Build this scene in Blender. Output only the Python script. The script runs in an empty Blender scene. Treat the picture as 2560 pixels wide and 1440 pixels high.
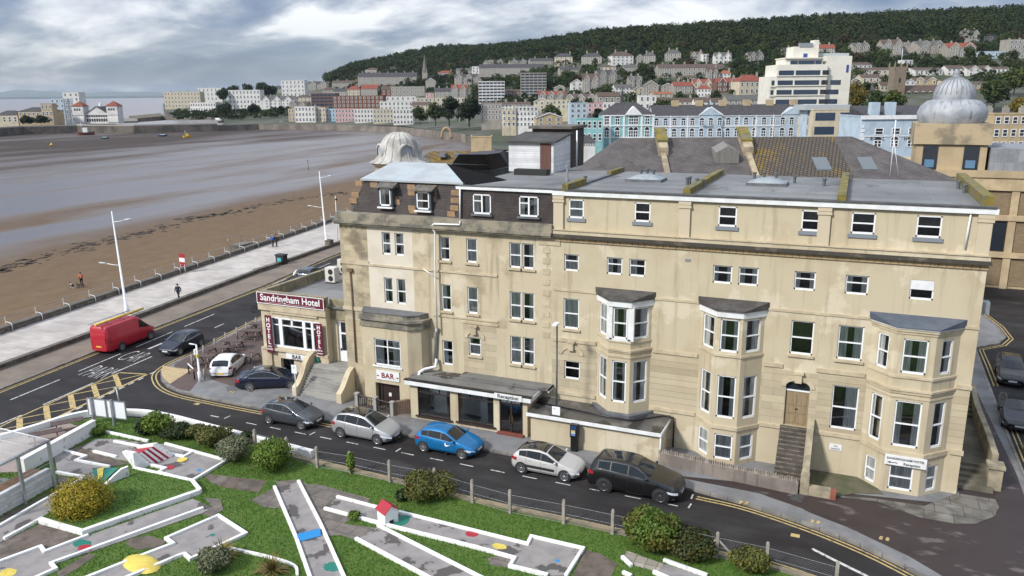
import bpy,bmesh,math,random
import numpy as np
from mathutils import Vector,Matrix
random.seed(7);RNG=np.random.default_rng(7)
SC=bpy.context.scene;COL=SC.collection
R=math.radians
# ---------------------------------------------------------------- camera
W,HH,FOC=2560.,1440.,1973.98
PITCH,ROLL,YAW,CAMH=.242016,-.0089152,-.4071193,20.5
def cam_axes():
 cy,sy,cp,sp=math.cos(YAW),math.sin(YAW),math.cos(PITCH),math.sin(PITCH)
 fw=Vector((sy*cp,cy*cp,-sp));rt=Vector((cy,-sy,0));up=rt.cross(fw)
 c,s=math.cos(ROLL),math.sin(ROLL)
 return c*rt + s*up,-s*rt + c*up,fw
RT,UP,FW=cam_axes()
cam=bpy.data.objects.new('camera',bpy.data.cameras.new('camera'));COL.objects.link(cam)
cam.data.sensor_width=36;cam.data.lens=FOC/W*36;cam.data.clip_start=.5;cam.data.clip_end=60000
m=Matrix((RT,UP,-FW)).transposed().to_4x4();m.translation=(0,0,CAMH);cam.matrix_world=m
SC.camera=cam
# ---------------------------------------------------------------- sky, sun, exposure
SUN_EL,SUN_AZ=R(38),R(-150)      # azimuth measured from +y towards +x: behind the camera and to its left
SC.world=bpy.data.worlds.new('World');SC.world.use_nodes=True
def sky():
 nt=SC.world.node_tree;N=nt.nodes;L=nt.links;N.clear()
 out=N.new('ShaderNodeOutputWorld')
 st=N.new('ShaderNodeTexSky');st.sky_type='NISHITA';st.sun_disc=False
 st.sun_elevation=SUN_EL;st.sun_rotation=SUN_AZ
 b1=N.new('ShaderNodeBackground');b1.inputs[1].default_value=.09;L.new(st.outputs[0],b1.inputs[0])
 tc=N.new('ShaderNodeTexCoord');sp=N.new('ShaderNodeSeparateXYZ');L.new(tc.outputs['Generated'],sp.inputs[0])
 def M(op,a,b=None,c=None):
  n=N.new('ShaderNodeMath');n.operation=op
  for i,v in enumerate((a,b,c)):
   if v is None:continue
   if isinstance(v,(int,float)):n.inputs[i].default_value=v
   else:L.new(v,n.inputs[i])
  return n.outputs[0]
 z=M('MAXIMUM',sp.outputs[2],0.)
 zz=M('ADD',z,.27)
 cb=N.new('ShaderNodeCombineXYZ');L.new(M('DIVIDE',sp.outputs[0],zz),cb.inputs[0]);L.new(M('DIVIDE',sp.outputs[1],zz),cb.inputs[1])
 def noise(scale,det,rough,off,dist=.0):
  mp=N.new('ShaderNodeMapping');mp.inputs['Location'].default_value=off;mp.inputs['Rotation'].default_value=(0,0,.41)
  mp.inputs['Scale'].default_value=(scale*.95,scale*1.1,1);L.new(cb.outputs[0],mp.inputs[0])
  n=N.new('ShaderNodeTexNoise');n.inputs['Scale'].default_value=1;n.inputs['Detail'].default_value=det
  n.inputs['Roughness'].default_value=rough;n.inputs['Distortion'].default_value=dist;L.new(mp.outputs[0],n.inputs[0]);return n.outputs[0]
 def ramp(src,stops):
  r=N.new('ShaderNodeValToRGB');e=r.color_ramp.elements
  while len(e) < len(stops):e.new(.5)
  for i,(p,c) in enumerate(stops):e[i].position=p;e[i].color=(*c,1)
  L.new(src,r.inputs[0]);return r.outputs[0]
 n1=noise(1.15,8,.55,(2.3,4.9,0),.6);n2=noise(3.2,7,.55,(7.1,2.2,3.1),.5);n3=noise(.22,3,.5,(.4,9.2,1.),.2)
 t=M('ADD',M('MULTIPLY',n1,.60),M('ADD',M('MULTIPLY',n2,.22),M('MULTIPLY',n3,.18)))
 c1=ramp(t,[(.42,(.155,.215,.33)),(.475,(.235,.295,.41)),(.515,(.35,.40,.49)),(.545,(.55,.59,.66)),(.59,(.84,.86,.89))])
 # the cloud sheet is brighter overhead, as an overcast sky is
 over=M('MULTIPLY_ADD',M('POWER',z,.8),1.15,.80)
 b2=N.new('ShaderNodeBackground');L.new(c1,b2.inputs[0]);L.new(over,b2.inputs[1])
 cov=N.new('ShaderNodeMapRange');cov.inputs[1].default_value=0.;cov.inputs[2].default_value=.10
 cov.inputs[3].default_value=.55;cov.inputs[4].default_value=.96;L.new(z,cov.inputs[0])
 mx=N.new('ShaderNodeMixShader');L.new(cov.outputs[0],mx.inputs[0]);L.new(b1.outputs[0],mx.inputs[1]);L.new(b2.outputs[0],mx.inputs[2])
 L.new(mx.outputs[0],out.inputs[0])
sky()
sun=bpy.data.objects.new('sun',bpy.data.lights.new('sun','SUN'));COL.objects.link(sun)
sun.data.energy=3.1;sun.data.angle=R(7);sun.data.color=(1,.96,.90)
sd=Vector((math.sin(SUN_AZ)*math.cos(SUN_EL),math.cos(SUN_AZ)*math.cos(SUN_EL),math.sin(SUN_EL)))
sun.rotation_euler=(-sd).to_track_quat('-Z','Y').to_euler();sun.location=sd*200
SC.view_settings.view_transform='Standard';SC.view_settings.look='None';SC.view_settings.exposure=.38;SC.view_settings.gamma=1
SC.render.engine='CYCLES';SC.cycles.max_bounces=5;SC.cycles.diffuse_bounces=2;SC.cycles.glossy_bounces=3
SC.cycles.transparent_max_bounces=12;SC.cycles.transmission_bounces=3;SC.cycles.volume_bounces=0
SC.cycles.use_denoising=True;SC.cycles.caustics_reflective=False;SC.cycles.caustics_refractive=False
# ---------------------------------------------------------------- from the survey of the photograph: a sight line meets a plane
def ray(px,py):return FW + RT*((px-W/2)/FOC) - UP*((py-HH/2)/FOC)
def G(px,py,z=0.):
 d=ray(px,py);t=(z-CAMH)/d.z;return (d.x*t,d.y*t)
def F(px,py,y):  # on an upright plane parallel to the hotel front
 d=ray(px,py);t=y/d.y;return (d.x*t,CAMH+d.z*t)
ER=Vector((math.cos(YAW),-math.sin(YAW),0));EF=Vector((math.sin(YAW),math.cos(YAW),0))
# ---------------------------------------------------------------- materials
MATS={}
def mat(name,col,rough=.8,col2=None,scale=3.,thr=(.4,.62),detail=6,bump=0.,bscale=None,metal=0.,spec=.5,stretch=(1,1,1),
island=None,coat=0.,col3=None,scale3=.4,thr3=(.5,.7),rough2=None,brick=None,streak=None,alpha=None):
 if name in MATS:return MATS[name]
 m=bpy.data.materials.new(name);m.use_nodes=True;nt=m.node_tree;N=nt.nodes;L=nt.links
 b=N['Principled BSDF'];b.inputs['Roughness'].default_value=rough;b.inputs['Metallic'].default_value=metal
 b.inputs['Specular IOR Level'].default_value=spec;b.inputs['Coat Weight'].default_value=coat;b.inputs['Coat Roughness'].default_value=.04
 b.inputs['Base Color'].default_value=(*col,1)
 tc=N.new('ShaderNodeTexCoord')
 def noise(sc,st=(1,1,1),det=detail,ro=.6):
  mp=N.new('ShaderNodeMapping');mp.inputs['Scale'].default_value=[sc*s for s in st];L.new(tc.outputs['Object'],mp.inputs[0])
  n=N.new('ShaderNodeTexNoise');n.inputs['Scale'].default_value=1;n.inputs['Detail'].default_value=det;n.inputs['Roughness'].default_value=ro
  L.new(mp.outputs[0],n.inputs[0]);return n.outputs[0]
 def rng(src,a,bb,lo=0.,hi=1.):
  r=N.new('ShaderNodeMapRange');r.interpolation_type='SMOOTHSTEP'
  for i,v in enumerate((a,bb,lo,hi)):r.inputs[i+1].default_value=v
  L.new(src,r.inputs[0]);return r.outputs[0]
 def mix(f,a,bb,mode='MIX'):
  x=N.new('ShaderNodeMix');x.data_type='RGBA';x.blend_type=mode
  for s,v in ((0,f),(6,a),(7,bb)):
   if isinstance(v,(int,float)):x.inputs[s].default_value=v
   elif isinstance(v,tuple):x.inputs[s].default_value=(*v,1)
   else:L.new(v,x.inputs[s])
  return x.outputs[2]
 c=col
 if col2 is not None:
  f=rng(noise(scale,stretch),*thr);c=mix(f,col,col2)
  if rough2 is not None:L.new(rng(f,0,1,rough,rough2),b.inputs['Roughness'])
 if col3 is not None:
  c=mix(rng(noise(scale3,stretch),*thr3),c,col3)
 if streak is not None:  # rain streaks running down: (colour, amount)
  c=mix(rng(noise(1.0,(2.2,2.2,.16),5),.52,.74,0,streak[1]),c,streak[0])
 if island is not None:  # every leaf / slate / pebble of the mesh a little different
  g=N.new('ShaderNodeNewGeometry');c=mix(rng(g.outputs['Random Per Island'],0,1),c,island)
 hgt=None
 if brick is not None:  # (width, height, mortar colour, mortar size, axis, offset)
  bw,bh,mc,ms,ax,of=brick
  mp=N.new('ShaderNodeMapping');L.new(tc.outputs['Object'],mp.inputs[0])
  if ax == 'xz':mp.inputs['Rotation'].default_value=(R(-90),0,0)
  elif ax == 'yz':mp.inputs['Rotation'].default_value=(R(-90),0,R(-90))
  bt=N.new('ShaderNodeTexBrick');bt.inputs['Scale'].default_value=1;bt.inputs['Brick Width'].default_value=bw;bt.inputs['Row Height'].default_value=bh
  bt.inputs['Mortar Size'].default_value=ms;bt.offset=of;bt.inputs['Mortar Smooth'].default_value=.3
  bt.inputs['Color1'].default_value=(1,1,1,1);bt.inputs['Color2'].default_value=(.78,.78,.78,1);bt.inputs['Mortar'].default_value=(1,1,1,1)
  L.new(mp.outputs[0],bt.inputs[0]);c=mix(1.,c,bt.outputs[0],'MULTIPLY');c=mix(bt.outputs[1],c,mc)
  inv=N.new('ShaderNodeMath');inv.operation='SUBTRACT';inv.inputs[0].default_value=1;L.new(bt.outputs[1],inv.inputs[1]);hgt=inv.outputs[0]
 if not isinstance(c,tuple):L.new(c,b.inputs['Base Color'])
 if bump or hgt is not None:
  bp=N.new('ShaderNodeBump');bp.inputs['Strength'].default_value=min(1,bump) if bump else .5;bp.inputs['Distance'].default_value=.03
  if hgt is None:L.new(noise(bscale or scale*4),bp.inputs['Height'])
  else:L.new(hgt,bp.inputs['Height'])
  L.new(bp.outputs[0],b.inputs['Normal'])
 MATS[name]=m;return m
def glass_mat(name,tint,refl=.06,trans=1.):
 if name in MATS:return MATS[name]
 m=bpy.data.materials.new(name);m.use_nodes=True;nt=m.node_tree;N=nt.nodes;L=nt.links;N.clear()
 o=N.new('ShaderNodeOutputMaterial');a=N.new('ShaderNodeBsdfTransparent');a.inputs[0].default_value=(*tint,1)
 g=N.new('ShaderNodeBsdfGlossy');g.inputs['Roughness'].default_value=.02;g.inputs['Color'].default_value=(.9,.95,1,1)
 fr=N.new('ShaderNodeFresnel');fr.inputs[0].default_value=1.5
 ad=N.new('ShaderNodeMath');ad.operation='ADD';ad.inputs[1].default_value=refl;ad.use_clamp=True;L.new(fr.outputs[0],ad.inputs[0])
 x=N.new('ShaderNodeMixShader');L.new(ad.outputs[0],x.inputs[0]);L.new(a.outputs[0],x.inputs[1]);L.new(g.outputs[0],x.inputs[2]);L.new(x.outputs[0],o.inputs[0])
 MATS[name]=m;return m
WHITE=mat('white_paint',(.78,.79,.80),.45,(.68,.69,.68),1.5)
UPVC=mat('window_frame_white',(.82,.83,.84),.3)
GLASS=glass_mat('window_glass',(.95,.97,.97))
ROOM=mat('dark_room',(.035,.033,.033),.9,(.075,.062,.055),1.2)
CURT=mat('net_curtain',(.88,.88,.86),.9,(.55,.56,.54),9,stretch=(1,1,.08))
DGLASS=mat('dark_window_glass',(.018,.024,.032),.06,spec=.8)
BGLASS=mat('blue_window_glass',(.02,.04,.075),.06,spec=.9)
BLACK=mat('black_paint',(.012,.012,.013),.35)
RUBBER=mat('rubber',(.018,.018,.019),.75)
CHROME=mat('chrome',(.75,.76,.78),.12,metal=1)
GALV=mat('galvanised_steel',(.42,.44,.46),.42,(.34,.36,.38),6,metal=.6)
LAMPWHITE=mat('lamp_column_white',(.74,.76,.78),.4)
# ---------------------------------------------------------------- mesh builder
class MB:
 def __init__(s):s.v=[];s.f=[];s.mi=[];s.sm=[]
 def add(s,vs,fs,m=0,sm=False,M=None):
  o=len(s.v)
  s.v += [tuple(M @ Vector(v)) for v in vs] if M is not None else [tuple(v) for v in vs]
  s.f += [tuple(i+o for i in f) for f in fs];s.mi += [m]*len(fs);s.sm += [sm]*len(fs);return s
 def box(s,x0,y0,z0,x1,y1,z1,m=0,M=None):
  v=[(x0,y0,z0),(x1,y0,z0),(x1,y1,z0),(x0,y1,z0),(x0,y0,z1),(x1,y0,z1),(x1,y1,z1),(x0,y1,z1)]
  return s.add(v,[(3,2,1,0),(4,5,6,7),(0,1,5,4),(1,2,6,5),(2,3,7,6),(3,0,4,7)],m,False,M)
 def quad(s,*p,m=0):return s.add(p,[tuple(range(len(p)))],m)
 def prism(s,pts,z0,z1,m=0,mt=None):
  n=len(pts);a=sum(pts[i][0]*pts[(i+1) % n][1]-pts[(i+1) % n][0]*pts[i][1] for i in range(n))
  if a < 0:pts=pts[::-1]
  zz=(lambda z,p:z(p) if callable(z) else z)
  v=[(p[0],p[1],zz(z0,p)) for p in pts]+[(p[0],p[1],zz(z1,p)) for p in pts]
  s.add(v,[tuple(range(n,2*n))],m if mt is None else mt)
  o=len(s.v)-2*n
  fs=[(o+i,o+(i+1) % n,o+n+(i+1) % n,o+n+i) for i in range(n)]+[tuple(o+i for i in range(n-1,-1,-1))]
  s.f += fs;s.mi += [m]*len(fs);s.sm += [False]*len(fs);return s
 def tube(s,pts,r,n=8,m=0,r2=None,cap=True,sm=True):
  pts=[Vector(p) for p in pts];k=len(pts);vs=[];up0=None
  for i,p in enumerate(pts):
   d=(pts[min(i+1,k-1)]-pts[max(i-1,0)]).normalized()
   ref=Vector((0,0,1)) if abs(d.z) < .95 else Vector((1,0,0))
   a=d.cross(ref).normalized();b=d.cross(a)
   if up0 is not None and a.dot(up0) < 0:a=-a;b=-b
   up0=a;rr=r if r2 is None else r+(r2-r)*i/max(1,k-1)
   if isinstance(r,(list,tuple)):rr=r[i]
   vs += [p+a*math.cos(2*math.pi*j/n)*rr+b*math.sin(2*math.pi*j/n)*rr for j in range(n)]
  fs=[(i*n+j,i*n+(j+1) % n,(i+1)*n+(j+1) % n,(i+1)*n+j) for i in range(k-1) for j in range(n)]
  s.add(vs,fs,m,sm)
  if cap:o=len(s.v)-k*n;s.f += [tuple(o+j for j in range(n-1,-1,-1)),tuple(o+(k-1)*n+j for j in range(n))];s.mi += [m,m];s.sm += [False,False]
  return s
 def lathe(s,prof,c=(0,0,0),n=24,m=0,sm=True,a0=0.,a1=2*math.pi,M=None):
  full=abs(a1-a0-2*math.pi) < 1e-6;nn=n if full else n+1
  vs=[(c[0]+r*math.cos(a0+(a1-a0)*j/n),c[1]+r*math.sin(a0+(a1-a0)*j/n),c[2]+z) for r,z in prof for j in range(nn)]
  fs=[(i*nn+j,i*nn+(j+1) % nn,(i+1)*nn+(j+1) % nn,(i+1)*nn+j) for i in range(len(prof)-1) for j in range(n)]
  return s.add(vs,fs,m,sm,M)
 def cyl(s,c,r,h,n=16,m=0,M=None,axis='z'):
  if axis == 'z':f=lambda a,b,t:(c[0]+a,c[1]+b,c[2]+t)
  elif axis == 'y':f=lambda a,b,t:(c[0]+a,c[1]+t,c[2]+b)
  else:f=lambda a,b,t:(c[0]+t,c[1]+a,c[2]+b)
  v=[f(r*math.cos(2*math.pi*j/n),r*math.sin(2*math.pi*j/n),t) for t in (0,h) for j in range(n)]
  s.add(v,[(j,(j+1) % n,n+(j+1) % n,n+j) for j in range(n)],m,True,M)
  return s.add(v,[tuple(range(n-1,-1,-1)),tuple(range(n,2*n))],m,False,M)
 def cut(s):s.__dict__.setdefault('cuts',[]).append((len(s.v),len(s.f)));return s
 def build_each(s,name,mats,par=None,**k):  # one object per piece, a piece ending at every cut()
  C=[(0,0)]+s.__dict__.get('cuts',[]);C += [(len(s.v),len(s.f))] if C[-1][1] < len(s.f) else [];out=[]
  for (v0,f0),(v1,f1) in zip(C[:-1],C[1:]):
   q=MB();q.v=s.v[v0:v1];q.f=[tuple(i-v0 for i in f) for f in s.f[f0:f1]];q.mi=s.mi[f0:f1];q.sm=s.sm[f0:f1];out.append(q.build(name,mats,par,**k))
  return out
 def build(s,name,mats,par=None,bevel=0.,world=True,fix=True):
  if not isinstance(mats,(list,tuple)):mats=[mats]
  me=bpy.data.meshes.new(name)
  off=Vector((0,0,0));q=par
  while q is not None and world:off += q.location;q=q.parent
  me.from_pydata([(v[0]-off.x,v[1]-off.y,v[2]-off.z) for v in s.v],[],s.f)
  for mm in mats:me.materials.append(mm)
  me.polygons.foreach_set('material_index',s.mi);me.polygons.foreach_set('use_smooth',s.sm)
  if fix:
   bm=bmesh.new();bm.from_mesh(me);bmesh.ops.recalc_face_normals(bm,faces=bm.faces);bm.to_mesh(me);bm.free()
  me.update()
  o=bpy.data.objects.new(name,me);COL.objects.link(o)
  if par is not None:o.parent=par
  if bevel:
   md=o.modifiers.new('bevel','BEVEL');md.width=bevel;md.segments=2;md.limit_method='ANGLE'
  return o
def tag(o,label=None,cat=None,group=None,kind=None):
 if label:o['label']=label
 if cat:o['category']=cat
 if group:o['group']=group
 if kind:o['kind']=kind
 return o
def empty(name,loc,label,cat,group=None,rz=0.):
 o=bpy.data.objects.new(name,None);o.empty_display_size=.3;COL.objects.link(o);o.location=loc;o.rotation_euler=(0,0,rz)
 return tag(o,label,cat,group)
def struct(o):o['kind']='structure';return o
KIDS={}
def copy_tree(o,parent=None):
 c=o.copy();COL.objects.link(c);c.parent=parent
 for ch in list(o.children):copy_tree(ch,c)
 return c
def np_mesh(name,V,Fq,mats,par=None,mi=None,smooth=False):
 me=bpy.data.meshes.new(name);V=np.asarray(V,np.float32);Fq=np.asarray(Fq,np.int32);k=Fq.shape[1]
 me.vertices.add(len(V));me.vertices.foreach_set('co',V.ravel())
 me.loops.add(Fq.size);me.loops.foreach_set('vertex_index',Fq.ravel())
 me.polygons.add(len(Fq));me.polygons.foreach_set('loop_start',np.arange(len(Fq),dtype=np.int32)*k)
 if mi is not None:me.polygons.foreach_set('material_index',np.asarray(mi,np.int32))
 if smooth:me.polygons.foreach_set('use_smooth',np.ones(len(Fq),bool))
 for mm in (mats if isinstance(mats,(list,tuple)) else [mats]):me.materials.append(mm)
 me.update(calc_edges=True);me.validate()
 o=bpy.data.objects.new(name,me);COL.objects.link(o)
 if par is not None:o.parent=par
 return o
def leaf_cloud(cent,rad,n,size,flat=.9,shell=.55,rng=RNG):
 """n leaf quads spread through ellipsoid clumps: centres (k,3), radii (k,3)"""
 cent=np.asarray(cent,float);rad=np.asarray(rad,float);k=len(cent)
 w=(rad.prod(1))**(2/3);idx=rng.choice(k,n,p=w/w.sum())
 d=rng.normal(size=(n,3));d /= np.linalg.norm(d,axis=1)[:,None]
 rr=shell+(1-shell)*rng.random(n)**.6
 P=cent[idx]+d*rad[idx]*rr[:,None]*(.92+.16*rng.random((n,1)))
 nr=d+rng.normal(size=(n,3))*.55;nr /= np.linalg.norm(nr,axis=1)[:,None]
 a=np.cross(nr,rng.normal(size=(n,3)));a /= np.linalg.norm(a,axis=1)[:,None];b=np.cross(nr,a)
 s=(size*(.6+.8*rng.random((n,1))));a=a*s;b=b*s*flat*.6
 V=np.stack([P-a,P-b*1.0+a*.1,P+a,P+b+a*.1],1).reshape(-1,3)
 return V,np.arange(n*4).reshape(n,4)
 # ================================================================ terrain
KN=[  # column, [(distance, height)...] of the land, read off the skyline and the rows of houses
(300,[(0,0),(560,0),(640,1),(900,1),(1300,0),(2600,-2)]),
(420,[(0,0),(600,0),(800,4),(1000,6),(1300,0),(2600,-2)]),
(560,[(0,0),(600,0),(760,4),(1000,14),(1300,10),(2600,0)]),
(700,[(0,0),(600,1),(720,5),(850,14),(1000,25),(1200,30),(1500,18),(2600,10)]),
(835,[(0,0),(580,1),(690,7),(850,19),(1000,31),(1250,42),(1600,30),(2600,20)]),
(900,[(0,0),(560,1),(650,7),(800,20),(950,35),(1100,48),(1250,58),(1600,50),(2600,40)]),
(1100,[(0,0),(450,1),(560,5),(700,16),(850,31),(1000,54),(1200,78),(1600,74),(2600,60)]),
(1500,[(0,0),(380,1),(480,10),(600,29),(700,47),(850,69),(1000,83),(1600,78),(2600,60)]),
(2000,[(0,0),(300,1),(420,12),(520,28),(650,52),(800,76),(950,92),(1600,88),(2600,60)]),
(2560,[(0,0),(290,2),(400,12),(500,27),(620,52),(750,75),(900,97),(1600,94),(2600,60)]),
(2900,[(0,0),(290,2),(400,12),(500,27),(620,52),(750,75),(900,99),(1600,94),(2600,60)])]
KD=np.array([0,100,200,280,330,380,420,460,500,540,580,620,660,700,740,780,820,860,900,950,1000,1050,1100,1150,1200,1250,1300,1400,1600,2000,2600.])
KC=np.array([k for k,_ in KN],float)
KZ=np.array([np.interp(KD,[a for a,_ in p],[b for _,b in p]) for _,p in KN])
def col_of(x,y):
 f=x*EF.x+y*EF.y;r=x*ER.x+y*ER.y
 return 1280+FOC/math.cos(PITCH)*r/f if f > 1 else (300 if r < 0 else 2900)
def land(x,y):
 d=x*EF.x+y*EF.y
 c=min(max(col_of(x,y),KC[0]),KC[-1]);d=min(max(d,0),2600)
 j=min(int(np.searchsorted(KC,c,side='right'))-1,len(KC)-2);t=(c-KC[j])/(KC[j+1]-KC[j])
 return float((1-t)*np.interp(d,KD,KZ[j])+t*np.interp(d,KD,KZ[j+1]))
def hit(px,py):
 d=ray(px,py);d=d/(d.x*EF.x+d.y*EF.y);t=60.
 while t < 1600:
  if CAMH+d.z*t < land(d.x*t,d.y*t):return (d.x*t,d.y*t,land(d.x*t,d.y*t),t)
  t += 2.
 t=1000.;return (d.x*t,d.y*t,land(d.x*t,d.y*t),t)
 # coast line, from below the camera's left edge round the bay to the causeway
COAST=[(-58,-60),(-63,5),(-68.6,44),(-77,98),(-83,130),(-95,190),(-115,250),(-142,305),(-176,354),(-217,391),(-259,428),G(900,328,-2.8),G(780,325,-2.8),G(647,324,-2.8),G(545,328,-2.8)]
CAUSE=[G(545,328,-2.8),G(340,333,-2.8),G(200,332,-2.8),G(54,336,-2.8),G(-80,346,-2.8)]
BEACH_Z=-2.8
def make_ground():
# one land sheet: from the coast line out to beyond the hill, following the terrain
 m_land=mat('land_earth',(.045,.058,.024),.95,(.10,.095,.08),.03,col3=(.03,.042,.018),scale3=.012)
 nu,nv=220,90;V=[];Q=[];ncol=0
 px=np.linspace(410,3200,nu)
 cs=np.array(COAST+[G(548,304),G(552,296),G(500,293),G(440,292),G(396,291)],float)
 for c in px:
  d=ER*((c-1280)*math.cos(PITCH)/FOC)+EF;d0=0.
  # distance of the last crossing of the coast line along this column
  for i in range(len(cs)-1):
   p,q=cs[i],cs[i+1];e=q-p;den=d.x*e[1]-d.y*e[0]
   if abs(den) < 1e-9:continue
   t=(p[0]*e[1]-p[1]*e[0])/den;u=(p[0]*d.y-p[1]*d.x)/den
   if t > 0 and 0 <= u <= 1:d0=max(d0,t)
  if c > 1130:d0=max(d0,290)
  if c < 409:continue
  if c < 560:d0=max(d0,620)
  ncol += 1
  for j in range(nv):
   s=j/(nv-1);D=d0+(2600-d0)*(s**1.25)
   D=max(D,.5);x,y=d.x*D,d.y*D;V.append((x,y,land(x,y)-.12 if D > 250 else -.12))
 for i in range(ncol-1):
  for j in range(nv-1):Q.append((i*nv+j,(i+1)*nv+j,(i+1)*nv+j+1,i*nv+j+1))
 struct(np_mesh('ground',V,Q,m_land,smooth=True))
 # the near land up to the sea wall (the columns that look over it at the beach)
 b=MB();b.prism([(-58,-60),(-63,5),(-68.6,44),(-77,98),(-83,130),(-95,190),(-115,250),(-142,305),(-176,354),(-40,420),(330,480),(420,60),(120,-60)],-6,-.06)
 struct(b.build('town_ground',mat('town_tarmac',(.10,.10,.095),.9,(.15,.145,.135),.05)))
 # beach and mud flats
 m=bpy.data.materials.new('wet_sand');m.use_nodes=True;nt=m.node_tree;N=nt.nodes;L=nt.links;bs=N['Principled BSDF']
 tc=N.new('ShaderNodeTexCoord')
 def MM(op,a,b=None,c=None):
  n=N.new('ShaderNodeMath');n.operation=op
  for i,v in enumerate((a,b,c)):
   if v is None:continue
   if isinstance(v,(int,float)):n.inputs[i].default_value=v
   else:L.new(v,n.inputs[i])
  return n.outputs[0]
 def nz(scale,st,det=5,ro=.55,off=0):
  mp=N.new('ShaderNodeMapping');mp.inputs['Rotation'].default_value=(0,0,R(-8.1));mp.inputs['Location'].default_value=(off,off*.7,0)
  mp.inputs['Scale'].default_value=[scale*s for s in st];L.new(tc.outputs['Object'],mp.inputs[0])
  n=N.new('ShaderNodeTexNoise');n.inputs['Scale'].default_value=1;n.inputs['Detail'].default_value=det;n.inputs['Roughness'].default_value=ro
  L.new(mp.outputs[0],n.inputs[0]);return n.outputs[0]
 sp=N.new('ShaderNodeSeparateXYZ');L.new(tc.outputs['Object'],sp.inputs[0])
 # t: metres seawards of the wall
 t=MM('SUBTRACT',MM('MULTIPLY_ADD',sp.outputs[1],-.142,-62.8),sp.outputs[0])
 t2=MM('ADD',t,MM('MULTIPLY_ADD',nz(.016,(1,.45,1),6,.6),44,-22))
 def ramp(src,a,bb,stops,interp='EASE'):
  r=N.new('ShaderNodeMapRange');r.inputs[1].default_value=a;r.inputs[2].default_value=bb;L.new(src,r.inputs[0])
  q=N.new('ShaderNodeValToRGB');q.color_ramp.interpolation=interp;e=q.color_ramp.elements
  while len(e) < len(stops):e.new(.5)
  for i,(p,c) in enumerate(stops):e[i].position=p;e[i].color=(c,c,c,1) if not isinstance(c,tuple) else (*c,1)
  L.new(r.outputs[0],q.inputs[0]);return q.outputs[0]
 wet=ramp(t2,0,240,[(0,0.),(.17,0.),(.215,.82),(.25,.9),(.285,.22),(.33,.92),(.40,1.),(.45,.5),(.50,1.),(.64,1.),(.72,.45),(.78,.55),(.86,.12),(1,.10)],'LINEAR')
 st=nz(.05,(.55,.12,1),7,.62,3.3)
 sm=N.new('ShaderNodeMapRange');sm.inputs[1].default_value=.40;sm.inputs[2].default_value=.60;sm.inputs[3].default_value=-.45;sm.inputs[4].default_value=.42;L.new(st,sm.inputs[0])
 gate=MM('MULTIPLY',sm.outputs[0],ramp(t,0,240,[(0,0.),(.14,0.),(.22,1.),(.7,1.),(1,.55)]))
 w=MM('ADD',wet,gate);w.node.use_clamp=True
 dry=ramp(t,0,240,[(0,(.168,.112,.064)),(.12,(.15,.10,.058)),(.2,(.125,.088,.06)),(.5,(.13,.098,.076)),(.72,(.075,.058,.048)),(1,(.058,.044,.037))])
 fine=nz(.9,(1,.5,1),8,.7,9.);fm=N.new('ShaderNodeMapRange');fm.inputs[1].default_value=.3;fm.inputs[2].default_value=.7;fm.inputs[3].default_value=.78;fm.inputs[4].default_value=1.16;L.new(fine,fm.inputs[0])
 mx=N.new('ShaderNodeMix');mx.data_type='RGBA';mx.blend_type='MULTIPLY';mx.inputs[0].default_value=1;L.new(dry,mx.inputs[6]);L.new(fm.outputs[0],mx.inputs[7])
 m2=N.new('ShaderNodeMix');m2.data_type='RGBA';L.new(w,m2.inputs[0]);L.new(mx.outputs[2],m2.inputs[6]);m2.inputs[7].default_value=(.125,.102,.094,1)
 L.new(m2.outputs[2],bs.inputs['Base Color'])
 ro=N.new('ShaderNodeMapRange');ro.inputs[3].default_value=.85;ro.inputs[4].default_value=.28;L.new(w,ro.inputs[0]);L.new(ro.outputs[0],bs.inputs['Roughness'])
 so=N.new('ShaderNodeMapRange');so.inputs[3].default_value=.15;so.inputs[4].default_value=1.;L.new(w,so.inputs[0]);L.new(so.outputs[0],bs.inputs['Specular IOR Level'])
 bs.inputs['IOR'].default_value=1.6
 bp=N.new('ShaderNodeBump');bp.inputs['Distance'].default_value=.05;L.new(nz(.35,(1,.4,1),8,.65,5.),bp.inputs['Height'])
 bk=N.new('ShaderNodeMapRange');bk.inputs[3].default_value=.55;bk.inputs[4].default_value=.02;L.new(w,bk.inputs[0]);L.new(bk.outputs[0],bp.inputs['Strength']);L.new(bp.outputs[0],bs.inputs['Normal'])
 b=MB();b.prism([(-40,-160),(-60,40),(-75,130),(-100,260),(-170,370),(-300,470),(-460,480),(-540,470),(-600,400),(-700,345),(-900,330),(-900,-160)],-7,BEACH_Z)
 struct(b.build('beach',m))
 # sea, and the marine lake behind the causeway
 ms=bpy.data.materials.new('sea_water');ms.use_nodes=True;nt=ms.node_tree;N=nt.nodes;L=nt.links;bs=N['Principled BSDF']
 bs.inputs['Base Color'].default_value=(.27,.245,.235,1);bs.inputs['Roughness'].default_value=.34;bs.inputs['Specular IOR Level'].default_value=.5
 tc=N.new('ShaderNodeTexCoord');n=N.new('ShaderNodeTexNoise');n.inputs['Scale'].default_value=.12;n.inputs['Detail'].default_value=4;L.new(tc.outputs['Object'],n.inputs[0])
 bp=N.new('ShaderNodeBump');bp.inputs['Strength'].default_value=.5;bp.inputs['Distance'].default_value=.25;L.new(n.outputs[0],bp.inputs['Height']);L.new(bp.outputs[0],bs.inputs['Normal'])
 MATS['sea_water']=ms
 b=MB();b.prism([(-26000,-3000),(8000,-3000),(8000,26000),(-26000,26000)],-9,-6)
 struct(b.build('sea',ms))
 b=MB();b.prism([(-452,470),(-525,460),(-560,480),(-590,560),(-520,600),(-440,560)],-4,-1.2)
 struct(b.build('marine_lake',ms))
make_ground()
def poly(pts,z=0.):return [G(p[0],p[1],z) for p in pts]
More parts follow.
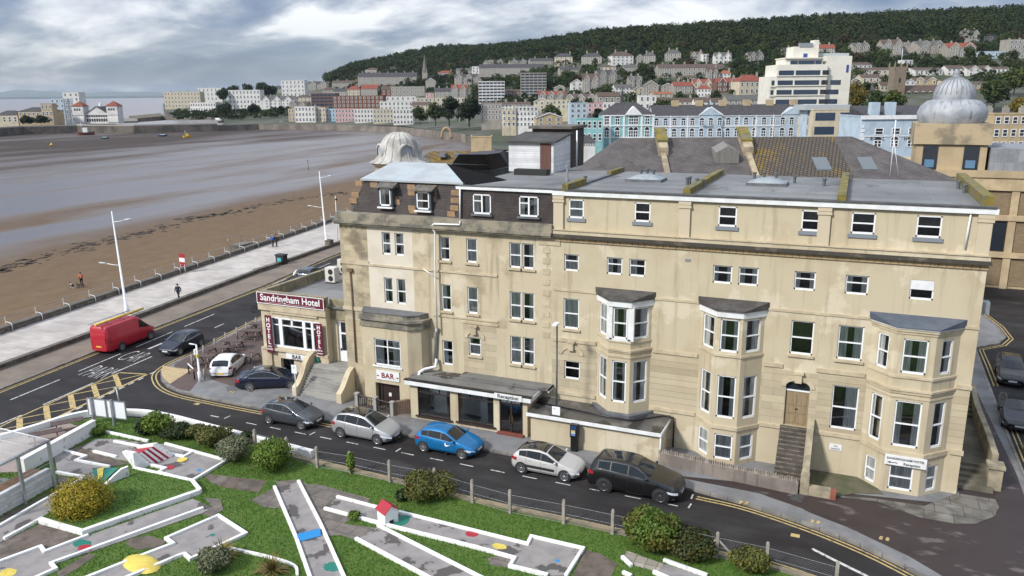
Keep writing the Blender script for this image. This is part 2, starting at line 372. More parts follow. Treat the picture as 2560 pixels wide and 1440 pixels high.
def offset_line(pts,d):  # a line shifted sideways (to its right for d > 0)
 out=[]
 for i,p in enumerate(pts):
  a=Vector(pts[max(i-1,0)]);b=Vector(pts[min(i+1,len(pts)-1)]);t=(b-a).normalized();out.append((p[0]+t.y*d,p[1]-t.x*d))
 return out
def strip(b,pts,w,z,m=0):  # a painted band along a line
 l=offset_line(pts,-w/2);r=offset_line(pts,w/2);n=len(pts)
 b.add([(p[0],p[1],z) for p in l+r],[(i,n+i,n+i+1,i+1) for i in range(n-1)],m)
def dashes(b,p,q,n,w,z,fill=.5):
 p,q=Vector(p),Vector(q)
 for i in range(n):
  strip(b,[tuple(p.lerp(q,i/n)),tuple(p.lerp(q,(i+fill)/n))],w,z)
def wallband(b,pts,w,z0,z1,m=0):
 l=offset_line(pts,-w/2);r=offset_line(pts,w/2)
 for i in range(len(pts)-1):b.prism([l[i],l[i+1],r[i+1],r[i]],z0,z1,m)
def smooth_line(pts,k=6):
 P=[Vector(p) for p in pts];P=[P[0]*2-P[1]]+P+[P[-1]*2-P[-2]];out=[]
 for i in range(1,len(P)-2):
  for j in range(k):
   t=j/k;a,b_,c,d=P[i-1:i+3]
   out.append(tuple(.5*((2*b_)+(c-a)*t+(2*a-5*b_+4*c-d)*t*t+(3*b_-a-3*c+d)*t**3)))
 return out+[tuple(P[-2])]
 # ================================================================ roads, pavements, promenade
ASPH=mat('asphalt',(.026,.024,.024),.75,(.046,.043,.043),.35,(.40,.72),8,bump=.25,bscale=14,col3=(.022,.019,.019),scale3=.16,thr3=(.47,.62),spec=.22,rough2=.9,stretch=(1,2.2,1))
PAVE=mat('pavement_grey',(.20,.20,.205),.8,(.15,.15,.15),.6,bump=.15,bscale=20)
KERB=mat('kerb_stone',(.25,.235,.21),.85,(.16,.15,.14),1.2,brick=(.9,5,(.07,.065,.06),.02,'xy',0))
BRICKP=mat('brick_paving',(.135,.085,.072),.7,(.095,.07,.062),.5,brick=(.22,.11,(.06,.045,.04),.012,'xy',.5),bump=.2,col3=(.17,.13,.11),scale3=.25)
DARKPAVE=mat('red_tarmac',(.045,.033,.031),.55,(.12,.10,.098),.9,(.58,.66),8,bump=.3,bscale=8,spec=.35,rough2=.8,col3=(.030,.022,.021),scale3=.35,stretch=(.6,1.3,1))
STRIPP=mat('brown_footway',(.205,.165,.13),.85,(.155,.125,.10),.4,bump=.2,bscale=12)
TACT=mat('buff_tactile',(.46,.35,.19),.85,(.40,.30,.17),2)
PROM=mat('promenade_tiles',(.52,.47,.42),.6,(.43,.385,.35),.22,(.42,.60),7,brick=(1.2,.6,(.33,.29,.26),.015,'xy',.5),col3=(.56,.53,.50),scale3=.12,bump=.1)
YEL=mat('yellow_road_paint',(.48,.36,.15),.75,(.16,.13,.08),4,(.45,.72))
WPAINT=mat('white_road_paint',(.55,.55,.53),.75,(.10,.10,.10),5,(.48,.68))
STONE=mat('rubble_stone',(.21,.185,.155),.9,(.12,.105,.09),1.6,bump=.7,bscale=5,brick=(.62,.22,(.07,.06,.05),.03,'xz',.5))
CAPST=mat('dark_coping',(.15,.135,.115),.9,(.10,.09,.075),1.2,bump=.4,bscale=9)
FRONT_W=[(-48.5,-60),(-52,5),(-55.3,34.6),(-56.4,43.7),(-57.2,50.1),(-58.9,67.2),(-61.4,81.5),(-64,105),(-70,135),(-80,190),(-98,250),(-124,302),(-150,335)]
INNER=[(-52.5,-60),(-56,5),(-59.4,37.5),(-60.3,46.5),(-62.3,60.6),(-63.8,71.7),(-65.0,84.8),(-66.4,100),(-73,135),(-84,190),(-103,250),(-129,303),(-156,340)]
EASTK=[(-60,140),(-57.5,110),(-54.6,84),(-50.1,56.7),(-48.9,50.0),(-48.2,46.1),(-47.95,43.6),(-47.2,41.7),(-45.8,40.4),(-44.2,39.5),(-42.3,39.0),(-39.8,38.85),(-34.9,38.75),(-24.2,38.8),(-16.6,38.75),(-7.2,38.7),(-3.6,38.05),(-.8,37.25),(1.5,36.3),(3.4,35.2),(5.5,33.6),(7.6,31.0),(9,28)]
RIGHTK=[(9.6,28),(10.0,47.0),(10.1,56.0),(10.3,66.9),(10.4,71),(12.3,73),(13.1,75.1),(12.9,78.9),(11.9,84)]
WWALL=[(-27.5,34.25),(-36.4,34.9),(-38.9,35.1),(-41.2,35.1),(-43.1,34.6),(-44.8,33.8),(-45.7,32.4),(-46.2,30.4),(-46.9,28.4),(-47,5)]
GARD_S=[(-29,33.75),(-21.9,33.5),(-16.7,33.2),(-9.8,33.15),(-4.1,33.0),(-.6,32.8),(9,30)]
def streets():
 b=MB();b.prism([(-53,-50),FRONT_W[1],*FRONT_W[2:],(-122,345),(-60,145),(-42,95),(60,100),(60,-50)],-.3,0)
 struct(b.build('road',ASPH))
 b=MB();b.prism([G(*p) for p in ((2462,690),(2560,690),(2620,1500),(2440,1500))],-.1,.004);
 b=MB();b.prism([(60,57),(10.9,57),(10.6,28),(60,28)],-.1,.004);struct(b.build('side_road_surface',mat('side_asphalt',(.05,.043,.042),.6,(.034,.031,.031),.5,bump=.3,bscale=10,col3=(.075,.066,.064),scale3=.9,thr3=(.55,.7))))
 # promenade with its brown roadside footway
 b=MB();l=[(p[0]+.2,p[1]) for p in COAST[:9]];b.prism(l+INNER[::-1],-.5,.10);struct(b.build('promenade',PROM))
 b=MB();b.prism(INNER+FRONT_W[::-1],-.5,.12);struct(b.build('roadside_footway',STRIPP))
 b=MB();wallband(b,offset_line(FRONT_W,.08),.18,-.2,.135);struct(b.build('promenade_kerb',KERB))
 # hotel pavement, right round the corner
 back=[(11.9,84),(6.4,84),(6.4,43.4),(-31,43.4),(-32,70),(-40,100),(-50,140)]
 b=MB();b.prism(EASTK+RIGHTK+back[1:],-.3,.12);struct(b.build('pavement',PAVE))
 b=MB();wallband(b,offset_line(EASTK,-.08),.2,-.2,.132);wallband(b,offset_line(RIGHTK,-.08),.22,-.2,.132);struct(b.build('kerb',KERB))
 b=MB();b.prism([(-47.6,43.5),(-48.6,50),(-49.7,56.7),(-54.2,84),(-57,108),(-44,108),(-36,70),(-33.6,46),(-33.6,42.4),G(742,962),G(668,950),G(630,985),G(505,945),G(475,982),G(450,978),G(420,962)],-.1,.128);struct(b.build('brick_forecourt',BRICKP))
 b=MB();b.prism([G(*p) for p in ((408,918),(430,922),(480,928),(425,964),(408,948),(403,932))],-.1,.134);struct(b.build('tactile_paving',TACT))
 b=MB();b.prism([(-8.3,39.6),(-3,39.4),(1.2,37.6),(3.8,36),(6.5,33.6),(9.3,30),(9.6,47),(9.2,60),(6.5,60),(6.5,42)],-.1,.126)
 struct(b.build('tarmac_footway',DARKPAVE))
 b=MB();b.prism([(-7.8,39.55),(-2.6,39.2),(-.9,38.6),(.4,37.6),(1.4,37.0),(1.4,36.7),(-.8,37.5),(-3.6,38.3),(-7.2,38.95)],-.1,.131);struct(b.build('grey_footway_patch',PAVE))
 b=MB();b.prism([G(*p) for p in ((2465,905),(2478,912),(2452,1000),(2440,1005))]+[(7.2,47.5),(6.5,47.5),(6.5,62)],-.1,.131)
 b=MB();b.prism([G(*p) for p in ((2088,1245),(2185,1253),(2310,1272),(2390,1240),(2487,1255),(2497,1275),(2485,1298),(2440,1316),(2390,1316),(2300,1300),(2200,1262),(2095,1248))],-.05,.16)
 struct(b.build('broken_concrete_apron',mat('old_concrete',(.185,.17,.145),.9,(.10,.09,.075),1.1,bump=.6,bscale=5,col3=(.23,.22,.20),scale3=.6,brick=(1.3,1.1,(.06,.055,.05),.02,'xy',.4))))
 for n,p in enumerate(((905,712,940,722),(950,748,1075,740),(1245,755,1340,757),(1350,790,1375,795))):pass
 b=MB();b.prism([G(*p) for p in ((565,972),(585,968),(592,982),(570,984))],0,.135);struct(b.build('patched_paving',mat('dark_patch',(.11,.11,.115),.8)))
 b=MB();b.prism([G(*p) for p in ((1984,1236),(2012,1240),(2004,1262),(1974,1254))],0,.137);struct(b.build('manhole_cover',mat('manhole_iron',(.05,.047,.045),.6,(.08,.08,.08),6)))
 # ---- painted markings
 y=MB();z=.008
 for d in (.28,.56):strip(y,offset_line(smooth_line(EASTK[1:14],5),d),.10,z)
 e2=smooth_line([(-6.0,38.25),(-3.6,38.05),(-.8,37.25),(1.5,36.3),(3.4,35.2),(5.5,33.6),(7.6,31.0)],5)
 for d in (.2,.45):strip(y,offset_line(e2,d),.10,z)
 for d in (.25,.52):strip(y,offset_line(smooth_line(FRONT_W[1:9],5),d),.11,z)
 for d in (0,-.22):strip(y,offset_line(smooth_line(GARD_S,4),d-.12),.09,z)
 for d in (-.26,-.52):strip(y,offset_line([(10.25,62),(10.35,66.9),(10.4,71),(12.3,73),(13.1,75.1),(12.9,78.9),(11.9,84)],-d),.09,z)
 for d in (.3,.55):strip(y,offset_line([(10.0,49),(10.1,56.5)],d),.08,z)
 o=y.build('double_yellow_lines',YEL);struct(o)
 k=5.3333
 P=lambda x,yy:G(x/k,880+yy/k)
 y=MB()
 for a,c,w in (((275,1105),(1960,300),.20),((0,1000),(290,855),.13),((290,855),(920,570),.13),((920,570),(1520,305),.13),((1520,305),(1600,276),.14),((1590,276),(1940,296),.16),
 ((0,1075),(245,1105),.2),((262,880),(262,1100),.36),((612,720),(642,910),.36),((940,575),(977,750),.36),((1245,440),(1297,600),.36),((1530,300),(1595,465),.36),
 ((0,1040),(240,990),.12),((290,970),(640,905),.10),((310,880),(600,825),.12),((640,810),(975,750),.10),((630,715),(920,655),.12),((990,660),(1290,600),.10),((950,570),(1240,515),.12),((1300,510),(1570,460),.10),((1250,435),(1540,375),.12),((1560,380),(1910,300),.12)):
  strip(y,[P(*a),P(*c)],w,.009 if w > .3 else .012)
 struct(y.build('yellow_box_marking',YEL))
 w=MB()
 dashes(w,P(190,1160),P(1965,318),12,.13,.008,.55)
 for a,c in (((140,640),(795,370)),((575,705),(1245,412)),((0,965),(290,842)),((1490,292),(2025,62)),((1050,258),(1605,25)),((1995,296),(2075,262))):strip(w,[P(*a),P(*c)],.12,.014)
 k7=7.111;P7=lambda x,yy:G(200+x/k7,760+yy/k7)
 for a,c,ww in (((1000,765),(1640,495),.11),((1860,400),(2390,178),.11),((1215,800),(1470,695),.26),((2390,425),(2560,350),.11)):strip(w,[P7(*a),P7(*c)],ww,.008)
 for i in range(6):strip(w,[(-54.4-.35*i-.28*i,63+9*i),(-54.9-.35*i-.3*i,67+9*i)],.11,.008);strip(w,[(-58.4-.5*i,68+9*i),(-58.8-.5*i,71+9*i)],.11,.008)
 # parking bay ticks beside the kerb
 for i in range(15):strip(w,[(-34.6+i*1.93,36.72),(-33.75+i*1.93,36.7)],.08,.008)
 for x in (-36.4,-29.6,-23.4,-6.2):strip(w,[(x,36.7),(x+.05,37.2)],.08,.010)
 strip(w,[(-37.6,36.75),(-36.9,36.75)],.1,.008);strip(w,[(-6.25,38.2),(-6.25,37.7)],.08,.008)
 strip(w,[G(2030,1372),G(2085,1400),G(2160,1437),G(2250,1490)],.17,.008)
 struct(w.build('white_road_lines',WPAINT))
 y=MB()
 for p in ((575,984),(1850,1262),(2028,1310),(2200,1352)):
  x0,y0=G(p[0],p[1]);
  for q in (0,.28):strip(y,[(x0+q,y0-.12),(x0+q+.06,y0+.2)],.14,.14)
 for p in ((492,1010),(1988,1339)):x0,y0=G(*p);strip(y,[(x0-.2,y0),(x0+.2,y0)],.3,.009)
 struct(y.build('yellow_kerb_marks',YEL))
 # stretched road lettering
 for s,x,yy,wd,h in (('CAR',-53.25,42.7,1.95,2.3),('PARK',-52.75,38.9,2.4,2.3)):
  o=lettering(s,'road_lettering',WPAINT,None,1.,0,bold=-.022);v=[c for c in o.data.vertices]
  x0=min(c.co.x for c in v);x1=max(c.co.x for c in v);y1=max(c.co.y for c in v)
  for c in v:u=(c.co.x-x0)/(x1-x0);t=c.co.y/y1;c.co=(x+u*wd-t*.25,yy+t*h,.009)
  struct(o)
  # inner dwarf wall between promenade and road
 w=empty('dwarf_wall',(-62.3,60.6,0),'long low dark stone wall between the pale promenade and the brown footway','wall')
 b=MB()
 for i0,i1 in ((0,6),(6,8),(8,12)):
  wallband(b,[Vector(INNER[i]).lerp(Vector(INNER[i+1]),0) for i in range(i0,i1)]+[Vector(INNER[i1])*.985+Vector(INNER[i1-1])*.015],.42,-.1,.42)
 b.build('wall_body',STONE,w);b=MB()
 for i0,i1 in ((0,6),(6,8),(8,12)):
  wallband(b,[Vector(INNER[i]) for i in range(i0,i1)]+[Vector(INNER[i1])*.985+Vector(INNER[i1-1])*.015],.52,.42,.52)
 b.build('coping',CAPST,w)
 for n,(x,yy,lb) in enumerate(((-63.9,73.4,'wide stone block in the dwarf wall near the black bin'),(-65.6,88.6,'tall square stone pier at the foot of the far lamp column'),(-66.5,94.5,'squat stone pier farthest along the dwarf wall'))):
  b=MB();s=(.3,1.7,.5) if n == 0 else (.42,.42,1.0);b.box(x-s[0],yy-s[1],.05,x+s[0],yy+s[1],s[2]);b.box(x-s[0]-.05,yy-s[1]-.05,s[2],x+s[0]+.05,yy+s[1]+.05,s[2]+.08)
  tag(b.build('stone_pier',STONE,None,.02),lb,'pier')
  # the sea wall of the promenade
 w=empty('sea_wall',(-77,98,0),'dark stone sea wall between sandy beach and promenade with white railing hoops','wall')
 b=MB();wallband(b,COAST[:9],.62,-4.2,.55);b.build('wall_body',STONE,w);b=MB();wallband(b,COAST[:9],.74,.55,.66);b.build('coping',CAPST,w)
 b=MB();P=[Vector(p) for p in COAST[1:6]];hoop=None;d=0;n=0;hoops=[]
 for i in range(len(P)-1):
  L=(P[i+1]-P[i]).length;t=(P[i+1]-P[i]).normalized()
  while d < L:
   q=P[i]+t*d
   if hoop is None:
    h=MB();h.tube([(.46,0,-.45),(.46,0,.10),(.40,0,.24),(.2,0,.30),(-.34,0,.34)],.045,8);h.box(-.37,-.025,.11,-.31,.025,.85)
    hoop=h.build('railing_hoop',mat('dull_white',(.52,.53,.54),.6),w,world=False);o=hoop
   else:o=hoop.copy();COL.objects.link(o)
   o.location=Vector((q.x,q.y,.55))-w.location;hoops.append(Vector((q.x-.34,q.y,1.38)));d += 3.35
  d -= L
 for k2 in (0,.3):b.tube([h-Vector((0,0,k2)) for h in hoops],.018,5,cap=False)
 b.build('railing_rope',GALV,w)
 b=MB();b.prism(COAST[8:]+offset_line(COAST[8:],13)[::-1],-4,.30);struct(b.build('far_promenade',PROM));b=MB();b.prism(offset_line(COAST[8:],13.2)+offset_line(COAST[8:],26)[::-1],-4,.26);struct(b.build('far_road',ASPH));b=MB();b.prism(offset_line(COAST[8:12],26.2)+offset_line(COAST[8:12],70)[::-1],-4,.22);struct(b.build('far_square',PAVE))
 b=MB();wallband(b,[G(548,304),G(552,296),G(500,293),G(440,292),G(396,291)],2,-6,.6);tag(b.build('quay_wall',CAPST,None),'dark quay wall along the far shore of the marine lake','wall');b=MB();b.prism([G(322,291),G(400,284),G(412,291),G(345,297)],-6,.5);struct(b.build('rocky_spit',mat('spit_rock',(.15,.12,.08),.95,(.08,.07,.05),.1,bump=.6)))
 # far curve of the sea wall, causeway with its parapet
 w=empty('bay_wall',(-300,447,0),'long grey stone sea wall curving round the far side of the bay','wall')
 b=MB();wallband(b,COAST[8:],1.2,-5,1.0);b.build('wall_body',mat('far_stone',(.235,.205,.175),.9,(.14,.12,.105),.12,bump=.4,bscale=2,streak=((.09,.08,.07),.8)),w)
 w=empty('causeway',(-520,452,0),'dark stone causeway carrying a path across the water at the far left','causeway')
 b=MB();wallband(b,CAUSE,5,-6,1.9);b.build('wall_body',mat('causeway_stone',(.15,.13,.11),.9,(.08,.07,.06),.15,streak=((.06,.05,.045),.7)),w)
 b=MB();wallband(b,offset_line(CAUSE,-2.3),.5,1.9,2.7);b.build('parapet',mat('pale_parapet',(.34,.32,.29),.9),w)
def lettering(s,name,mt,par,size,extr=.01,bold=0.,shear=0.,align='LEFT',space=1.):
 c=bpy.data.curves.new(name,'FONT');c.body=s;c.size=size;c.extrude=extr;c.offset=bold;c.shear=shear;c.align_x=align;c.space_character=space;c.resolution_u=3
 t=bpy.data.objects.new(name,c);COL.objects.link(t);bpy.context.view_layer.update()
 me=bpy.data.meshes.new_from_object(t.evaluated_get(bpy.context.evaluated_depsgraph_get()));bpy.data.objects.remove(t);bpy.data.curves.remove(c)
 me.materials.clear();me.materials.append(mt);o=bpy.data.objects.new(name,me);COL.objects.link(o);o.parent=par;return o
streets()
def seaweed():
 L=[Vector(G(px,py,BEACH_Z)) for px,py in ((-40,684),(0,672),(150,632),(260,602),(380,577),(480,546),(560,535),(640,516),(760,496),(860,481))];b=MB();rg=random.Random(3)
 for i in range(len(L)-1):
  for j in range(62):
   if rg.random() < .35+.3*math.sin(i*2+j*.35):continue
   p=L[i].lerp(L[i+1],rg.random());a=rg.gauss(0,1.3);s=rg.uniform(.08,.5);q=rg.uniform(.3,.9)
   b.prism([(p.x+a+s*math.cos(k)*(1+.4*rg.random()),p.y+rg.uniform(-.1,.1)+s*q*2*math.sin(k)*(1+.4*rg.random())) for k in (0,1,2,3,4,5)],BEACH_Z-.05,BEACH_Z+.05)
 tag(b.build('seaweed',mat('dry_seaweed',(.035,.025,.018),.9,(.06,.045,.03),3),None),'dark line of seaweed clumps left along the dry sand','seaweed',kind='stuff')
seaweed()
# ================================================================ the hotel
ST=(.525,.455,.32)
STUCCO=mat('tan_stucco',ST,.85,(.47,.39,.265),.45,(.44,.70),8,bump=.12,bscale=12,col3=(.60,.53,.395),scale3=.30,thr3=(.55,.60),streak=((.33,.27,.185),.75))
ASHLAR=mat('ashlar_stucco',ST,.85,(.46,.385,.265),.6,(.42,.66),7,col3=(.55,.47,.33),scale3=.3,brick=(1.25,.42,(.33,.26,.165),.012,'xz',.5),bump=.35)
RUST=mat('rusticated_stucco',ST,.85,(.47,.395,.27),.5,brick=(9.,.36,(.33,.26,.17),.014,'xz',0),bump=.4)
PALEST=mat('pale_stucco',(.66,.60,.50),.85,(.60,.535,.43),.6,bump=.1,bscale=10)
STAIN=mat('stained_stone',(.52,.44,.30),.9,(.25,.205,.14),.55,(.46,.62),8,bump=.2,bscale=8,brick=(.9,.4,(.30,.24,.16),.008,'xz',.5),col3=(.40,.36,.28),scale3=.4)
TRIM=mat('stucco_trim',(.54,.46,.325),.85,(.43,.36,.245),1.2,bump=.1)
DIRTY=mat('dirty_parapet',(.30,.265,.20),.9,(.13,.125,.105),.9,(.4,.6),8,bump=.3,bscale=6,col3=(.075,.075,.06),scale3=.5,thr3=(.55,.7))
BLACKCOR=mat('blackened_cornice',(.055,.05,.042),.9,(.15,.125,.09),1.1,(.52,.7),bump=.3)
FELT=mat('grey_roof_felt',(.185,.185,.185),.75,(.235,.235,.232),.35,(.4,.65),8,bump=.25,bscale=6,col3=(.12,.12,.12),scale3=.55,thr3=(.56,.68),brick=(6.,1.05,(.12,.12,.12),.018,'xy',.3),spec=.4,stretch=(1,.45,1))
WETFELT=mat('wet_roof_felt',(.075,.072,.068),.3,(.13,.125,.12),.5,(.52,.6),5,col3=(.03,.028,.026),scale3=.4,thr3=(.54,.57),spec=.6,bump=.1)
LEAD=mat('lead_flashing',(.14,.15,.165),.55,(.10,.105,.115),2)
BLUELEAD=mat('blue_lead_roof',(.07,.09,.125),.45,(.10,.12,.15),1.5)
TILEHUNG=mat('dark_tile_hanging',(.052,.042,.040),.8,(.075,.06,.055),1.5,brick=(.34,.17,(.034,.028,.027),.012,'xz',.5),bump=.5)
BUFFT=mat('buff_tile',(.34,.22,.12),.85,(.26,.17,.10),4)
GREYBLUE=mat('pale_blue_roof_coating',(.40,.425,.435),.75,(.34,.365,.38),.7,bump=.08,col3=(.40,.47,.50),scale3=.3)
MOSS=mat('mossy_stone',(.22,.165,.035),.95,(.12,.115,.04),2.2,(.4,.6),8,bump=.7,bscale=9,col3=(.17,.15,.11),scale3=1.3,thr3=(.52,.62))
SLATEBLK=mat('dark_slate',(.045,.043,.047),.7,(.06,.058,.062),2,brick=(.3,.2,(.025,.025,.027),.012,'xy',.5))
SILLBLUE=mat('blue_grey_sill',(.20,.225,.26),.7)
BROWNW=mat('dark_brown_wood',(.035,.024,.02),.4)
OAK=mat('orange_wood_door',(.38,.19,.05),.4,(.30,.14,.035),3,stretch=(1,1,.1))
REDFL=mat('red_carpet',(.17,.035,.03),.9)
INWALL=mat('interior_white',(.62,.61,.58),.8)
STEPS=mat('weathered_steps',(.33,.32,.29),.9,(.20,.195,.18),1.6,(.4,.65),8,bump=.3,stretch=(.3,2,1))
DKSTEPS=mat('dark_wet_steps',(.10,.085,.07),.6,(.065,.055,.045),1.5,bump=.3)
REDBR=mat('brown_brick',(.25,.14,.085),.85,(.19,.10,.065),2,brick=(.22,.075,(.28,.24,.2),.012,'xz',.5))
MAROON=mat('maroon_board',(.125,.012,.030),.4)
YF=43.2
hotel=empty('hotel',(-12.4,YF,0),'long cream stucco seaside hotel of four storeys with flat grey roofs and canted bays','hotel')
CURTS={}
def window(par,o,rz,w,h,style='sash',curt=1,mt=None,deep=.14,fw=.07,interior=True,name='window'):
 """o: bottom centre of the opening on the wall face; the frame sits back in the reveal"""
 b=MB();a=w/2;d0,d1=deep-.05,deep+.03
 b.box(-a,d0,0,a,d1,fw*1.35);b.box(-a,d0,h-fw,a,d1,h);b.box(-a,d0,0,-a+fw,d1,h);b.box(a-fw,d0,0,a,d1,h)
 if style == 'sash':b.box(-a+fw,d0-.01,h*.5-.035,a-fw,d1-.01,h*.5+.035)
 if style == 'sash2':b.box(-a+fw,d0-.01,h*.60-.03,a-fw,d1-.01,h*.60+.03)
 if style == 'pair':b.box(-.05,d0-.01,0,.05,d1,h);b.box(-a+fw,d0,h*.66-.03,-.05,d1-.012,h*.66+.03)
 if style == 'cross':b.box(-.035,d0-.01,0,.035,d1-.01,h);b.box(-a+fw,d0,h*.70-.03,a-fw,d1-.02,h*.70+.03)
 f=b.build(name,mt or UPVC,par,world=False)
 q=Vector(o);p=par
 while p is not None:q -= p.location;p=p.parent
 f.location=q;f.rotation_euler=(0,0,rz)
 g=MB();g.quad((-a+fw*.5,deep,fw*.5),(a-fw*.5,deep,fw*.5),(a-fw*.5,deep,h-fw*.5),(-a+fw*.5,deep,h-fw*.5));g.build('pane',GLASS,f,world=False,fix=False)
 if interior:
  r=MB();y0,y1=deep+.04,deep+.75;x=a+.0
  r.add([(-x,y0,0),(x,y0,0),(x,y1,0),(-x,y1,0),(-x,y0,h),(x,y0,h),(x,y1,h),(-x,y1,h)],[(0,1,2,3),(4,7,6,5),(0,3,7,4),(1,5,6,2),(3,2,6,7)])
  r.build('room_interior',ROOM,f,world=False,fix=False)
 if curt:
  k=MB();y=deep+.05
  def drape(x0,x1,z0,z1):
   n=max(4,int((x1-x0)/.035));vs=[];
   for i in range(n+1):
    x=x0+(x1-x0)*i/n;yy=y+(.022 if i % 2 else -.012)+random.uniform(-.006,.006);vs += [(x,yy,z0),(x,yy,z1)]
   k.add(vs,[(2*i,2*i+2,2*i+3,2*i+1) for i in range(n)],0,True)
  if curt == 1:c=w*random.uniform(.26,.38);drape(-a+.04,-a+c,.02,h-.04);drape(a-c,a-.04,.02,h-.04)
  elif curt == 2:drape(-a+.04,a-.04,.02,h-.04)
  elif curt == 3:drape(-a+.04,-a+w*.45,.02,h-.04)
  elif curt == 4:drape(a-w*.5,a-.04,.02,h-.04)
  elif curt == 5:drape(-a+.04,a-.04,.02,h*.55);drape(-a+.04,-a+w*.22,h*.55,h-.04);drape(a-w*.22,a-.04,h*.55,h-.04)
  k.build('curtain',CURT,f,world=False,fix=False)
 return f
def wall_holes(b,x0,x1,z0,z1,holes,y=0.,rev=.2,mfun=None,cx=(),cz=(),tf=None):
 xs=sorted(set([x0,x1]+[v for h in holes for v in h[:2]]+list(cx)));zs=sorted(set([z0,z1]+[v for h in holes for v in h[2:4]]+list(cz)))
 xs=[x for x in xs if x0 <= x <= x1];zs=[z for z in zs if z0 <= z <= z1]
 T=tf or (lambda x,yy,z:(x,yy,z))
 for i in range(len(xs)-1):
  for j in range(len(zs)-1):
   a,c,d,e=xs[i],xs[i+1],zs[j],zs[j+1];mx,mz=(a+c)/2,(d+e)/2
   if any(h[0] < mx < h[1] and h[2] < mz < h[3] for h in holes):continue
   b.add([T(a,y,d),T(c,y,d),T(c,y,e),T(a,y,e)],[(0,1,2,3)],mfun(mx,mz) if mfun else 0)
 for h in holes:
  a,c,d,e=h[:4];mm=mfun((a+c)/2,(d+e)/2) if mfun else 0
  for p,q in (((a,d),(a,e)),((a,e),(c,e)),((c,e),(c,d)),((c,d),(a,d))):
   b.add([T(p[0],y,p[1]),T(q[0],y,q[1]),T(q[0],y+rev,q[1]),T(p[0],y+rev,p[1])],[(0,1,2,3)],mm)
def build_hotel():
 H=hotel
 wins=[]   # x0, x1, z0, z1, style, curtain, sill
 for i,(a,c) in enumerate(((-15.0,-14.1),(-11.1,-10.2),(-6.48,-5.52),(-2.25,-1.3),(.14,1.24),(3.1,4.2))):wins.append((a,c,13.42,14.5,'sash',0 if i in (1,2,3,4) else 2 if i == 0 else 0,1))
 for i,(a,c) in enumerate(((-15.25,-14.35),(-12.64,-11.72),(-11.31,-10.37),(-6.6,-5.58),(-5.24,-4.2),(-2.37,-1.32),(.13,1.22),(3.12,4.2))):wins.append((a,c,10.26,11.27,'sash2',(5,1,3,1,1,1,1,0)[i],0))
 for a,c,k in ((-15.27,-14.3,2),(-2.33,-1.18,0),(.02,1.25,1)):wins.append((a,c,6.7,8.57,'sash',k,2))
 wins.append((-15.2,-14.2,3.5,4.66,'sash2',0,0));wins.append((0.,1.3,2.77,5.23,'sash',4,0))
 for z0,z1 in ((10.34,11.82),(7.08,8.79)):wins += [(-27.83,-27.16,z0,z1,'sash',1,0),(-26.86,-26.17,z0,z1,'sash',4,0)]
 for z0,z1 in ((10.27,11.79),(6.97,8.71)):wins += [(-23.55,-22.86,z0,z1,'sash',3,2),(-21.7,-20.96,z0,z1,'sash',2,2)]
 wins += [(-23.6,-22.84,3.3,4.97,'sash2',3,0),(-21.68,-20.82,4.2,5.4,'sash2',5,2)]
 for z0,z1 in ((10.17,11.73),(6.92,8.67),(4.0,5.82)):wins += [(-18.78,-18.02,z0,z1,'sash',2,2),(-17.92,-17.16,z0,z1,'sash',4,2)]
 door=(-2.36,-1.13,2.55,5.1)
 holes=[w[:4] for w in wins]+[door]
 def mf(x,z):
  if x < -28.95:return 3
  if x < -15.95 and z > 6.2 and not (-28.95 < x < -25.55):return 5
  if x < -25.55 and z > 6.3 and z < 12.2:return 2
  if -22.05 < x < -19.7 and 3 < z < 6.2:return 1
  if x > -16 and 2.55 < z < 5.72:return 1 if (x < -13.2 or -3.6 < x < -.75) else 4
  return 0
 b=MB()
 wall_holes(b,-31.1,6.35,-.6,12.3,[h for h in holes if h[2] < 12],YF,.24,mf,cx=(-28.95,-25.55,-22.05,-19.7,-16,-13.2,-3.6,-.75),cz=(6.3,12.2,3,6.2,2.55,5.72))
 wall_holes(b,-15.95,6.35,12.3,14.95,[h for h in holes if h[2] > 12],YF+.06,.24)
 for p,q in (((-31.1,YF),(-31.1,55.5)),((6.35,YF),(6.35,55.8)),((-31.1,55.5),(6.35,55.8))):b.quad((*p,-.6),(*q,-.6),(*q,12.3),(*p,12.3))
 for p,q in (((6.35,YF+.06),(6.35,55.8)),((-22,55.5),(6.35,55.8))):b.quad((*p,12.3),(*q,12.3),(*q,14.95),(*p,14.95))
 b.build('wall',[STUCCO,ASHLAR,PALEST,STAIN,RUST,mat('grimy_stucco',(.53,.45,.315),.9,(.36,.30,.205),.5,(.48,.66),8,bump=.15,bscale=9,col3=(.60,.53,.40),scale3=.35,thr3=(.55,.6),streak=((.24,.20,.14),.75))],H)
 for i,(a,c,z0,z1,stl,k,sill) in enumerate(wins):
  f=window(H,((a+c)/2,YF+(.06 if z0 > 12 else 0),z0),0,c-a,z1-z0,stl,k,deep=.06 if z0 > 12 else .12)
  if sill:
   b=MB();s=.14 if sill == 1 else .10;y=YF+(.06 if z0 > 12 else 0)
   if sill == 1:b.box(a-.12,y-.08,z0-.20,c+.12,y,z0-.01)
   else:b.box(a-s,y-.11,z0-.14,c+s,y,z0-.02)
   b.build('sill',SILLBLUE if sill == 1 else TRIM,f)
  if i == 13:  # the window boarded across its upper half
   b=MB();b.box(a+.01,YF+.02,z0+.52,c-.01,YF+.06,z1);b.build('white_board',WHITE,f)
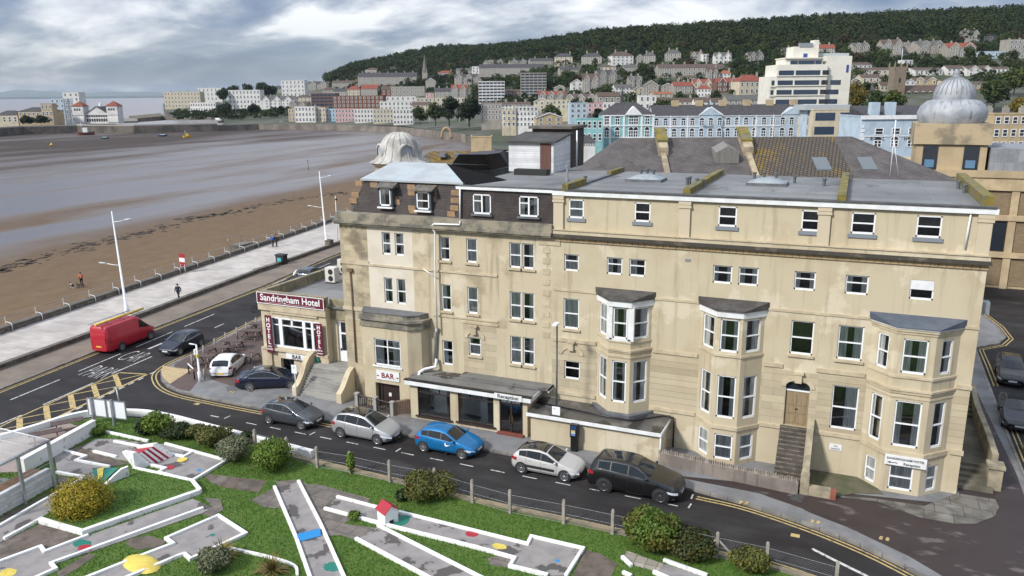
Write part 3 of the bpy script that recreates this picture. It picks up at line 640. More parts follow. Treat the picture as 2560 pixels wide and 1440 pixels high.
   # arch heads, keystones over the small doors of the end houses
 for x,z,w,nm in ((-1.75,5.1,1.23,0),(-14.75,5.35,1.1,1),(-21.25,5.62,.95,2)):
  b=MB();n=10
  for i in range(n):
   t0,t1=math.pi*i/n,math.pi*(i+1)/n
   P=[(x+math.cos(t)*(w/2+r),YF-.06,z-.28+math.sin(t)*(.38+r)) for r in (.02,.26) for t in (t0,t1)]
   Q=[(p[0],YF-.001,p[2]) for p in P];b.add(P+Q,[(0,1,3,2),(4,5,1,0),(2,3,7,6),(4,0,2,6),(1,5,7,3)])
  b.box(x-.17,YF-.2,z+.02,x+.17,YF-.0,z+.52);b.box(x-.25,YF-.24,z+.5,x+.25,YF,z+.62);b.build('keystone_arch',TRIM,H)
  # front door of the third house with fanlight
 a,c,z0,z1=door;b=MB();WOODD=mat('weathered_oak_door',(.30,.225,.13),.7,(.24,.18,.105),3,stretch=(3,3,.3))
 b.box(a,YF+.14,z0,c,YF+.22,4.55)
 for i in range(2):
  for j,(u,v) in enumerate(((.15,.62),(.72,1.1),(1.2,1.85))):b.box(a+.12+i*.54,YF+.11,z0+u,a+.57+i*.54,YF+.14,z0+v)
 d=b.build('front_door',WOODD,H);b=MB();b.box(a,YF+.1,4.55,c,YF+.2,4.63);b.build('transom',UPVC,d);b=MB();b.quad((a,YF+.16,4.63),(c,YF+.16,4.63),(c,YF+.16,z1),(a,YF+.16,z1));b.build('fanlight',DGLASS,d)
 b=MB();b.box(-1.82,YF+.09,3.5,-1.66,YF+.11,3.55);b.build('handle',BROWNW,d)
 # string courses, cornices, parapets
 b=MB()
 for x0,x1,z,hh,pr_ in ((-15.9,-13.2,9.0,.14,.05),(-9.8,-7.2,9.0,.14,.05),(-3.6,1.5,9.0,.14,.05),(5.7,6.38,9.0,.14,.06),(-15.9,-13.2,5.85,.22,.08),(-9.8,-7.2,5.85,.22,.08),(-3.6,-2.6,5.85,.22,.08),(-.9,1.5,5.85,.22,.08),(5.75,6.4,5.85,.22,.09),
 (-22.1,-19.6,6.3,.12,.06),(-28.9,-19.6,9.5,.13,.07),(-31.15,-28.9,9.5,.3,.06),(-24.2,-19.6,6.55,.12,.06),(-31.15,-29.3,6.3,.25,.07),(-15.9,-13.2,2.45,.2,.08),(-9.8,-7.2,2.3,.2,.08),(-3.6,-2.5,2.3,.2,.08),(-.7,1.6,2.3,.2,.08),(5.8,6.42,2.3,.25,.1)):
  b.box(x0,YF-pr_,z,x1,YF-.001,z+hh).cut()
 b.build_each('string_course',TRIM,H)
 b=MB();n=62
 for i in range(n):x=-15.8+i*22.2/n;b.box(x+.012,YF-.10,12.02,x+22.2/n-.012,YF,12.16);b.box(x+.012,YF-.14,12.17,x+22.2/n-.012,YF,12.26)
 b.build('corbel_course',mat('buff_corbel',(.46,.33,.19),.85,(.36,.26,.15),3),H)
 b=MB();b.box(-15.95,YF-.30,12.27,6.5,YF+.03,12.38);b.box(-15.95,YF-.22,12.38,6.45,YF+.03,12.46);b.build('cornice',BLACKCOR,H)
 b=MB();b.box(-15.95,YF-.16,12.46,6.42,YF+.058,12.68);b.build('parapet_band',STUCCO,H)
 b=MB();
 for i in range(24):x=-15.9+i*.93;b.box(x,YF-.22,12.68,x+.915,YF+.057,12.73)
 b.build('coping_tiles',TRIM,H)
 b=MB()
 for x in (-15.62,-8.28,-1.15,6.02):
  b.box(x-.3,YF-.07,12.73,x+.3,YF+.058,14.5);b.box(x-.36,YF-.12,14.32,x+.36,YF+.056,14.45);b.box(x-.34,YF-.10,14.5,x+.34,YF+.055,14.7).cut()
 b.build_each('pilaster',mat('pilaster_stucco',(.55,.47,.34),.85),H)
 b=MB();b.box(-15.98,YF-.14,14.72,6.5,YF+.055,14.96);b.build('white_fascia',WHITE,H)
 b=MB();b.box(-31.35,YF-.42,12.32,-15.96,YF+.02,12.5);b.box(-31.2,YF-.25,12.5,-15.96,YF+.4,12.98);b.box(-31.28,YF-.34,12.22,-15.96,YF,12.32);b.build('stained_parapet',DIRTY,H)
 b=MB()
 for x in (-30.7,-30.3,-29.9,-29.4,-25.1,-24.3,-22.5,-20.2,-16.3):b.box(x-.13,YF-.035,11.9,x+.13,YF,12.16);b.box(x-.06,YF-.06,11.97,x+.06,YF-.035,12.09).cut()
 b.build_each('frieze_boss',TRIM,H)
 b=MB()
 for i in range(9):z=11.6-i*.66;b.box(-16.6,YF-.03,z-.36,-16.15,YF-.001,z)
 b.box(-16.9,YF-.05,11.72,-15.5,YF-.002,12.15);b.build('quoin_pattern',TRIM,H)
 # mansard of the left block, tile-hung storey beside it
 b=MB();TF=lambda x,y,z:(x,y+(z-12.98)*.30,z)
 mw=[(-27.98,-27.18,13.5,14.6),(-25.25,-24.36,13.4,14.5)]
 xl=lambda z:-30.25+(z-12.98)*.33;xr=lambda z:-22.0-(z-12.98)*.02
 b.quad((-30.25,YF+.3,12.9),(-22,YF+.3,12.9),(-22.3,YF+.95,15.1),(-29.55,YF+.95,15.1));b.quad((-30.25,YF+.3,12.9),(-30.25,55,12.9),(-29.55,54.4,15.1),(-29.55,YF+.95,15.1))
 b.build('mansard',TILEHUNG,H);b=MB()
 for (px,py) in ((897,458),(888,487),(883,502),(935,462),(975,466),(980,480),(984,497),(990,505),(1028,468),(1066,472),(1082,470),(1082,484),(1081,498),(1029,482),(1030,520),(1033,527),(1138,482),(1137,501),(1128,535),(1136,520)):
  d=ray(px,py);t=(YF+.3-.297*12.9-.295*CAMH+.295*12.9-.001*0)/1;
  # meet the sloping face y = YF+.3+.2955*(z-12.9)
  k=.2955;t=(YF+.27+k*(CAMH-12.9))/(d.y-k*d.z);x,y,z=d.x*t,d.y*t,CAMH+d.z*t
  b.box(x-.28,y-.02,z-.16,x+.28,y+.06,z+.16)
 b.build('buff_tile_pattern',BUFFT,H)
 for i,(a,c,z0,z1) in enumerate(mw):
  y=YF+.22;b=MB();b.box(a-.12,y,z0-.06,c+.12,y+.9,z0);b.box(a-.14,y+.02,z0,a,y+.9,z1+.05);b.box(c,y+.02,z0,c+.14,y+.9,z1+.05)
  dm=b.build('dormer',mat('dormer_cheek',(.05,.06,.075),.6),H);b=MB();b.prism([(a-.3,y-.18),(c+.3,y-.18),(c+.22,y+1),(a-.22,y+1)],z1+.05,lambda p:z1+.12+(p[1]-y+.18)*.32);b.build('dormer_roof',mat('lichened_felt',(.15,.135,.12),.9,(.09,.085,.08),2,col3=(.24,.15,.05),scale3=1.5),dm)
  window(H,((a+c)/2,y,z0),0,c-a,z1-z0,'frame' if i == 0 else 'sash',3,deep=.06)
  b=MB();b.box(a-.15,y-.12,z0-.16,c+.15,y+.1,z0-.06);b.build('dormer_sill',WHITE,dm)
 y0,x0=YF+.95,0;r1=G(985,402,16.3);r2=G(1010+95,407,16.3)
 A,B_=(-29.75,YF+.75,15.12),(-22.2,YF+.75,15.12)
 def onroof(px,py):d=ray(px,py);t=(A[1]+4.6*(CAMH-A[2]))/(d.y-4.6*d.z);return (d.x*t,d.y*t,CAMH+d.z*t)
 C_,D_=onroof(1116,409),onroof(984,404)
 b=MB();b.quad(A,B_,C_,D_);b.quad(A,D_,(-29.6,55,15.2));b.quad(D_,C_,(C_[0],55,15.2),(-29.6,55,15.2));b.add([(p[0],p[1],p[2]-.12) for p in (A,B_,C_,D_)],[(3,2,1,0)]);b.quad(A,B_,(B_[0],B_[1],B_[2]-.12),(A[0],A[1],A[2]-.12));b.build('pale_roof',GREYBLUE,H)
 b=MB();b.quad((B_[0],B_[1],15.12),(C_[0],C_[1],C_[2]),(-20.6,C_[1]-.5,15.04),(-21.6,YF+.8,15.03));b.build('black_roof_slope',mat('black_felt',(.010,.009,.009),.95,spec=.1),H)
 tw=[(-21.2,-20.0,13.35,14.55),(-18.14,-16.9,13.35,14.55)]
 b=MB();wall_holes(b,-22.05,-15.94,12.9,14.9,tw,YF+.1,.2);b.build('tile_hung_storey',TILEHUNG,H)
 for i,(a,c,z0,z1) in enumerate(tw):
  f=window(H,((a+c)/2,YF+.06,z0),0,c-a,z1-z0,'pair',1,deep=.05);b=MB();b.box(a-.1,YF-.06,z0-.12,c+.1,YF+.098,z0);b.build('sill',LEAD,f)
 b=MB();b.box(-22.3,YF-.06,14.82,-15.98,YF+.099,14.98);b.build('white_gutter',WHITE,H)
 # flat roofs between the mossy party walls
 b=MB()
 for x0,x1 in ((-22.4,-15.4),(-15.0,-8.5),(-8.1,-.65),(-.2,5.85)):b.box(x0,YF+.05,14.9,x1,55.4,15.0).cut()
 b.build_each('flat_roof',FELT,H)
 b=MB();b.box(-22.3,YF-.0,14.98,-15.5,YF+.55,15.03);b.box(-15.2,YF-.16,14.962,6.4,YF+.35,15.06);b.build('roof_edge',mat('black_roof_edge',(.06,.06,.06),.8,(.09,.09,.088),2),H)
 b=MB()
 for x,w,y0,y1,h in ((-15.2,.36,YF-.1,46.5,.38),(-15.2,.30,52,55.4,.3),(-8.3,.40,YF+.35,55.4,.34),(-.42,.42,YF+.0,55.4,.36),(6.1,.5,YF+.6,55.7,.5)):b.box(x-w/2,y0,14.9,x+w/2,y1,15.0+h).cut()
 b.build_each('party_wall',MOSS,H)
 b=MB();b.box(-15.32,46.5,14.95,-15.0,52,15.12);b.build('roof_kerb',LEAD,H)
 ACR=mat('acrylic_dome',(.30,.335,.345),.45,(.24,.27,.28),3)
 for x,y in ((-12.1,49.8),(-4.7,50.0)):
  b=MB();b.box(x-1.15,y-.9,15,x+1.15,y+.9,15.16);s=b.build('skylight',LEAD,H);b=MB()
  n=8;V=[(x-1.1+2.2*i/n,y-.85+1.7*j/n,15.16+.28*(1-(2*i/n-1)**2)*(1-(2*j/n-1)**2)**.5*1. if 1 else 0) for i in range(n+1) for j in range(n+1)]
  b.add(V,[(i*(n+1)+j,(i+1)*(n+1)+j,(i+1)*(n+1)+j+1,i*(n+1)+j+1) for i in range(n) for j in range(n)],0,True);b.build('dome',ACR,s)
 v0=None
 for px,py in ((1463,458),(1603,440),(1618,438),(1634,440),(1718,462),(1724,460),(1742,465),(1756,467),(1886,448),(1910,447),(1940,450),(1986,458),(2060,465),(2395,472),(2410,482),(2119,455)):
  if v0 is None:
   b=MB();b.cyl((0,0,0),.09,.36,10);b.cyl((0,0,.36),.13,.09,10);v0=b.build('vent_pipe',mat('vent_pipe_grey',(.10,.11,.12),.6),H,world=False);o=v0
  else:o=v0.copy();COL.objects.link(o)
  x,y=G(px,py,15.0);o.location=Vector((x,y,15))-H.location
 b=MB();x,y=G(1418,455,15);b.cyl((x,y,15),.07,1.0,10);b.cyl((x,y,15),.16,.2,10);b.cyl((x,y,15.95),.12,.12,10);b.build('flue',GALV,H)
 b=MB();b.box(-21.6,50.6,15,-19.2,51.3,15.4);b.build('roof_duct',mat('black_duct',(.02,.022,.02),.7),H)
 # white downpipes
 def pipe(pts,name='downpipe',mt=WHITE,y=YF-.1,r=.055):
  b=MB();b.tube([(F(p[0],p[1],y)[0],y,F(p[0],p[1],y)[1]) for p in pts],r,8,mt and 0);return b.build(name,mt,H)
 pipe([(1150,470),(1150,548)],y=YF-.02);pipe([(1150,552),(1150,562),(1085,560),(1078,566),(1087,580),(1088,700),(1093,830)],y=YF-.30,r=.06);pipe([(1058,672),(1088,692)],y=YF-.2,r=.035)
 pipe([(1093,820),(1090,832),(1087,905)],y=YF-.12,r=.11,mt=GALV)
 b=MB();b.tube([(-23.95,YF-.2,3.7),(-23.95,YF-.35,3.2),(-24.6,42.5,3.05),(-24.75,42.1,2.95),(-24.75,42.0,2.7)],.11,8);b.build('downpipe',WHITE,H)
 pipe([(2060,516),(2053,602)],y=YF-.02,r=.05);pipe([(2428,532),(2412,622)],y=YF-.02,r=.05)
 b=MB();b.tube([(-30.4,YF-.08,9.0),(-30.35,YF-.08,6.3),(-30.35,YF-.08,2.6)],.05,8);b.box(-30.6,YF-.2,9.0,-30.2,YF,9.2);b.build('rainwater_pipe',mat('stained_iron',(.17,.12,.07),.8),H)
 # canted bays
 def bay(x0,x1,x2,x3,yf,levels,zb,zt,white,roofm,nm):
  pts=[(x0,YF),(x1,yf),(x2,yf),(x3,YF)]
  def ring(off):
   s=off*.42
   return [(x0-off,YF),(x1-s,yf-off),(x2+s,yf-off),(x3+off,YF)]
  wb=MB();faces=[]
  for (p,q),wd,cs in zip(zip(pts[:-1],pts[1:]),(.62,.85,.62),(3,1,4)):
   L=math.dist(p,q);a=math.atan2(q[1]-p[1],q[0]-p[0]);c,s=math.cos(a),math.sin(a)
   tf=(lambda c,s,p:lambda x,y,z:(p[0]+x*c-y*s,p[1]+x*s+y*c,z))(c,s,p)
   hs=[]
   for (za,zc,wm) in levels:w=min(L*.74,L*wd*wm if L > 1.3 else L*.66);hs.append((L/2-w/2,L/2+w/2,za,zc))
   wall_holes(wb,0,L,zb,zt,hs,0,.16,tf=tf)
   for li,h in enumerate(hs):faces.append((tf(L/2,0,h[2]),a,h[1]-h[0],h[3]-h[2],li,cs))
  w=wb.build('bay_wall',STUCCO if not white else STUCCO,H)
  for o,a,ww,hh,li,cs in faces:window(H,o,a,ww,hh,'sash',2 if li == 2 else (cs if (li+int(x0)) % 2 else 1),deep=.09,fw=.075)
  t=MB()
  for z,hh,off in nm:t.prism(ring(off),z,z+hh).cut()
  t.build_each('bay_moulding',TRIM,H)
  if white:t=MB();t.prism(ring(.1),8.66,9.02);t.build('white_bay_fascia',WHITE,H)
  else:t=MB();t.prism(ring(.16),9.0,9.06);t.build('white_bay_fascia',WHITE,H)
  r=MB();r.prism(ring(.2),9.02+(.04 if not white else 0),lambda p:9.1+(p[1]-yf+.2)*.28);r.build('bay_roof',roofm,H)
  return w
 dark=mat('dark_bay_felt',(.055,.05,.048),.7,(.09,.085,.08),2)
 bay(-13.1,-12.12,-10.85,-9.9,42.2,[(6.75,8.6,1.15),(2.85,5.4,1.12)],1.7,8.7,True,dark,[(6.02,.12,.12),(5.9,.12,.06),(5.62,.1,.05),(6.52,.1,.05)])
 bay(-7.12,-6.06,-4.72,-3.7,42.2,[(6.7,8.55,1.08),(2.85,5.33,1.0),(.35,1.86,1.0)],-.6,8.7,True,dark,[(6.42,.12,.07),(2.18,.2,.09)])
 bay(1.62,2.72,4.5,5.62,42.15,[(6.68,8.48,.74),(2.72,5.2,.80),(.30,1.72,.74)],-.6,9.0,False,BLUELEAD,[(8.72,.14,.05),(8.86,.14,.11),(6.42,.12,.07),(5.75,.1,.13),(5.6,.15,.07),(2.2,.25,.1),(5.35,.08,.04)])
 b=MB();b.prism([(-13.05,YF),(-12.12,42.2),(-10.85,42.2),(-9.95,YF)],6.45,8.66)
 # white woodwork on the upper storey of the first bay
 b=MB()
 for (p,q) in (((-12.12,42.2),(-12.12,42.2)),((-10.85,42.2),(-10.85,42.2))):b.box(p[0]-.17,p[1]-.035,6.66,p[0]+.17,p[1]+.12,8.66)
 b.box(-12.1,42.165,6.6,-10.85,42.21,6.76);b.build('bay_woodwork',WHITE,H)
 # projecting bay of the left block with the bar door
 P=[(-29.6,YF),(-28.95,42.0),(-25.5,42.0),(-24.75,42.5),(-24.5,YF)]
 b=MB();hs=[(-28.05,-26.05,3.1,4.95),(-28.1,-26.25,0.,1.85)];wall_holes(b,-28.95,-25.5,-.4,6.2,hs,42.0,.35)
 for p,q in ((P[0],P[1]),(P[2],P[3]),(P[3],P[4])):b.quad((*p,-.4),(*q,-.4),(*q,6.2),(*p,6.2))
 b.build('entrance_bay_wall',STUCCO,H)
 def ring2(o):return [(-29.6-o,YF),(-28.95-o*.6,42-o),(-25.5+o*.5,42-o),(-24.75+o,42.5-o*.6),(-24.5+o,YF)]
 b=MB();b.prism(ring2(.12),5.75,5.87);b.prism(ring2(.05),5.87,6.2);b.prism(ring2(.2),6.2,6.36);b.prism(ring2(-.1),6.36,6.62);b.build('entrance_bay_parapet',DIRTY,H)
 b=MB();b.prism(ring2(-.05),6.62,6.68);b.build('entrance_bay_roof',LEAD,H)
 window(H,(-27.05,42.0,3.1),0,2.0,1.85,'cross',1,deep=.1)
 b=MB();b.box(-28.2,41.93,2.98,-25.95,42.05,3.1);b.build('sill',WHITE,H)
 b=MB();b.box(-28.1,42.35,0,-26.25,42.42,1.85);b.box(-27.9,42.3,0,-27.75,42.36,1.85);b.box(-26.55,42.3,.0,-26.45,42.36,1.85);d=b.build('bar_door',BROWNW,H);b=MB();b.box(-27.3,42.33,.85,-27.1,42.35,1.1);b.build('notice',WHITE,d)
 # the bar wing: front with big shop window, upper flat roof, stained parapet
 yb=43.9;b=MB();bw=(-38.1,-33.75,2.6,4.85);lo=[(-37.5,-36.3,.2,1.75),(-35.1,-33.9,.2,1.75)]
 wall_holes(b,-38.95,-33.2,-.3,6.0,[bw]+lo,yb,.35);b.quad((-33.2,yb,-.3),(-33.2,44.5,-.3),(-33.2,44.5,6),(-33.2,yb,6));b.quad((-38.95,yb,-.3),(-38.95,57,-.3),(-38.95,57,6.3),(-38.95,yb,6.3));b.build('bar_wing_wall',STUCCO,H)
 b=MB();b.box(-39.15,yb-.16,1.9,-38.05,yb,2.25) if 0 else b.box(-39.1,yb-.14,-.3,-38.2,yb,2.45);b.box(-33.85,yb-.14,-.3,-33.12,yb,2.35);b.box(-39.0,yb-.2,2.32,-33.15,yb,2.5);b.box(-39.05,yb-.18,5.35,-33.1,yb,5.95);b.box(-38.0,yb-.12,5.15,-33.9,yb,5.35);b.build('bar_wing_mouldings',TRIM,H)
 b=MB();b.box(-39.05,yb-.02,6.0,-33.15,yb+.3,6.72);b.box(-39.1,yb,6.0,-38.75,57,6.7);b.build('bar_wing_parapet',mat('streaked_parapet',(.30,.26,.17),.9,(.21,.185,.125),1.5,streak=((.045,.042,.03),.9),bump=.3),H)
 b=MB();b.box(-38.8,yb+.3,5.9,-31.1,57,6.0);b.build('bar_wing_roof',FELT,H)
 s=MB();s.box(-33.2,44.5,-.3,-31.0,44.8,1.9);wall_holes(s,-33.2,-31.0,1.9,6.0,[(-32.75,-31.6,1.9,4.9)],44.5,.3);s.build('side_entrance_wall',STUCCO,H);s=MB();s.box(-33.2,44.4,5.05,-31.05,44.75,6.5);s.build('side_entrance_parapet',MATS['streaked_parapet'],H)
 s=MB();s.box(-32.75,44.62,1.9,-31.6,44.7,4.9);d=s.build('side_door',UPVC,H)
 s=MB();s.box(-32.5,44.6,2.75,-31.75,44.62,3.95);s.box(-32.5,44.6,4.1,-31.75,44.62,4.8);s.build('door_glass',DGLASS,d);s=MB();s.box(-32.6,44.55,2.7,-32.55,44.6,2.9);s.build('handle',BLACK,d)
 # shop window: a shallow canted bay of five lights
 f=MB();y1=yb-.02
 xs=[-38.1,-37.35,-37.15,-35.3,-35.1,-34.55,-34.4,-33.75]
 f.box(-38.1,y1,2.6,-33.75,y1+.14,2.75);f.box(-38.1,y1,4.75,-33.75,y1+.14,4.85)
 for x0,x1 in ((-38.1,-38.0),(-37.4,-37.1),(-35.3,-35.05),(-34.55,-34.35),(-33.85,-33.75)):f.box(x0,y1-.01,2.6,x1,y1+.15,4.85)
 f.box(-38,y1+.01,4.25,-33.8,y1+.13,4.33);f.box(-36.3,y1,4.33,-36.15,y1+.14,4.8)
 f=f.build('shop_window',UPVC,H);g=MB();g.quad((-38.1,y1+.08,2.6),(-33.75,y1+.08,2.6),(-33.75,y1+.08,4.85),(-38.1,y1+.08,4.85));g.build('pane',GLASS,f,fix=False)
 g=MB();g.add([(-38.1,yb+.36,2.3),(-33.75,yb+.36,2.3),(-33.75,yb+3,2.3),(-38.1,yb+3,2.3),(-38.1,yb+.36,4.9),(-33.75,yb+.36,4.9),(-33.75,yb+3,4.9),(-38.1,yb+3,4.9)],[(0,1,2,3),(4,7,6,5),(0,3,7,4),(1,5,6,2),(3,2,6,7)]);g.build('dining_room',mat('dining_room_dark',(.10,.085,.075),.9),f,fix=False)
 g=MB();g.box(-38.0,yb+.2,2.6,-37.45,yb+.24,4.75);g.box(-34.2,yb+.3,2.6,-34.0,yb+.34,4.75);g.build('curtain',CURT,f)
 g=MB()
 for i in range(6):
  x=-36.95+i*.34;zz=2.3;yy=yb+.7+(i % 2)*.5;g.lathe([(0,1.15),(.18,1.1),(.22,.8),(.2,.45)],(x,yy,zz),10)
 g.build('dining_chairs',mat('maroon_seats',(.12,.012,.018),.7),f)
 for a,c,z0,z1 in lo:window(H,((a+c)/2,yb,z0),0,c-a,z1-z0,'frame',0,mt=mat('cream_frame',(.55,.5,.4),.6),deep=.2)
 # entrance steps and their curved cheek walls
 s=MB();n=12
 for i in range(n):s.box(-34.25,41.65+i*.14,0,-30.95,44.5,.12+(i+1)*1.78/n)
 s.build('entrance_steps',STEPS,H);s=MB()
 for x0,x1 in ((-34.65,-34.25),(-30.95,-30.55)):
  q=[(41.45,.75),(41.9,1.0),(42.3,1.45),(42.7,2.1),(43.1,2.5),(43.7,2.7),(44.5,2.72)] if x0 < -33 else [(41.45,.8),(41.9,1.1),(42.3,1.55),(42.7,2.0),(43.15,2.2)]
  for (ya,za),(yc,zc) in zip(q[:-1],q[1:]):
   s.add([(x0,ya,0),(x1,ya,0),(x1,yc,0),(x0,yc,0),(x0,ya,za),(x1,ya,za),(x1,yc,zc),(x0,yc,zc)],[(4,5,6,7),(0,1,5,4),(1,2,6,5),(2,3,7,6),(3,0,4,7)])
  s.cut()
 s.build_each('step_wall',STUCCO,H)
 # reception: glazed single storey in front of the block
 yr=41.25;rs=[(-24.45,-22.1,.38,2.45),(-21.55,-19.1,.42,2.5),(-18.7,-17.15,.12,2.5)]
 s=MB();wall_holes(s,-25.0,-16.85,-.3,2.62,rs,yr,.18);s.quad((-16.85,yr,-.3),(-16.85,YF,-.3),(-16.85,YF,2.62),(-16.85,yr,2.62));s.quad((-25,yr,-.3),(-25,YF,-.3),(-25,YF,2.62),(-25,yr,2.62));s.build('reception_wall',STUCCO,H)
 s=MB();s.box(-25.15,40.95,2.72,-16.55,YF,2.82);s.box(-22,42.4,2.82,-15.9,YF,3.0);s.tube([(-25,42.25,2.86),(-16.7,42.25,2.86)],.04,6);s.build('reception_roof',mat('worn_felt',(.15,.148,.14),.75,(.19,.188,.18),.5,col3=(.062,.052,.042),scale3=.55,thr3=(.56,.62)),H)
 s=MB();s.box(-25.2,40.9,2.5,-16.5,40.96,2.78);s.box(-16.55,40.96,2.5,-16.49,YF,2.78);s.box(-15.96,42.4,2.72,-15.9,YF,2.98);s.build('reception_fascia',WHITE,H);s=MB();s.box(-25.22,40.88,2.79,-16.47,41.15,2.86);s.build('roof_trim',BLACK,H)
 s=MB();s.box(-24.95,yr+.2,.06,-16.9,YF-.05,.12);s.build('reception_floor',REDFL,H)
 s=MB();s.box(-24.9,YF-.1,.12,-16.9,YF-.03,2.7);s.box(-23.9,42.4,.12,-22.95,YF-.1,2.6);s.box(-20.4,42.1,.12,-19.9,YF-.1,2.6);s.box(-18.9,yr+.3,.12,-18.85,YF-.1,2.6);s.box(-24.9,yr+.25,2.63,-16.9,YF-.1,2.66);s.build('reception_inner_wall',INWALL,H)
 s=MB();s.box(-22.95,YF-.16,.12,-22.2,YF-.1,2.1);s.build('reception_inner_door',OAK,H)
 s=MB()
 for x0,x1,y_,za,zc in ((-24.9,-23.9,YF-.13,.12,.26),(-23.93,-22.93,42.36,.12,.26),(-19.9,-18.9,YF-.13,.12,.26),(-20.43,-19.87,42.06,.12,.26)):s.box(x0,y_,za,x1,y_+.04,zc)
 s.build('skirting',BROWNW,H)
 for k,(a,c,z0,z1) in enumerate(rs[:2]):
  s=MB();s.box(a,yr+.05,z0,c,yr+.13,z0+.07);s.box(a,yr+.05,z1-.05,c,yr+.13,z1);s.box(a,yr+.05,z0,a+.07,yr+.13,z1);s.box(c-.07,yr+.05,z0,c,yr+.13,z1);s.box(a,yr+.05,z0+1.55,c,yr+.13,z0+1.62)
  for t in (.33,.66):s.box(a+(c-a)*t-.03,yr+.06,z0+1.6,a+(c-a)*t+.03,yr+.12,z1)
  f=s.build('reception_window',BROWNW,H);g=MB();g.quad((a,yr+.09,z0),(c,yr+.09,z0),(c,yr+.09,z1),(a,yr+.09,z1));g.build('pane',GLASS,f,fix=False);g=MB();g.box(a-.15,yr-.12,z0-.09,c+.15,yr+.05,z0);g.build('sill',BROWNW,f)
 a,c,z0,z1=rs[2];s=MB()
 for x0,x1,za,zc in ((a,c,2.05,2.12),(a,a+.09,z0,z1),(c-.09,c,z0,z1),(-17.97,-17.87,z0,2.05),(a,c,z0,z0+.1),(a,c,.85,.93)):s.box(x0,yr+.02,za,x1,yr+.1,zc)
 d=s.build('reception_door',BROWNW,H);g=MB();g.quad((a,yr+.07,z0),(c,yr+.07,z0),(c,yr+.07,z1),(a,yr+.07,z1));g.build('door_glass',GLASS,d,fix=False)
 g=MB();g.box(-18.05,yr-.04,1.0,-18.0,yr+.02,1.35);g.box(-17.85,yr-.04,1.0,-17.8,yr+.02,1.35);g.build('handle',mat('brass',(.6,.42,.14),.3,metal=1),d)
 g=MB();g.box(a,yr+.12,z0,c,yr+1.2,.14);g.box(a,yr+1.3,.1,c,yr+1.35,2.6);g.build('lobby',ROOM,d)
 s=MB();s.box(-18.8,40.98,.1,-17.05,yr+.1,.24);s.build('door_step',mat('red_step',(.22,.06,.045),.8,brick=(.22,.075,(.15,.05,.04),.01,'xz',.5)),H)
 # low flat-roofed extension in front of the first bay
 s=MB();s.prism([(-16.5,40.92),(-8.72,40.92),(-8.72,YF),(-16.5,YF)],-.3,1.85);s.build('low_extension_wall',STUCCO,H)
 s=MB();s.prism([(-16.65,40.72),(-8.6,40.72),(-8.6,YF),(-16.65,YF)],1.9,lambda p:1.95+(p[1]-40.7)*.06);s.build('low_extension_roof',WETFELT,H)
 s=MB();s.box(-16.7,40.66,1.78,-8.55,40.72,1.98);s.box(-8.6,40.72,1.78,-8.54,YF,1.98);s.tube([(-8.62,40.8,1.8),(-8.62,40.8,0)],.05,8);s.build('white_eaves',WHITE,H)
 s=MB();s.prism([(-13.4,YF),(-12.25,41.85),(-10.7,41.85),(-9.6,YF)],1.96,2.22);s.build('bay_flashing',LEAD,H)
 s=MB();s.tube([(-16.6,42.2,2.1),(-12,41.7,2.08),(-10.6,41.65,2.08),(-9.0,42.9,2.12),(-8.4,43.05,2.05),(-8.35,43.08,1.6),(-8.35,43.08,.2)],.05,6);s.build('black_soil_pipe',BLACK,H)
 # steps to the third house door with a plastered cheek wall
 s=MB()
 for i in range(14):s.box(-2.5,40.35+i*.2,-.3,-1.12,YF,.12+(i+1)*.173)
 s.build('door_steps',DKSTEPS,H);s=MB()
 for i in range(14):s.box(-2.5,40.345+i*.2,.12+i*.173+.135,-1.12,40.40+i*.2,.12+(i+1)*.173+.006)
 s.build('step_nosing_pattern',mat('step_nosing',(.22,.19,.155),.85,(.10,.085,.07),5),H)
 s=MB();s.add([(-1.1,40.3,0),(-.75,40.3,0),(-.75,43.1,0),(-1.1,43.1,0),(-1.1,40.3,1.0),(-.75,40.3,1.0),(-.75,43.1,3.2),(-1.1,43.1,3.2)],[(4,5,6,7),(0,1,5,4),(1,2,6,5),(2,3,7,6),(3,0,4,7)]);s.box(-1.13,40.1,0,-.7,40.45,1.25);s.build('step_cheek',mat('lichened_render',(.36,.31,.21),.9,(.22,.19,.14),1.4),H)
 s=MB();s.box(4.9,42.6,9.6,6.3,YF,9.62) if 0 else s.box(6.35,43.6,9.7,6.75,44.2,10.3);s.build('junction_box',GALV,H)
 s=MB();s.box(-9.2,YF-.02,11.28,-8.85,YF,11.45) if 0 else s.box(-8.15,YF-.03,11.35,-7.85,YF,11.5);s.build('air_vent',GALV,H)
build_hotel()
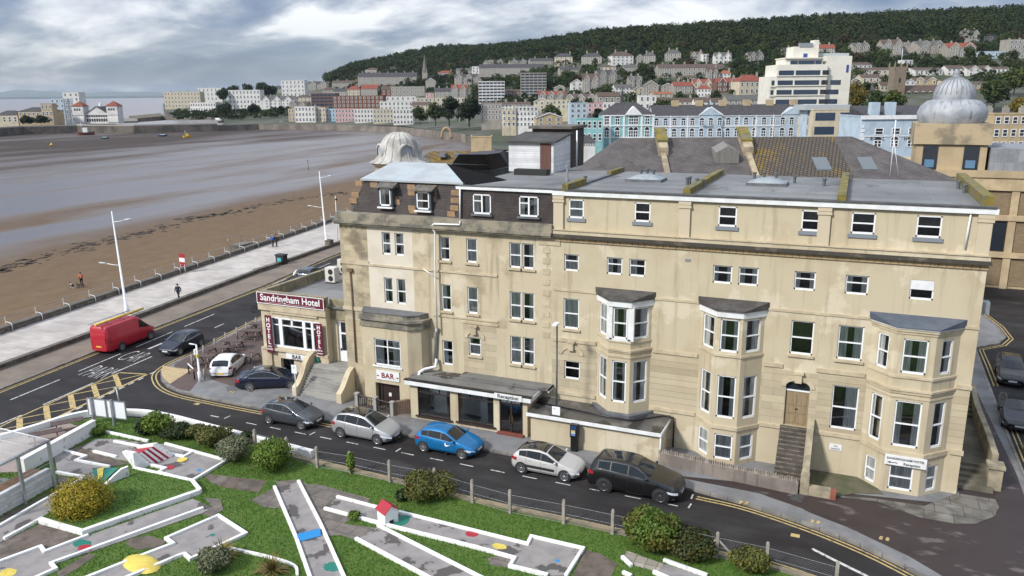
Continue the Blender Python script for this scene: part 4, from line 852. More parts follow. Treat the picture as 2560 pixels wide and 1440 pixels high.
# ================================================================ vehicles
CARS={
'hatch':dict(L=3.98,W=1.74,top=[(0,.42),(.04,.60),(.25,.74),(.85,.92),(1.12,1.0),(1.9,1.39),(2.3,1.46),(2.9,1.45),(3.45,1.36),(3.72,1.15),(3.88,.95),(3.95,.72),(3.98,.45)],
belt=[(0,.5),(.85,.86),(1.15,.91),(2.4,.96),(3.4,1.04),(3.8,.93),(3.98,.6)],ws=(1.16,1.86),rw=(3.5,3.85),sw=[(1.22,2.12),(2.20,2.98),(3.05,3.42)],wheels=(.76,3.30),wr=.315),
'mpv':dict(L=4.29,W=1.81,top=[(0,.42),(.04,.62),(.3,.82),(.8,1.0),(1.0,1.09),(1.85,1.52),(2.3,1.61),(3.1,1.61),(3.75,1.50),(4.02,1.2),(4.18,.98),(4.26,.72),(4.29,.45)],
belt=[(0,.5),(.8,.92),(1.1,.98),(2.4,1.02),(3.7,1.10),(4.1,.98),(4.29,.6)],ws=(1.05,1.85),rw=(3.8,4.12),sw=[(1.12,2.25),(2.33,3.15),(3.22,3.75)],wheels=(.86,3.50),wr=.33),
'saloon':dict(L=4.90,W=1.85,top=[(0,.42),(.04,.58),(.3,.74),(1.1,.93),(1.45,.99),(2.35,1.38),(2.8,1.46),(3.3,1.44),(3.85,1.26),(4.2,1.06),(4.7,1.0),(4.85,.9),(4.9,.5)],
belt=[(0,.5),(1.1,.86),(1.5,.92),(2.8,.96),(3.9,1.0),(4.3,.95),(4.7,.9),(4.9,.6)],ws=(1.5,2.33),rw=(3.55,4.15),sw=[(1.62,2.72),(2.80,3.78)],wheels=(.88,3.82),wr=.345),
'suv':dict(L=4.95,W=2.02,top=[(0,.5),(.04,.78),(.2,.96),(1.2,1.16),(1.5,1.22),(2.2,1.68),(2.6,1.79),(3.4,1.80),(4.45,1.74),(4.72,1.44),(4.88,1.12),(4.92,.8),(4.95,.55)],
belt=[(0,.62),(1.2,1.05),(1.6,1.12),(2.8,1.18),(4.2,1.28),(4.7,1.12),(4.95,.7)],ws=(1.55,2.2),rw=(4.36,4.75),sw=[(1.7,2.65),(2.72,3.6),(3.66,4.3)],wheels=(.93,3.93),wr=.395),
'van':dict(L=5.53,W=1.97,top=[(0,.5),(.05,.8),(.3,1.02),(.75,1.22),(.95,1.36),(1.65,2.1),(2.0,2.34),(2.4,2.38),(5.3,2.38),(5.47,2.28),(5.52,1.4),(5.53,.5)],
belt=[(0,.6),(.75,1.05),(1.0,1.2),(2.4,1.32),(5.3,1.34),(5.53,1.2)],ws=(.98,1.66),rw=None,sw=[(1.12,1.98)],wheels=(.85,4.12),wr=.345)}
CARPAINT={}
def paint(name,col,metal=.0,rough=.32):return mat(name,col,rough,coat=.45,metal=metal,spec=.5)
TAILRED=mat('tail_light_red',(.32,.012,.018),.18,coat=1.)
HEADL=mat('headlight_glass',(.62,.66,.70),.12,coat=1.)
CARGLASS=mat('car_glass',(.016,.020,.022),.05,spec=.55)
PLATE_W=mat('number_plate_white',(.70,.70,.68),.5);PLATE_Y=mat('number_plate_yellow',(.75,.50,.06),.5)
PLASTIC=mat('black_car_plastic',(.022,.022,.024),.55)
ALLOY=mat('alloy_wheel',(.46,.47,.49),.28,metal=.8);DARKALLOY=mat('dark_alloy_wheel',(.12,.12,.13),.3,metal=.7)
def car(kind,label,cat,body,pos,head,roofm=None,alloy=ALLOY,name='parked_car',trim=None,rear_plate=True,group=None,mould=None):
 S=CARS[kind];L,Wd=S['L'],S['W']/2
 root=empty(name,(0,0,0),label,cat,group)
 tx,tz=zip(*S['top']);bx,bz=zip(*S['belt'])
 X=np.unique(np.concatenate([np.linspace(0,L,44),[.02,.06,.12,L-.02,L-.06,L-.12]]))
 sm=lambda f:(lambda x:(f(x-.05)+2*f(x)+f(x+.05))/4)
 top=sm(lambda x:np.interp(x,tx,tz));belt0=sm(lambda x:np.interp(x,bx,bz))
 belt=lambda x:min(belt0(x),top(x)-.03)
 hw=lambda x:Wd*(1-.30*max(0,1-x/.55)**2.4-.02*max(0,1-x/1.4)-.20*max(0,1-(L-x)/.40)**2.6-.03*max(0,1-(L-x)/1.2))
 boxy=kind == 'van'
 def wroof(x):h=top(x)-belt(x);return hw(x)*(1-(.10 if boxy else .34)*min(1,h/.55))
 zb=lambda x:.20+.14*max(0,1-x/.5)**2+.12*max(0,1-(L-x)/.5)**2
 def ring(x):
  w,z0,bt,tp,wr_=hw(x),zb(x),belt(x),top(x),wroof(x);gh=min(1,(tp-bt)/.3)
  return [(0,z0),(w*.86,z0),(w*.95,z0+.06),(w*.99,z0+.22),(w,z0+(bt-z0)*.62),(w*.985,bt-.05),(w*.955,bt),(wr_+(.02 if gh > .5 else 0),bt+(tp-bt)*.86),(wr_*.90,tp-.02*gh),(wr_*.5,tp+.012*gh),(0,tp+.02*gh)]
 b=MB();vs=[];n=11
 for x in X:
  r=ring(x);px=L/2-x
  vs += [(px,y,z) for y,z in r]+[(px,-y,z) for y,z in r[::-1]][1:-1]
 m=2*n-2;fs=[(i*m+j,i*m+(j+1) % m,(i+1)*m+(j+1) % m,(i+1)*m+j) for i in range(len(X)-1) for j in range(m)]
 b.add(vs,fs,0,True);b.add(vs[:m],[tuple(range(m))],0);b.add(vs[-m:],[tuple(range(m-1,-1,-1))],0)
 b.build('body',body,root,world=False)
 def side(x,t,e=.008):  # a point on the glasshouse side, t from belt to roof
  r=ring(x);(y0,z0),(y1,z1)=r[6],r[7];return (L/2-x,y0+(y1-y0)*t+e,z0+(z1-z0)*t+e*.4)
 def flank(x,z,e=.008):
  r=ring(x)[1:7];ys=np.interp(z,[q[1] for q in r],[q[0] for q in r]);return (L/2-x,ys+e,z)
 def mirror(P,s):return [(p[0],s*p[1],p[2]) for p in P]
 for s in (1,-1):
  if kind != 'van':
   k=MB();P=[];x0,x1=S['sw'][0][0]-.05,S['sw'][-1][1]+.05
   for i in range(25):x=x0+(x1-x0)*i/24;P += [side(x,.05,.004),side(x,.95,.004)]
   k.add(mirror(P,s),[(2*i,2*i+2,2*i+3,2*i+1) for i in range(24)],0,True);k.build('window_surround',BLACK,root,world=False,fix=False)
  for (x0,x1) in S['sw']:
   k=MB();N=7;P=[]
   for i in range(N+1):
    x=x0+(x1-x0)*i/N;P += [side(x,.10),side(x,.90)]
   k.add(mirror(P,s),[(2*i,2*i+2,2*i+3,2*i+1) for i in range(N)],0,True);k.build('side_window',CARGLASS,root,world=False,fix=False)
  if trim:
   k=MB();x0,x1=S['sw'][0][0]-.05,S['sw'][-1][1]+.08;Pt=mirror([side(x0+(x1-x0)*i/14,.96,.012) for i in range(15)],s);k.tube(Pt,.016,5,cap=False);k.tube(mirror([side(x0+(x1-x0)*i/14,.04,.012) for i in range(15)],s),.014,5,cap=False);k.build('chrome_trim',trim,root,world=False)
  k=MB();xa=S['ws'][0]+.12;c=side(xa,.25,.07);c=(c[0],s*(c[1]+.06),c[2]+.04)
  k.lathe([(.0,-.08),(.08,-.07),(.115,0),(.08,.07),(0,.08)],(0,0,0),10,M=Matrix.Translation(c) @ Matrix.Diagonal((.75,1,.85,1)));k.build('wing_mirror',body if kind != 'van' else PLASTIC,root,world=False)
  # lamps, arches, sills, handles
  zl=belt(.35)-.10;N=6;P=[]
  for i in range(N+1):x=.07+.55*i/N*(1.0 if kind != 'van' else .8);P += [flank(x,zl-.11+.10*i/N,.010),flank(x,zl+.01+.09*i/N,.010)]
  k=MB();k.add(mirror(P,s),[(2*i,2*i+2,2*i+3,2*i+1) for i in range(N)],0,True);k.build('headlight',HEADL,root,world=False,fix=False)
  P=[];zt=(belt(L-.3)-.22) if kind != 'van' else .95
  for i in range(N+1):x=L-.40+.36*i/N;P += [flank(x,zt+.02,.012),flank(x,zt+(.20 if kind != 'van' else .45),.012)]
  k=MB();k.add(mirror(P,s),[(2*i,2*i+2,2*i+3,2*i+1) for i in range(N)],0,True);k.build('tail_light',TAILRED,root,world=False,fix=False)
  k=MB();P=[]
  for i in range(15):x=S['wheels'][0]+.4+(S['wheels'][1]-S['wheels'][0]-.8)*i/14;P += [flank(x,.215,.010),flank(x,.33,.010)]
  k.add(mirror(P,s),[(2*i,2*i+2,2*i+3,2*i+1) for i in range(14)],0,True);k.build('sill',PLASTIC,root,world=False,fix=False)
  if mould:
   k=MB();P=[]
   for i in range(11):x=1.35+1.75*i/10;P += [flank(x,.46,.016),flank(x,.62,.016)]
   k.add(mirror(P,s),[(2*i,2*i+2,2*i+3,2*i+1) for i in range(10)],0,True);k.build('side_moulding',PLASTIC,root,world=False,fix=False)
  k=MB()
  for x in [w_[1]+.03 for w_ in S['sw'][:2]]+[S['sw'][0][0]+.02]:
   k.tube(mirror([flank(x,.36+.06*i,.001) for i in range(int((belt(x)-.40)/.06)+1)],s),.007,4,cap=False)
  k.build('door_seam',PLASTIC,root,world=False)
  for x in [w_[1]-.18 for w_ in S['sw'][:(2 if len(S['sw']) > 1 else 1)]]:
   p=flank(x,belt(x)-.10,.012);k=MB();k.box(p[0]-.09,s*p[1]-.018,p[2]-.014,p[0]+.09,s*p[1]+.018,p[2]+.014);k.build('door_handle',body,root,world=False)
  for x in S['wheels']:
   w=hw(x)+.004;k=MB();M_=Matrix.Translation((L/2-x,0,S['wr']+.015));y0,y1=(w-.24,w) if s > 0 else (-w,-w+.24)
   k.cyl((L/2-x,y0,S['wr']+.02),S['wr']+.055,y1-y0,24,axis='y');k.build('wheel_arch',PLASTIC,root,world=False)
   wl=wheel(S['wr'],alloy);wl.parent=root;wl.location=(L/2-x,s*(hw(x)-.085),S['wr']);wl.rotation_euler=(0,0,0 if s > 0 else math.pi)
 def deck(x0,x1,f,mt,nm,e=.010,N=8):
  k=MB();P=[]
  for i in range(N+1):
   x=x0+(x1-x0)*i/N;w=wroof(x);tp=top(x)+e;P += [(L/2-x,w*.90*f,tp-.016),(L/2-x,w*.45*f,tp+.014),(L/2-x,0,tp+.022),(L/2-x,-w*.45*f,tp+.014),(L/2-x,-w*.90*f,tp-.016)]
  k.add(P,[(5*i+j,5*i+j+1,5*i+5+j+1,5*i+5+j) for i in range(N) for j in range(4)],0,True);return k.build(nm,mt,root,world=False,fix=False)
 wsn=deck(*S['ws'],.94,CARGLASS,'windscreen')
 if S['rw']:deck(*S['rw'],.92,CARGLASS,'rear_window')
 if roofm:deck(S['ws'][1]+.06,(S['rw'] or (L-.3,))[0]-.05,1.03,roofm,'roof_panel')
 k=MB();xx=.035
 k.box(L/2-.10,-Wd*.52,belt(.1)-.22,L/2+.004,Wd*.52,belt(.1)-.10);k.box(L/2-.12,-Wd*.6,.26,L/2+.002,Wd*.6,.40);k.build('grille',PLASTIC,root,world=False)
 k=MB();k.box(L/2-.02,-.26,.42,L/2+.016,.26,.53);k.build('front_plate',PLATE_W,root,world=False)
 if rear_plate:k=MB();zp=.62 if kind in ('saloon','suv','van') else .40;k.box(-L/2-.014,-.26,zp,-L/2+.03,.26,zp+.11);k.build('rear_plate',PLATE_Y,root,world=False)
 root.location=(pos[0],pos[1],pos[2] if len(pos) > 2 else 0);root.rotation_euler=(0,0,math.atan2(head[1],head[0]))
 return root
WH={}
def wheel(r,alloy):
 k=(r,alloy.name)
 if k not in WH:
  b=MB();b.lathe([(r*.70,-.10),(r*.96,-.10),(r,-.06),(r,.06),(r*.96,.095),(r*.72,.10)],n=28,M=Matrix.Rotation(R(-90),4,'X'));t=b.build('wheel',RUBBER,None,world=False)
  b=MB();M_=Matrix.Rotation(R(-90),4,'X');b.lathe([(r*.73,.10),(r*.70,.06),(r*.60,.04),(0,.035)],n=24,M=M_,m=1);b.lathe([(r*.74,.104),(r*.66,.106),(r*.64,.05)],n=24,M=M_)
  b.lathe([(.0,.095),(r*.2,.09),(r*.22,.05)],n=12,M=M_)
  for i in range(5):
   Q=Matrix.Rotation(R(72*i),4,'Y')
   for d in (-1,1):b.add([(-.018+d*r*.07,.06,r*.1),(.018+d*r*.07,.06,r*.1),(.022+d*r*.16,.09,r*.68),(-.022+d*r*.16,.09,r*.68),(-.018+d*r*.07,.092,r*.1),(.018+d*r*.07,.092,r*.1),(.022+d*r*.16,.103,r*.68),(-.022+d*r*.16,.103,r*.68)],[(4,5,6,7),(0,1,5,4),(1,2,6,5),(2,3,7,6),(3,0,4,7)],0,False,Q)
  b.build('rim',[alloy,PLASTIC],t,world=False);WH[k]=t;return t
 return copy_tree(WH[k])
def on_wheels(rear,front,kind,right=True):
 """centre and heading from where the two near wheels touch the road"""
 S=CARS[kind];a,c=Vector(G(*rear)),Vector(G(*front));h=(c-a).normalized();n=Vector((-h.y,h.x)) if right else Vector((h.y,-h.x))
 mid=(a+c)/2+n*(S['W']/2-.12);ax=S['L']/2-(S['wheels'][0]+S['wheels'][1])/2
 return (mid.x-h.x*ax,mid.y-h.y*ax),h
GP='cars parked along the kerb in front of the hotel'
def vehicles():
 P=lambda r,f,k,right=True:on_wheels(r,f,k,right)
 pos,h=P((672,1058),(759,1074),'hatch');h=Vector((1,.01));car('hatch','metallic grey hatchback parked behind the silver people carrier','car',paint('grey_metallic',(.085,.095,.108),.5),pos,h,mat('dark_glass_roof',(.02,.02,.022),.08,coat=1.),trim=CHROME,group=GP)
 pos,h=P((856,1093),(943,1111),'mpv');car('mpv','silver people carrier with a dark glass roof parked at the kerb','car',paint('silver_metallic',(.48,.49,.50),.5),pos,Vector((1,-.01)),MATS['dark_glass_roof'],group=GP)
 pos,h=P((1060,1128),(1157,1147),'hatch');car('hatch','bright blue hatchback parked in front of the reception','car',paint('bright_blue',(.008,.17,.42),.3),pos,Vector((1,-.01)),group=GP)
 pos,h=P((1307,1181),(1408,1203),'hatch');car('hatch','pale grey small car with a black roof and black side strips','car',paint('pale_grey',(.50,.49,.48),.1),pos,Vector((1,-.015)),mat('black_roof_paint',(.012,.012,.013),.15,coat=1.),mould=True,group=GP)
 pos,h=P((1512,1229),(1650,1257),'suv');car('suv','big black four by four parked last in the kerbside row','car',paint('gloss_black',(.008,.008,.009),0,.2),pos,Vector((1,-.02)),MATS['dark_glass_roof'],alloy=DARKALLOY,group=GP)
 pos,h=P((578,947),(617,908),'hatch');car('hatch','white hatchback parked nose in beside the picnic tables','car',paint('white_car',(.72,.73,.74)),pos,h)
 pos,h=P((627,978),(730,974),'saloon');car('saloon','dark navy saloon parked below the bar wing of the hotel','car',paint('navy_car',(.010,.014,.034),.2,.22),pos,h,MATS['dark_glass_roof'],trim=CHROME)
 pos,h=P((309,875),(372,847),'van');h=Vector((-.10,1)).normalized();vn=car('van','red high roofed van driving along the seafront road','van',paint('van_red',(.42,.012,.028),0,.38),pos,h,name='delivery_van')
 vehicle_extras(vn)
 pos,h=P((500,865),(449,887),'hatch',False);h=Vector((.10,-1)).normalized();car('hatch','dark blue hatchback driving towards the junction past the red van','car',paint('midnight_blue',(.018,.022,.036),.3),pos,h,name='moving_car',trim=CHROME)
 car('hatch','slate blue car on the seafront road half hidden by the bar wing roof','car',paint('slate_blue',(.05,.07,.10),.4),(-56.0,72.0),Vector((-.12,1)),name='moving_car')
 car('mpv','black car on the seafront road seen from behind near the stone pier','car',paint('gloss_black',(.008,.008,.009)),(-60.2,88.5),Vector((-.12,1)),name='moving_car')
 x,y=G(2525,975);car('mpv','black family car parked nose on beside the hotel side wall','car',paint('gloss_black',(.008,.008,.009)),(x+.35,y+2.6),Vector((-.08,-1)),group='cars parked along the side road')
 x,y=G(2560,1085);car('saloon','dark grey open topped car cut off by the right edge of the picture','car',paint('charcoal_car',(.03,.033,.038),.4),(x-.1,y+2.3),Vector((-.08,-1)),mat('black_hood',(.012,.012,.012),.85),group='cars parked along the side road')
 x,y=G(2575,1175);car('hatch','third dark car in the side road row with only its corner in view','car',paint('charcoal_car',(.03,.033,.038),.4),(x+.9,y+1.4),Vector((-.06,-1)),group='cars parked along the side road')
def vehicle_extras(vn):
# ladder and yellow pole lie on the van's roof rack
 M=Matrix.Translation(vn.location) @ Matrix.Rotation(vn.rotation_euler.z,4,'Z')
 b=MB()
 for x in (-2.0,-.6,.8):b.tube([M @ Vector((x,-.85,2.42)),M @ Vector((x,-.8,2.52)),M @ Vector((x,.8,2.52)),M @ Vector((x,.85,2.42))],.025,6)
 b.build('roof_rack',PLASTIC,None) and None
 o=bpy.context.scene.objects[-1] if 0 else COL.objects[-1];o.name='roof_rack';mw=o;mw.parent=vn;mw.matrix_parent_inverse=M.inverted()
 b=MB();b.tube([M @ Vector((-3.1,-.25,2.63)),M @ Vector((2.2,-.25,2.63))],.10,10);tag(b.build('yellow_pole',mat('yellow_plastic',(.72,.50,.09),.45),None),'long pale yellow tube lying on the red van roof rack','tube')
 l=empty('ladder',M @ Vector((-2.9,.35,2.58)),'aluminium ladder lying on the roof of the red van beside the yellow tube','ladder')
 b=MB();b.tube([M @ Vector((-2.9,.1,2.58)),M @ Vector((1.6,.1,2.58))],.035,6);b.cut();b.tube([M @ Vector((-2.9,.6,2.58)),M @ Vector((1.6,.6,2.58))],.035,6);b.cut()
 b.build_each('stile',GALV,l);b=MB()
 for i in range(16):x=-2.8+i*.29;b.tube([M @ Vector((x,.1,2.59)),M @ Vector((x,.6,2.59))],.018,5);b.cut()
 b.build_each('rung',GALV,l)
vehicles()
# ================================================================ the crazy golf garden
GRASS=mat('lawn',(.062,.125,.016),.95,(.085,.14,.022),1.0,(.35,.7),8,bump=.5,bscale=20,col3=(.10,.11,.035),scale3=.35,thr3=(.62,.76))
LANE=mat('lane_concrete',(.27,.25,.24),.75,(.22,.205,.20),1.2,(.4,.6),7,col3=(.085,.075,.072),scale3=.62,thr3=(.575,.59),bump=.1,bscale=30)
WK=mat('white_kerb',(.78,.78,.77),.75,(.42,.40,.36),2.2,(.58,.72),bump=.25,bscale=9)
EARTH=mat('bare_earth',(.135,.105,.085),.95,(.085,.068,.055),1.6,bump=.6,bscale=7,col3=(.19,.165,.145),scale3=.7)
CRAZY=mat('crazy_paving',(.19,.165,.145),.9,(.13,.115,.10),1.2,bump=.4,brick=(.9,.8,(.07,.06,.05),.02,'xy',.35))
RED=mat('red_paint',(.36,.018,.035),.6,(.26,.02,.03),3,(.5,.75));TEAL=mat('green_paint',(.012,.16,.12),.6);YELO=mat('yellow_paint',(.66,.53,.10),.6,(.55,.42,.08),2);BLUE=mat('blue_paint',(.015,.22,.52),.55)
LANES=[]     # polygons the grass keeps clear of
c3=lambda x,y:(x/2.938,950+y/2.938);c5=lambda x,y:(700+x/3.2,1080+y/3.2);c6=lambda x,y:(1400+x/3.657,1080+y/3.657);cb=lambda x,y:(x/4.8,1020+y/4.8)
def PX(f,*p):return [G(*f(*q)) for q in p]
def patch(name,pts,z,mt,kind=True,z0=None,clear=True,par=None):
 b=MB();b.prism(pts,z0 if z0 is not None else z-.05,z);o=b.build(name,mt,par)
 if kind:struct(o)
 if clear:LANES.append(pts)
 return o
def lane(label,surf,kerbs,z=.07,kh=.18,name='golf_lane',w=.165):
 c=Vector((sum(p[0] for p in surf)/len(surf),sum(p[1] for p in surf)/len(surf),0));root=empty(name,c,label,'golf lane','lanes of the crazy golf course')
 b=MB();b.prism(surf,-.05,z);b.build('lane_surface',LANE,root);LANES.append(surf)
 for k in kerbs:
  b=MB()
  l,r=offset_line(k,-w/2),offset_line(k,w/2)
  e=lambda i:(1.08*(Vector(k[i])-Vector(k[i-1])).normalized())*.05
  for i in range(len(k)-1):
   t=(Vector(k[i+1])-Vector(k[i])).normalized();nrm=Vector((t.y,-t.x))*w/2;a=Vector(k[i])-t*w*.45;c2=Vector(k[i+1])+t*w*.45;q=.001*i
   b.prism([tuple(a-nrm),tuple(c2-nrm),tuple(c2+nrm),tuple(a+nrm)],-.05,kh+q)
  b.build('kerb',WK,root,bevel=.02);LANES.append(l+r[::-1])
 return root
def disc(name,f,x,y,rx,ry,mt,par,z=.078,rot=0):
 c=G(*f(x,y));b=MB();n=18;b.prism([(c[0]+rx*math.cos(2*math.pi*i/n)*(1+.12*math.sin(3*i)),c[1]+ry*math.sin(2*math.pi*i/n)*(1+.1*math.cos(2*i))) for i in range(n)],z-.02,z);return b.build(name,mt,par)
def golf():
 edge=[tuple(p) for p in GARD_S[:6]]+[(9,29)]
 lawn=[(p[0],p[1]-.12) for p in edge]+[(9,8),(-47,8)]+[(p[0]+.25,p[1]-.3) for p in WWALL[::-1][1:]]
 patch('lawn',lawn,.03,GRASS,z0=-.3,clear=False)
 # white retaining wall round the corner of the garden
 w=empty('white_wall',(-41,34.5,0),'white painted wall curving round the corner of the golf garden','wall')
 b=MB();wallband(b,smooth_line(WWALL[:9],4),.3,-.1,.42);wallband(b,WWALL[8:],.3,-.1,.42);b.build('wall_body',WK,w)
 b=MB();wallband(b,[(p[0],p[1]) for p in GARD_S],.28,-.1,.13);tag(b.build('garden_kerb',mat('garden_kerb',(.30,.24,.15),.9,(.20,.17,.12),1.5),None),'long low buff kerb under the wire fence','kerb')
 # lane with the red striped hump bridge
 s=PX(c3,(600,505),(700,440),(850,440),(1080,470),(1215,480),(1650,600),(1400,750),(1210,690),(1220,655),(1090,630),(860,590))
 r=lane('lane with the red and white striped hump bridge near the shrubs',s,[PX(c3,(765,388),(1085,458)),PX(c3,(1220,480),(1665,603),(1405,758),(1165,690)),PX(c3,(845,463),(1025,498)),PX(c3,(695,537),(850,575)),PX(c3,(1095,632),(1218,662),(1165,690)),PX(c3,(1262,555),(1352,576),(1408,545))])
 # hump: two slopes meeting at a ridge, scalloped cheeks
 A=[Vector((*G(*cb(*p),0.0),0)) for p in ((1510,535),(1640,490))];Rg=[Vector((*G(*cb(*p),.95),.95)) for p in ((1640,555),(1840,462))];Bt=[Vector((*G(*cb(*p),.06),.06)) for p in ((1800,690),(2040,600))]
 b=MB();b.quad(A[0],A[1],Rg[1],Rg[0]);b.build('hump_front',RED,r)
 n=7
 for i in range(n):
  t0,t1=i/n,(i+1)/n;b=MB();L=lambda P,t:P[0].lerp(P[1],t)
  b.quad(L(Rg,t0),L(Rg,t1),L(Bt,t1),L(Bt,t0));b.build('hump_stripe',RED if i % 2 == 0 else WK,r)
 for k,(a,g_,e) in enumerate(((A[0],Rg[0],Bt[0]),(A[1],Rg[1],Bt[1]))):
  b=MB();out=(Rg[0]-Rg[1]).normalized()*(.22 if k == 0 else -.22);m_=10
  up=[a.lerp(g_,i/m_)+Vector((0,0,.16)) for i in range(m_+1)]+[g_.lerp(e,i/m_)+Vector((0,0,.16+.05*(i % 2))) for i in range(1,m_+1)]
  for p,q in zip(up[:-1],up[1:]):
   P=[p,q,q+out,p+out];b.add([(v.x,v.y,0) for v in P]+P,[(4,5,6,7),(0,1,5,4),(1,2,6,5),(2,3,7,6),(3,0,4,7)])
  b.build('hump_cheek',WK,r)
 disc('yellow_spot',c3,1340,598,.28,.3,YELO,r,.12);disc('red_spot',c3,1245,652,.3,.25,RED,r,.10);disc('blue_cup',c3,1462,670,.14,.14,BLUE,r)
 # lane with the green and yellow ramp
 s=PX(c3,(455,530),(630,572),(560,602),(800,650),(680,655),(700,750),(760,775),(620,730),(425,690),(395,560))
 r=lane('lane with the green and yellow ramp beside the kiosk',s,[PX(c3,(460,527),(632,572),(560,602),(800,648)),PX(c3,(425,690),(622,727))])
 P=[Vector((*G(*cb(*p),z),z)) for p,z in (((1100,765),.07),((1140,885),.07),((1330,800),.75),((1440,712),.75))];bk=[Vector((v.x,v.y,0)) for v in P]
 P=[Vector((*G(*cb(1105,745),.07),.07)),Vector((*G(*cb(1150,890),.07),.07)),Vector((*G(*cb(1225,905),.07),.07)),Vector((*G(*cb(1420,715),.6),.6)),Vector((*G(*cb(1190,720),.25),.25))]
 b=MB();b.quad(*P);b.build('ramp',TEAL,r)
 q=[P[0].lerp(P[3],.2),P[1].lerp(P[3],.1),P[1].lerp(P[3],.3),P[0].lerp(P[3],.45),P[4].lerp(P[3],.45),P[4].lerp(P[3],.3)];b=MB();b.quad(*[v+Vector((0,0,.05)) for v in q]);b.build('ramp_painting',YELO,r)
 b=MB();K=[Vector((*G(*cb(*p),z),z)) for p,z in (((1225,925),.2),((1290,870),.42),((1360,800),.6),((1450,720),.8),((1530,690),.85))]
 for p,q in zip(K[:-1],K[1:]):
  o=Vector((.16,-.1,0));PP=[p,q,q+o,p+o];b.add([(v.x,v.y,0) for v in PP]+PP,[(4,5,6,7),(0,1,5,4),(1,2,6,5),(2,3,7,6),(3,0,4,7)])
 b.build('ramp_cheek',WK,r)
 # long lane in front of the kiosk
 s=PX(c3,(622,727),(-60,1120),(-60,1250),(40,1175),(390,985),(420,900))
 lane('long straight lane running past the kiosk wall',s,[PX(c3,(622,729),(300,910),(-60,1120)),PX(c3,(392,985),(42,1175))])
 # raised lawn with the yellow bush
 bed=PX(c3,(300,1045),(610,1130),(1465,828),(1415,768),(985,672),(760,778),(400,985))
 bb=empty('lawn_bed',(bed[0][0],bed[0][1],0),'raised lawn bed with white walls under the yellow bush','lawn bed');b=MB();b.prism(bed,0,.26);b.build('bed_lawn',GRASS,bb)
 for k,(kk,hh) in enumerate(((PX(c3,(300,1052),(610,1140),(1470,838)),.30),(PX(c3,(1470,838),(1415,768),(985,674)),.29))):b=MB();wallband(b,kk,.24,-.05,hh);b.build('bed_wall',WK,bb,bevel=.02)
 LANES.append(PX(c3,(290,1050),(610,1150),(1480,840),(1420,760),(985,660)))
 s=PX(c3,(1415,880),(1560,945),(1490,985),(380,1370),(410,1410),(200,1500),(-60,1560),(-60,1370),(300,1240),(330,1275),(640,1155))
 r=lane('lane below the yellow bush bed with a teal and red blot',s,[PX(c3,(640,1158),(330,1277),(302,1238),(-60,1372)),PX(c3,(1485,957),(378,1362),(413,1402),(150,1520))])
 disc('teal_blot',c3,605,1212,.5,.3,TEAL,r);disc('red_blot',c3,632,1245,.42,.26,RED,r,.084);disc('yellow_blot',c3,60,1425,.4,.3,YELO,r)
 s=PX(c3,(1605,1010),(1810,1145),(1400,1330),(1355,1290),(880,1490),(620,1490),(980,1335),(1275,1215),(1222,1178))
 r=lane('lane with a big pale yellow hump at the near left',s,[PX(c3,(620,1475),(980,1330),(1275,1217),(1222,1178),(1605,1010),(1808,1142),(1400,1330),(1355,1290),(880,1490))])
 c=G(*c3(1040,1360));b=MB();n=20
 b.lathe([(1,0),(.92,.10),(.7,.22),(.35,.29),(0,.31)],(0,0,0),n,M=Matrix.Translation((c[0],c[1],.06)) @ Matrix.Rotation(R(-8),4,'Z') @ Matrix.Diagonal((1.1,.62,.6,1)))
 b.build('yellow_hump',YELO,r);disc('teal_cup',c3,1560,1148,.13,.12,TEAL,r)
 # near lane with the blue hump
 s=[G(*p) for p in ((690,1222),(745,1208),(860,1445),(772,1450))]
 r=lane('narrow lane crossed by a bright blue hump',s,[[G(687,1222),G(740,1347),G(778,1455)],[G(747,1208),G(801,1313),G(866,1460)]])
 P=[Vector((*G(*c5(*p),.1),.1)) for p in ((128,815),(318,770),(328,830),(150,878))];b=MB();mid=[(P[0]+P[3])/2+Vector((0,0,.16)),(P[1]+P[2])/2+Vector((0,0,.16))]
 b.quad(P[0],P[1],mid[1],mid[0]);b.quad(mid[0],mid[1],P[2],P[3]);b.build('blue_hump',BLUE,r);disc('teal_patch',c5,420,1090,.42,.35,TEAL,r)
 # lane with the little house
 s=[G(*p) for p in ((845,1245),(944,1271),(1008,1286),(1319,1363),(1328,1344),(1459,1374),(1416,1442),(1366,1442),(1275,1419),(1287,1399),(1187,1371),(959,1314),(814,1274))]
 r=lane('long lane that runs through the little red roofed house',s,[[G(845,1247),G(944,1273)],[G(1000,1285),G(1319,1365),G(1328,1346),G(1458,1376),G(1416,1442)],[G(814,1276),G(959,1315),G(1187,1372),G(1287,1400),G(1275,1420),G(1366,1442)]])
 disc('teal_fan',c5,975,720,.35,.55,TEAL,r);disc('red_fan',c5,1535,825,.32,.26,RED,r);disc('yellow_disc',c5,1755,925,.36,.22,YELO,r);disc('blue_cup',c5,2222,1042,.1,.1,BLUE,r)
 c=G(*c5(865,720));h=empty('toy_house',(c[0],c[1],0),'little white golf house with a bright red pitched roof','golf obstacle',rz=R(-27));h.scale=(.88,.88,.78)
 b=MB();wall_holes(b,-.42,.42,0,.95,[],-.42);wall_holes(b,-.42,.42,0,.95,[(-.16,.16,0,.35)],0,.2,tf=lambda x,y,z:(.42-y,x,z));b.quad((.42,.42,0),(-.42,.42,0),(-.42,.42,.95),(.42,.42,.95));b.quad((-.42,.42,0),(-.42,-.42,0),(-.42,-.42,.95),(-.42,.42,.95))
 b.add([(.42,-.42,.95),(.42,.42,.95),(.42,0,1.3)],[(0,1,2)]);b.add([(-.42,-.42,.95),(-.42,.42,.95),(-.42,0,1.3)],[(0,2,1)]);b.build('house_wall',WK,h,world=False)
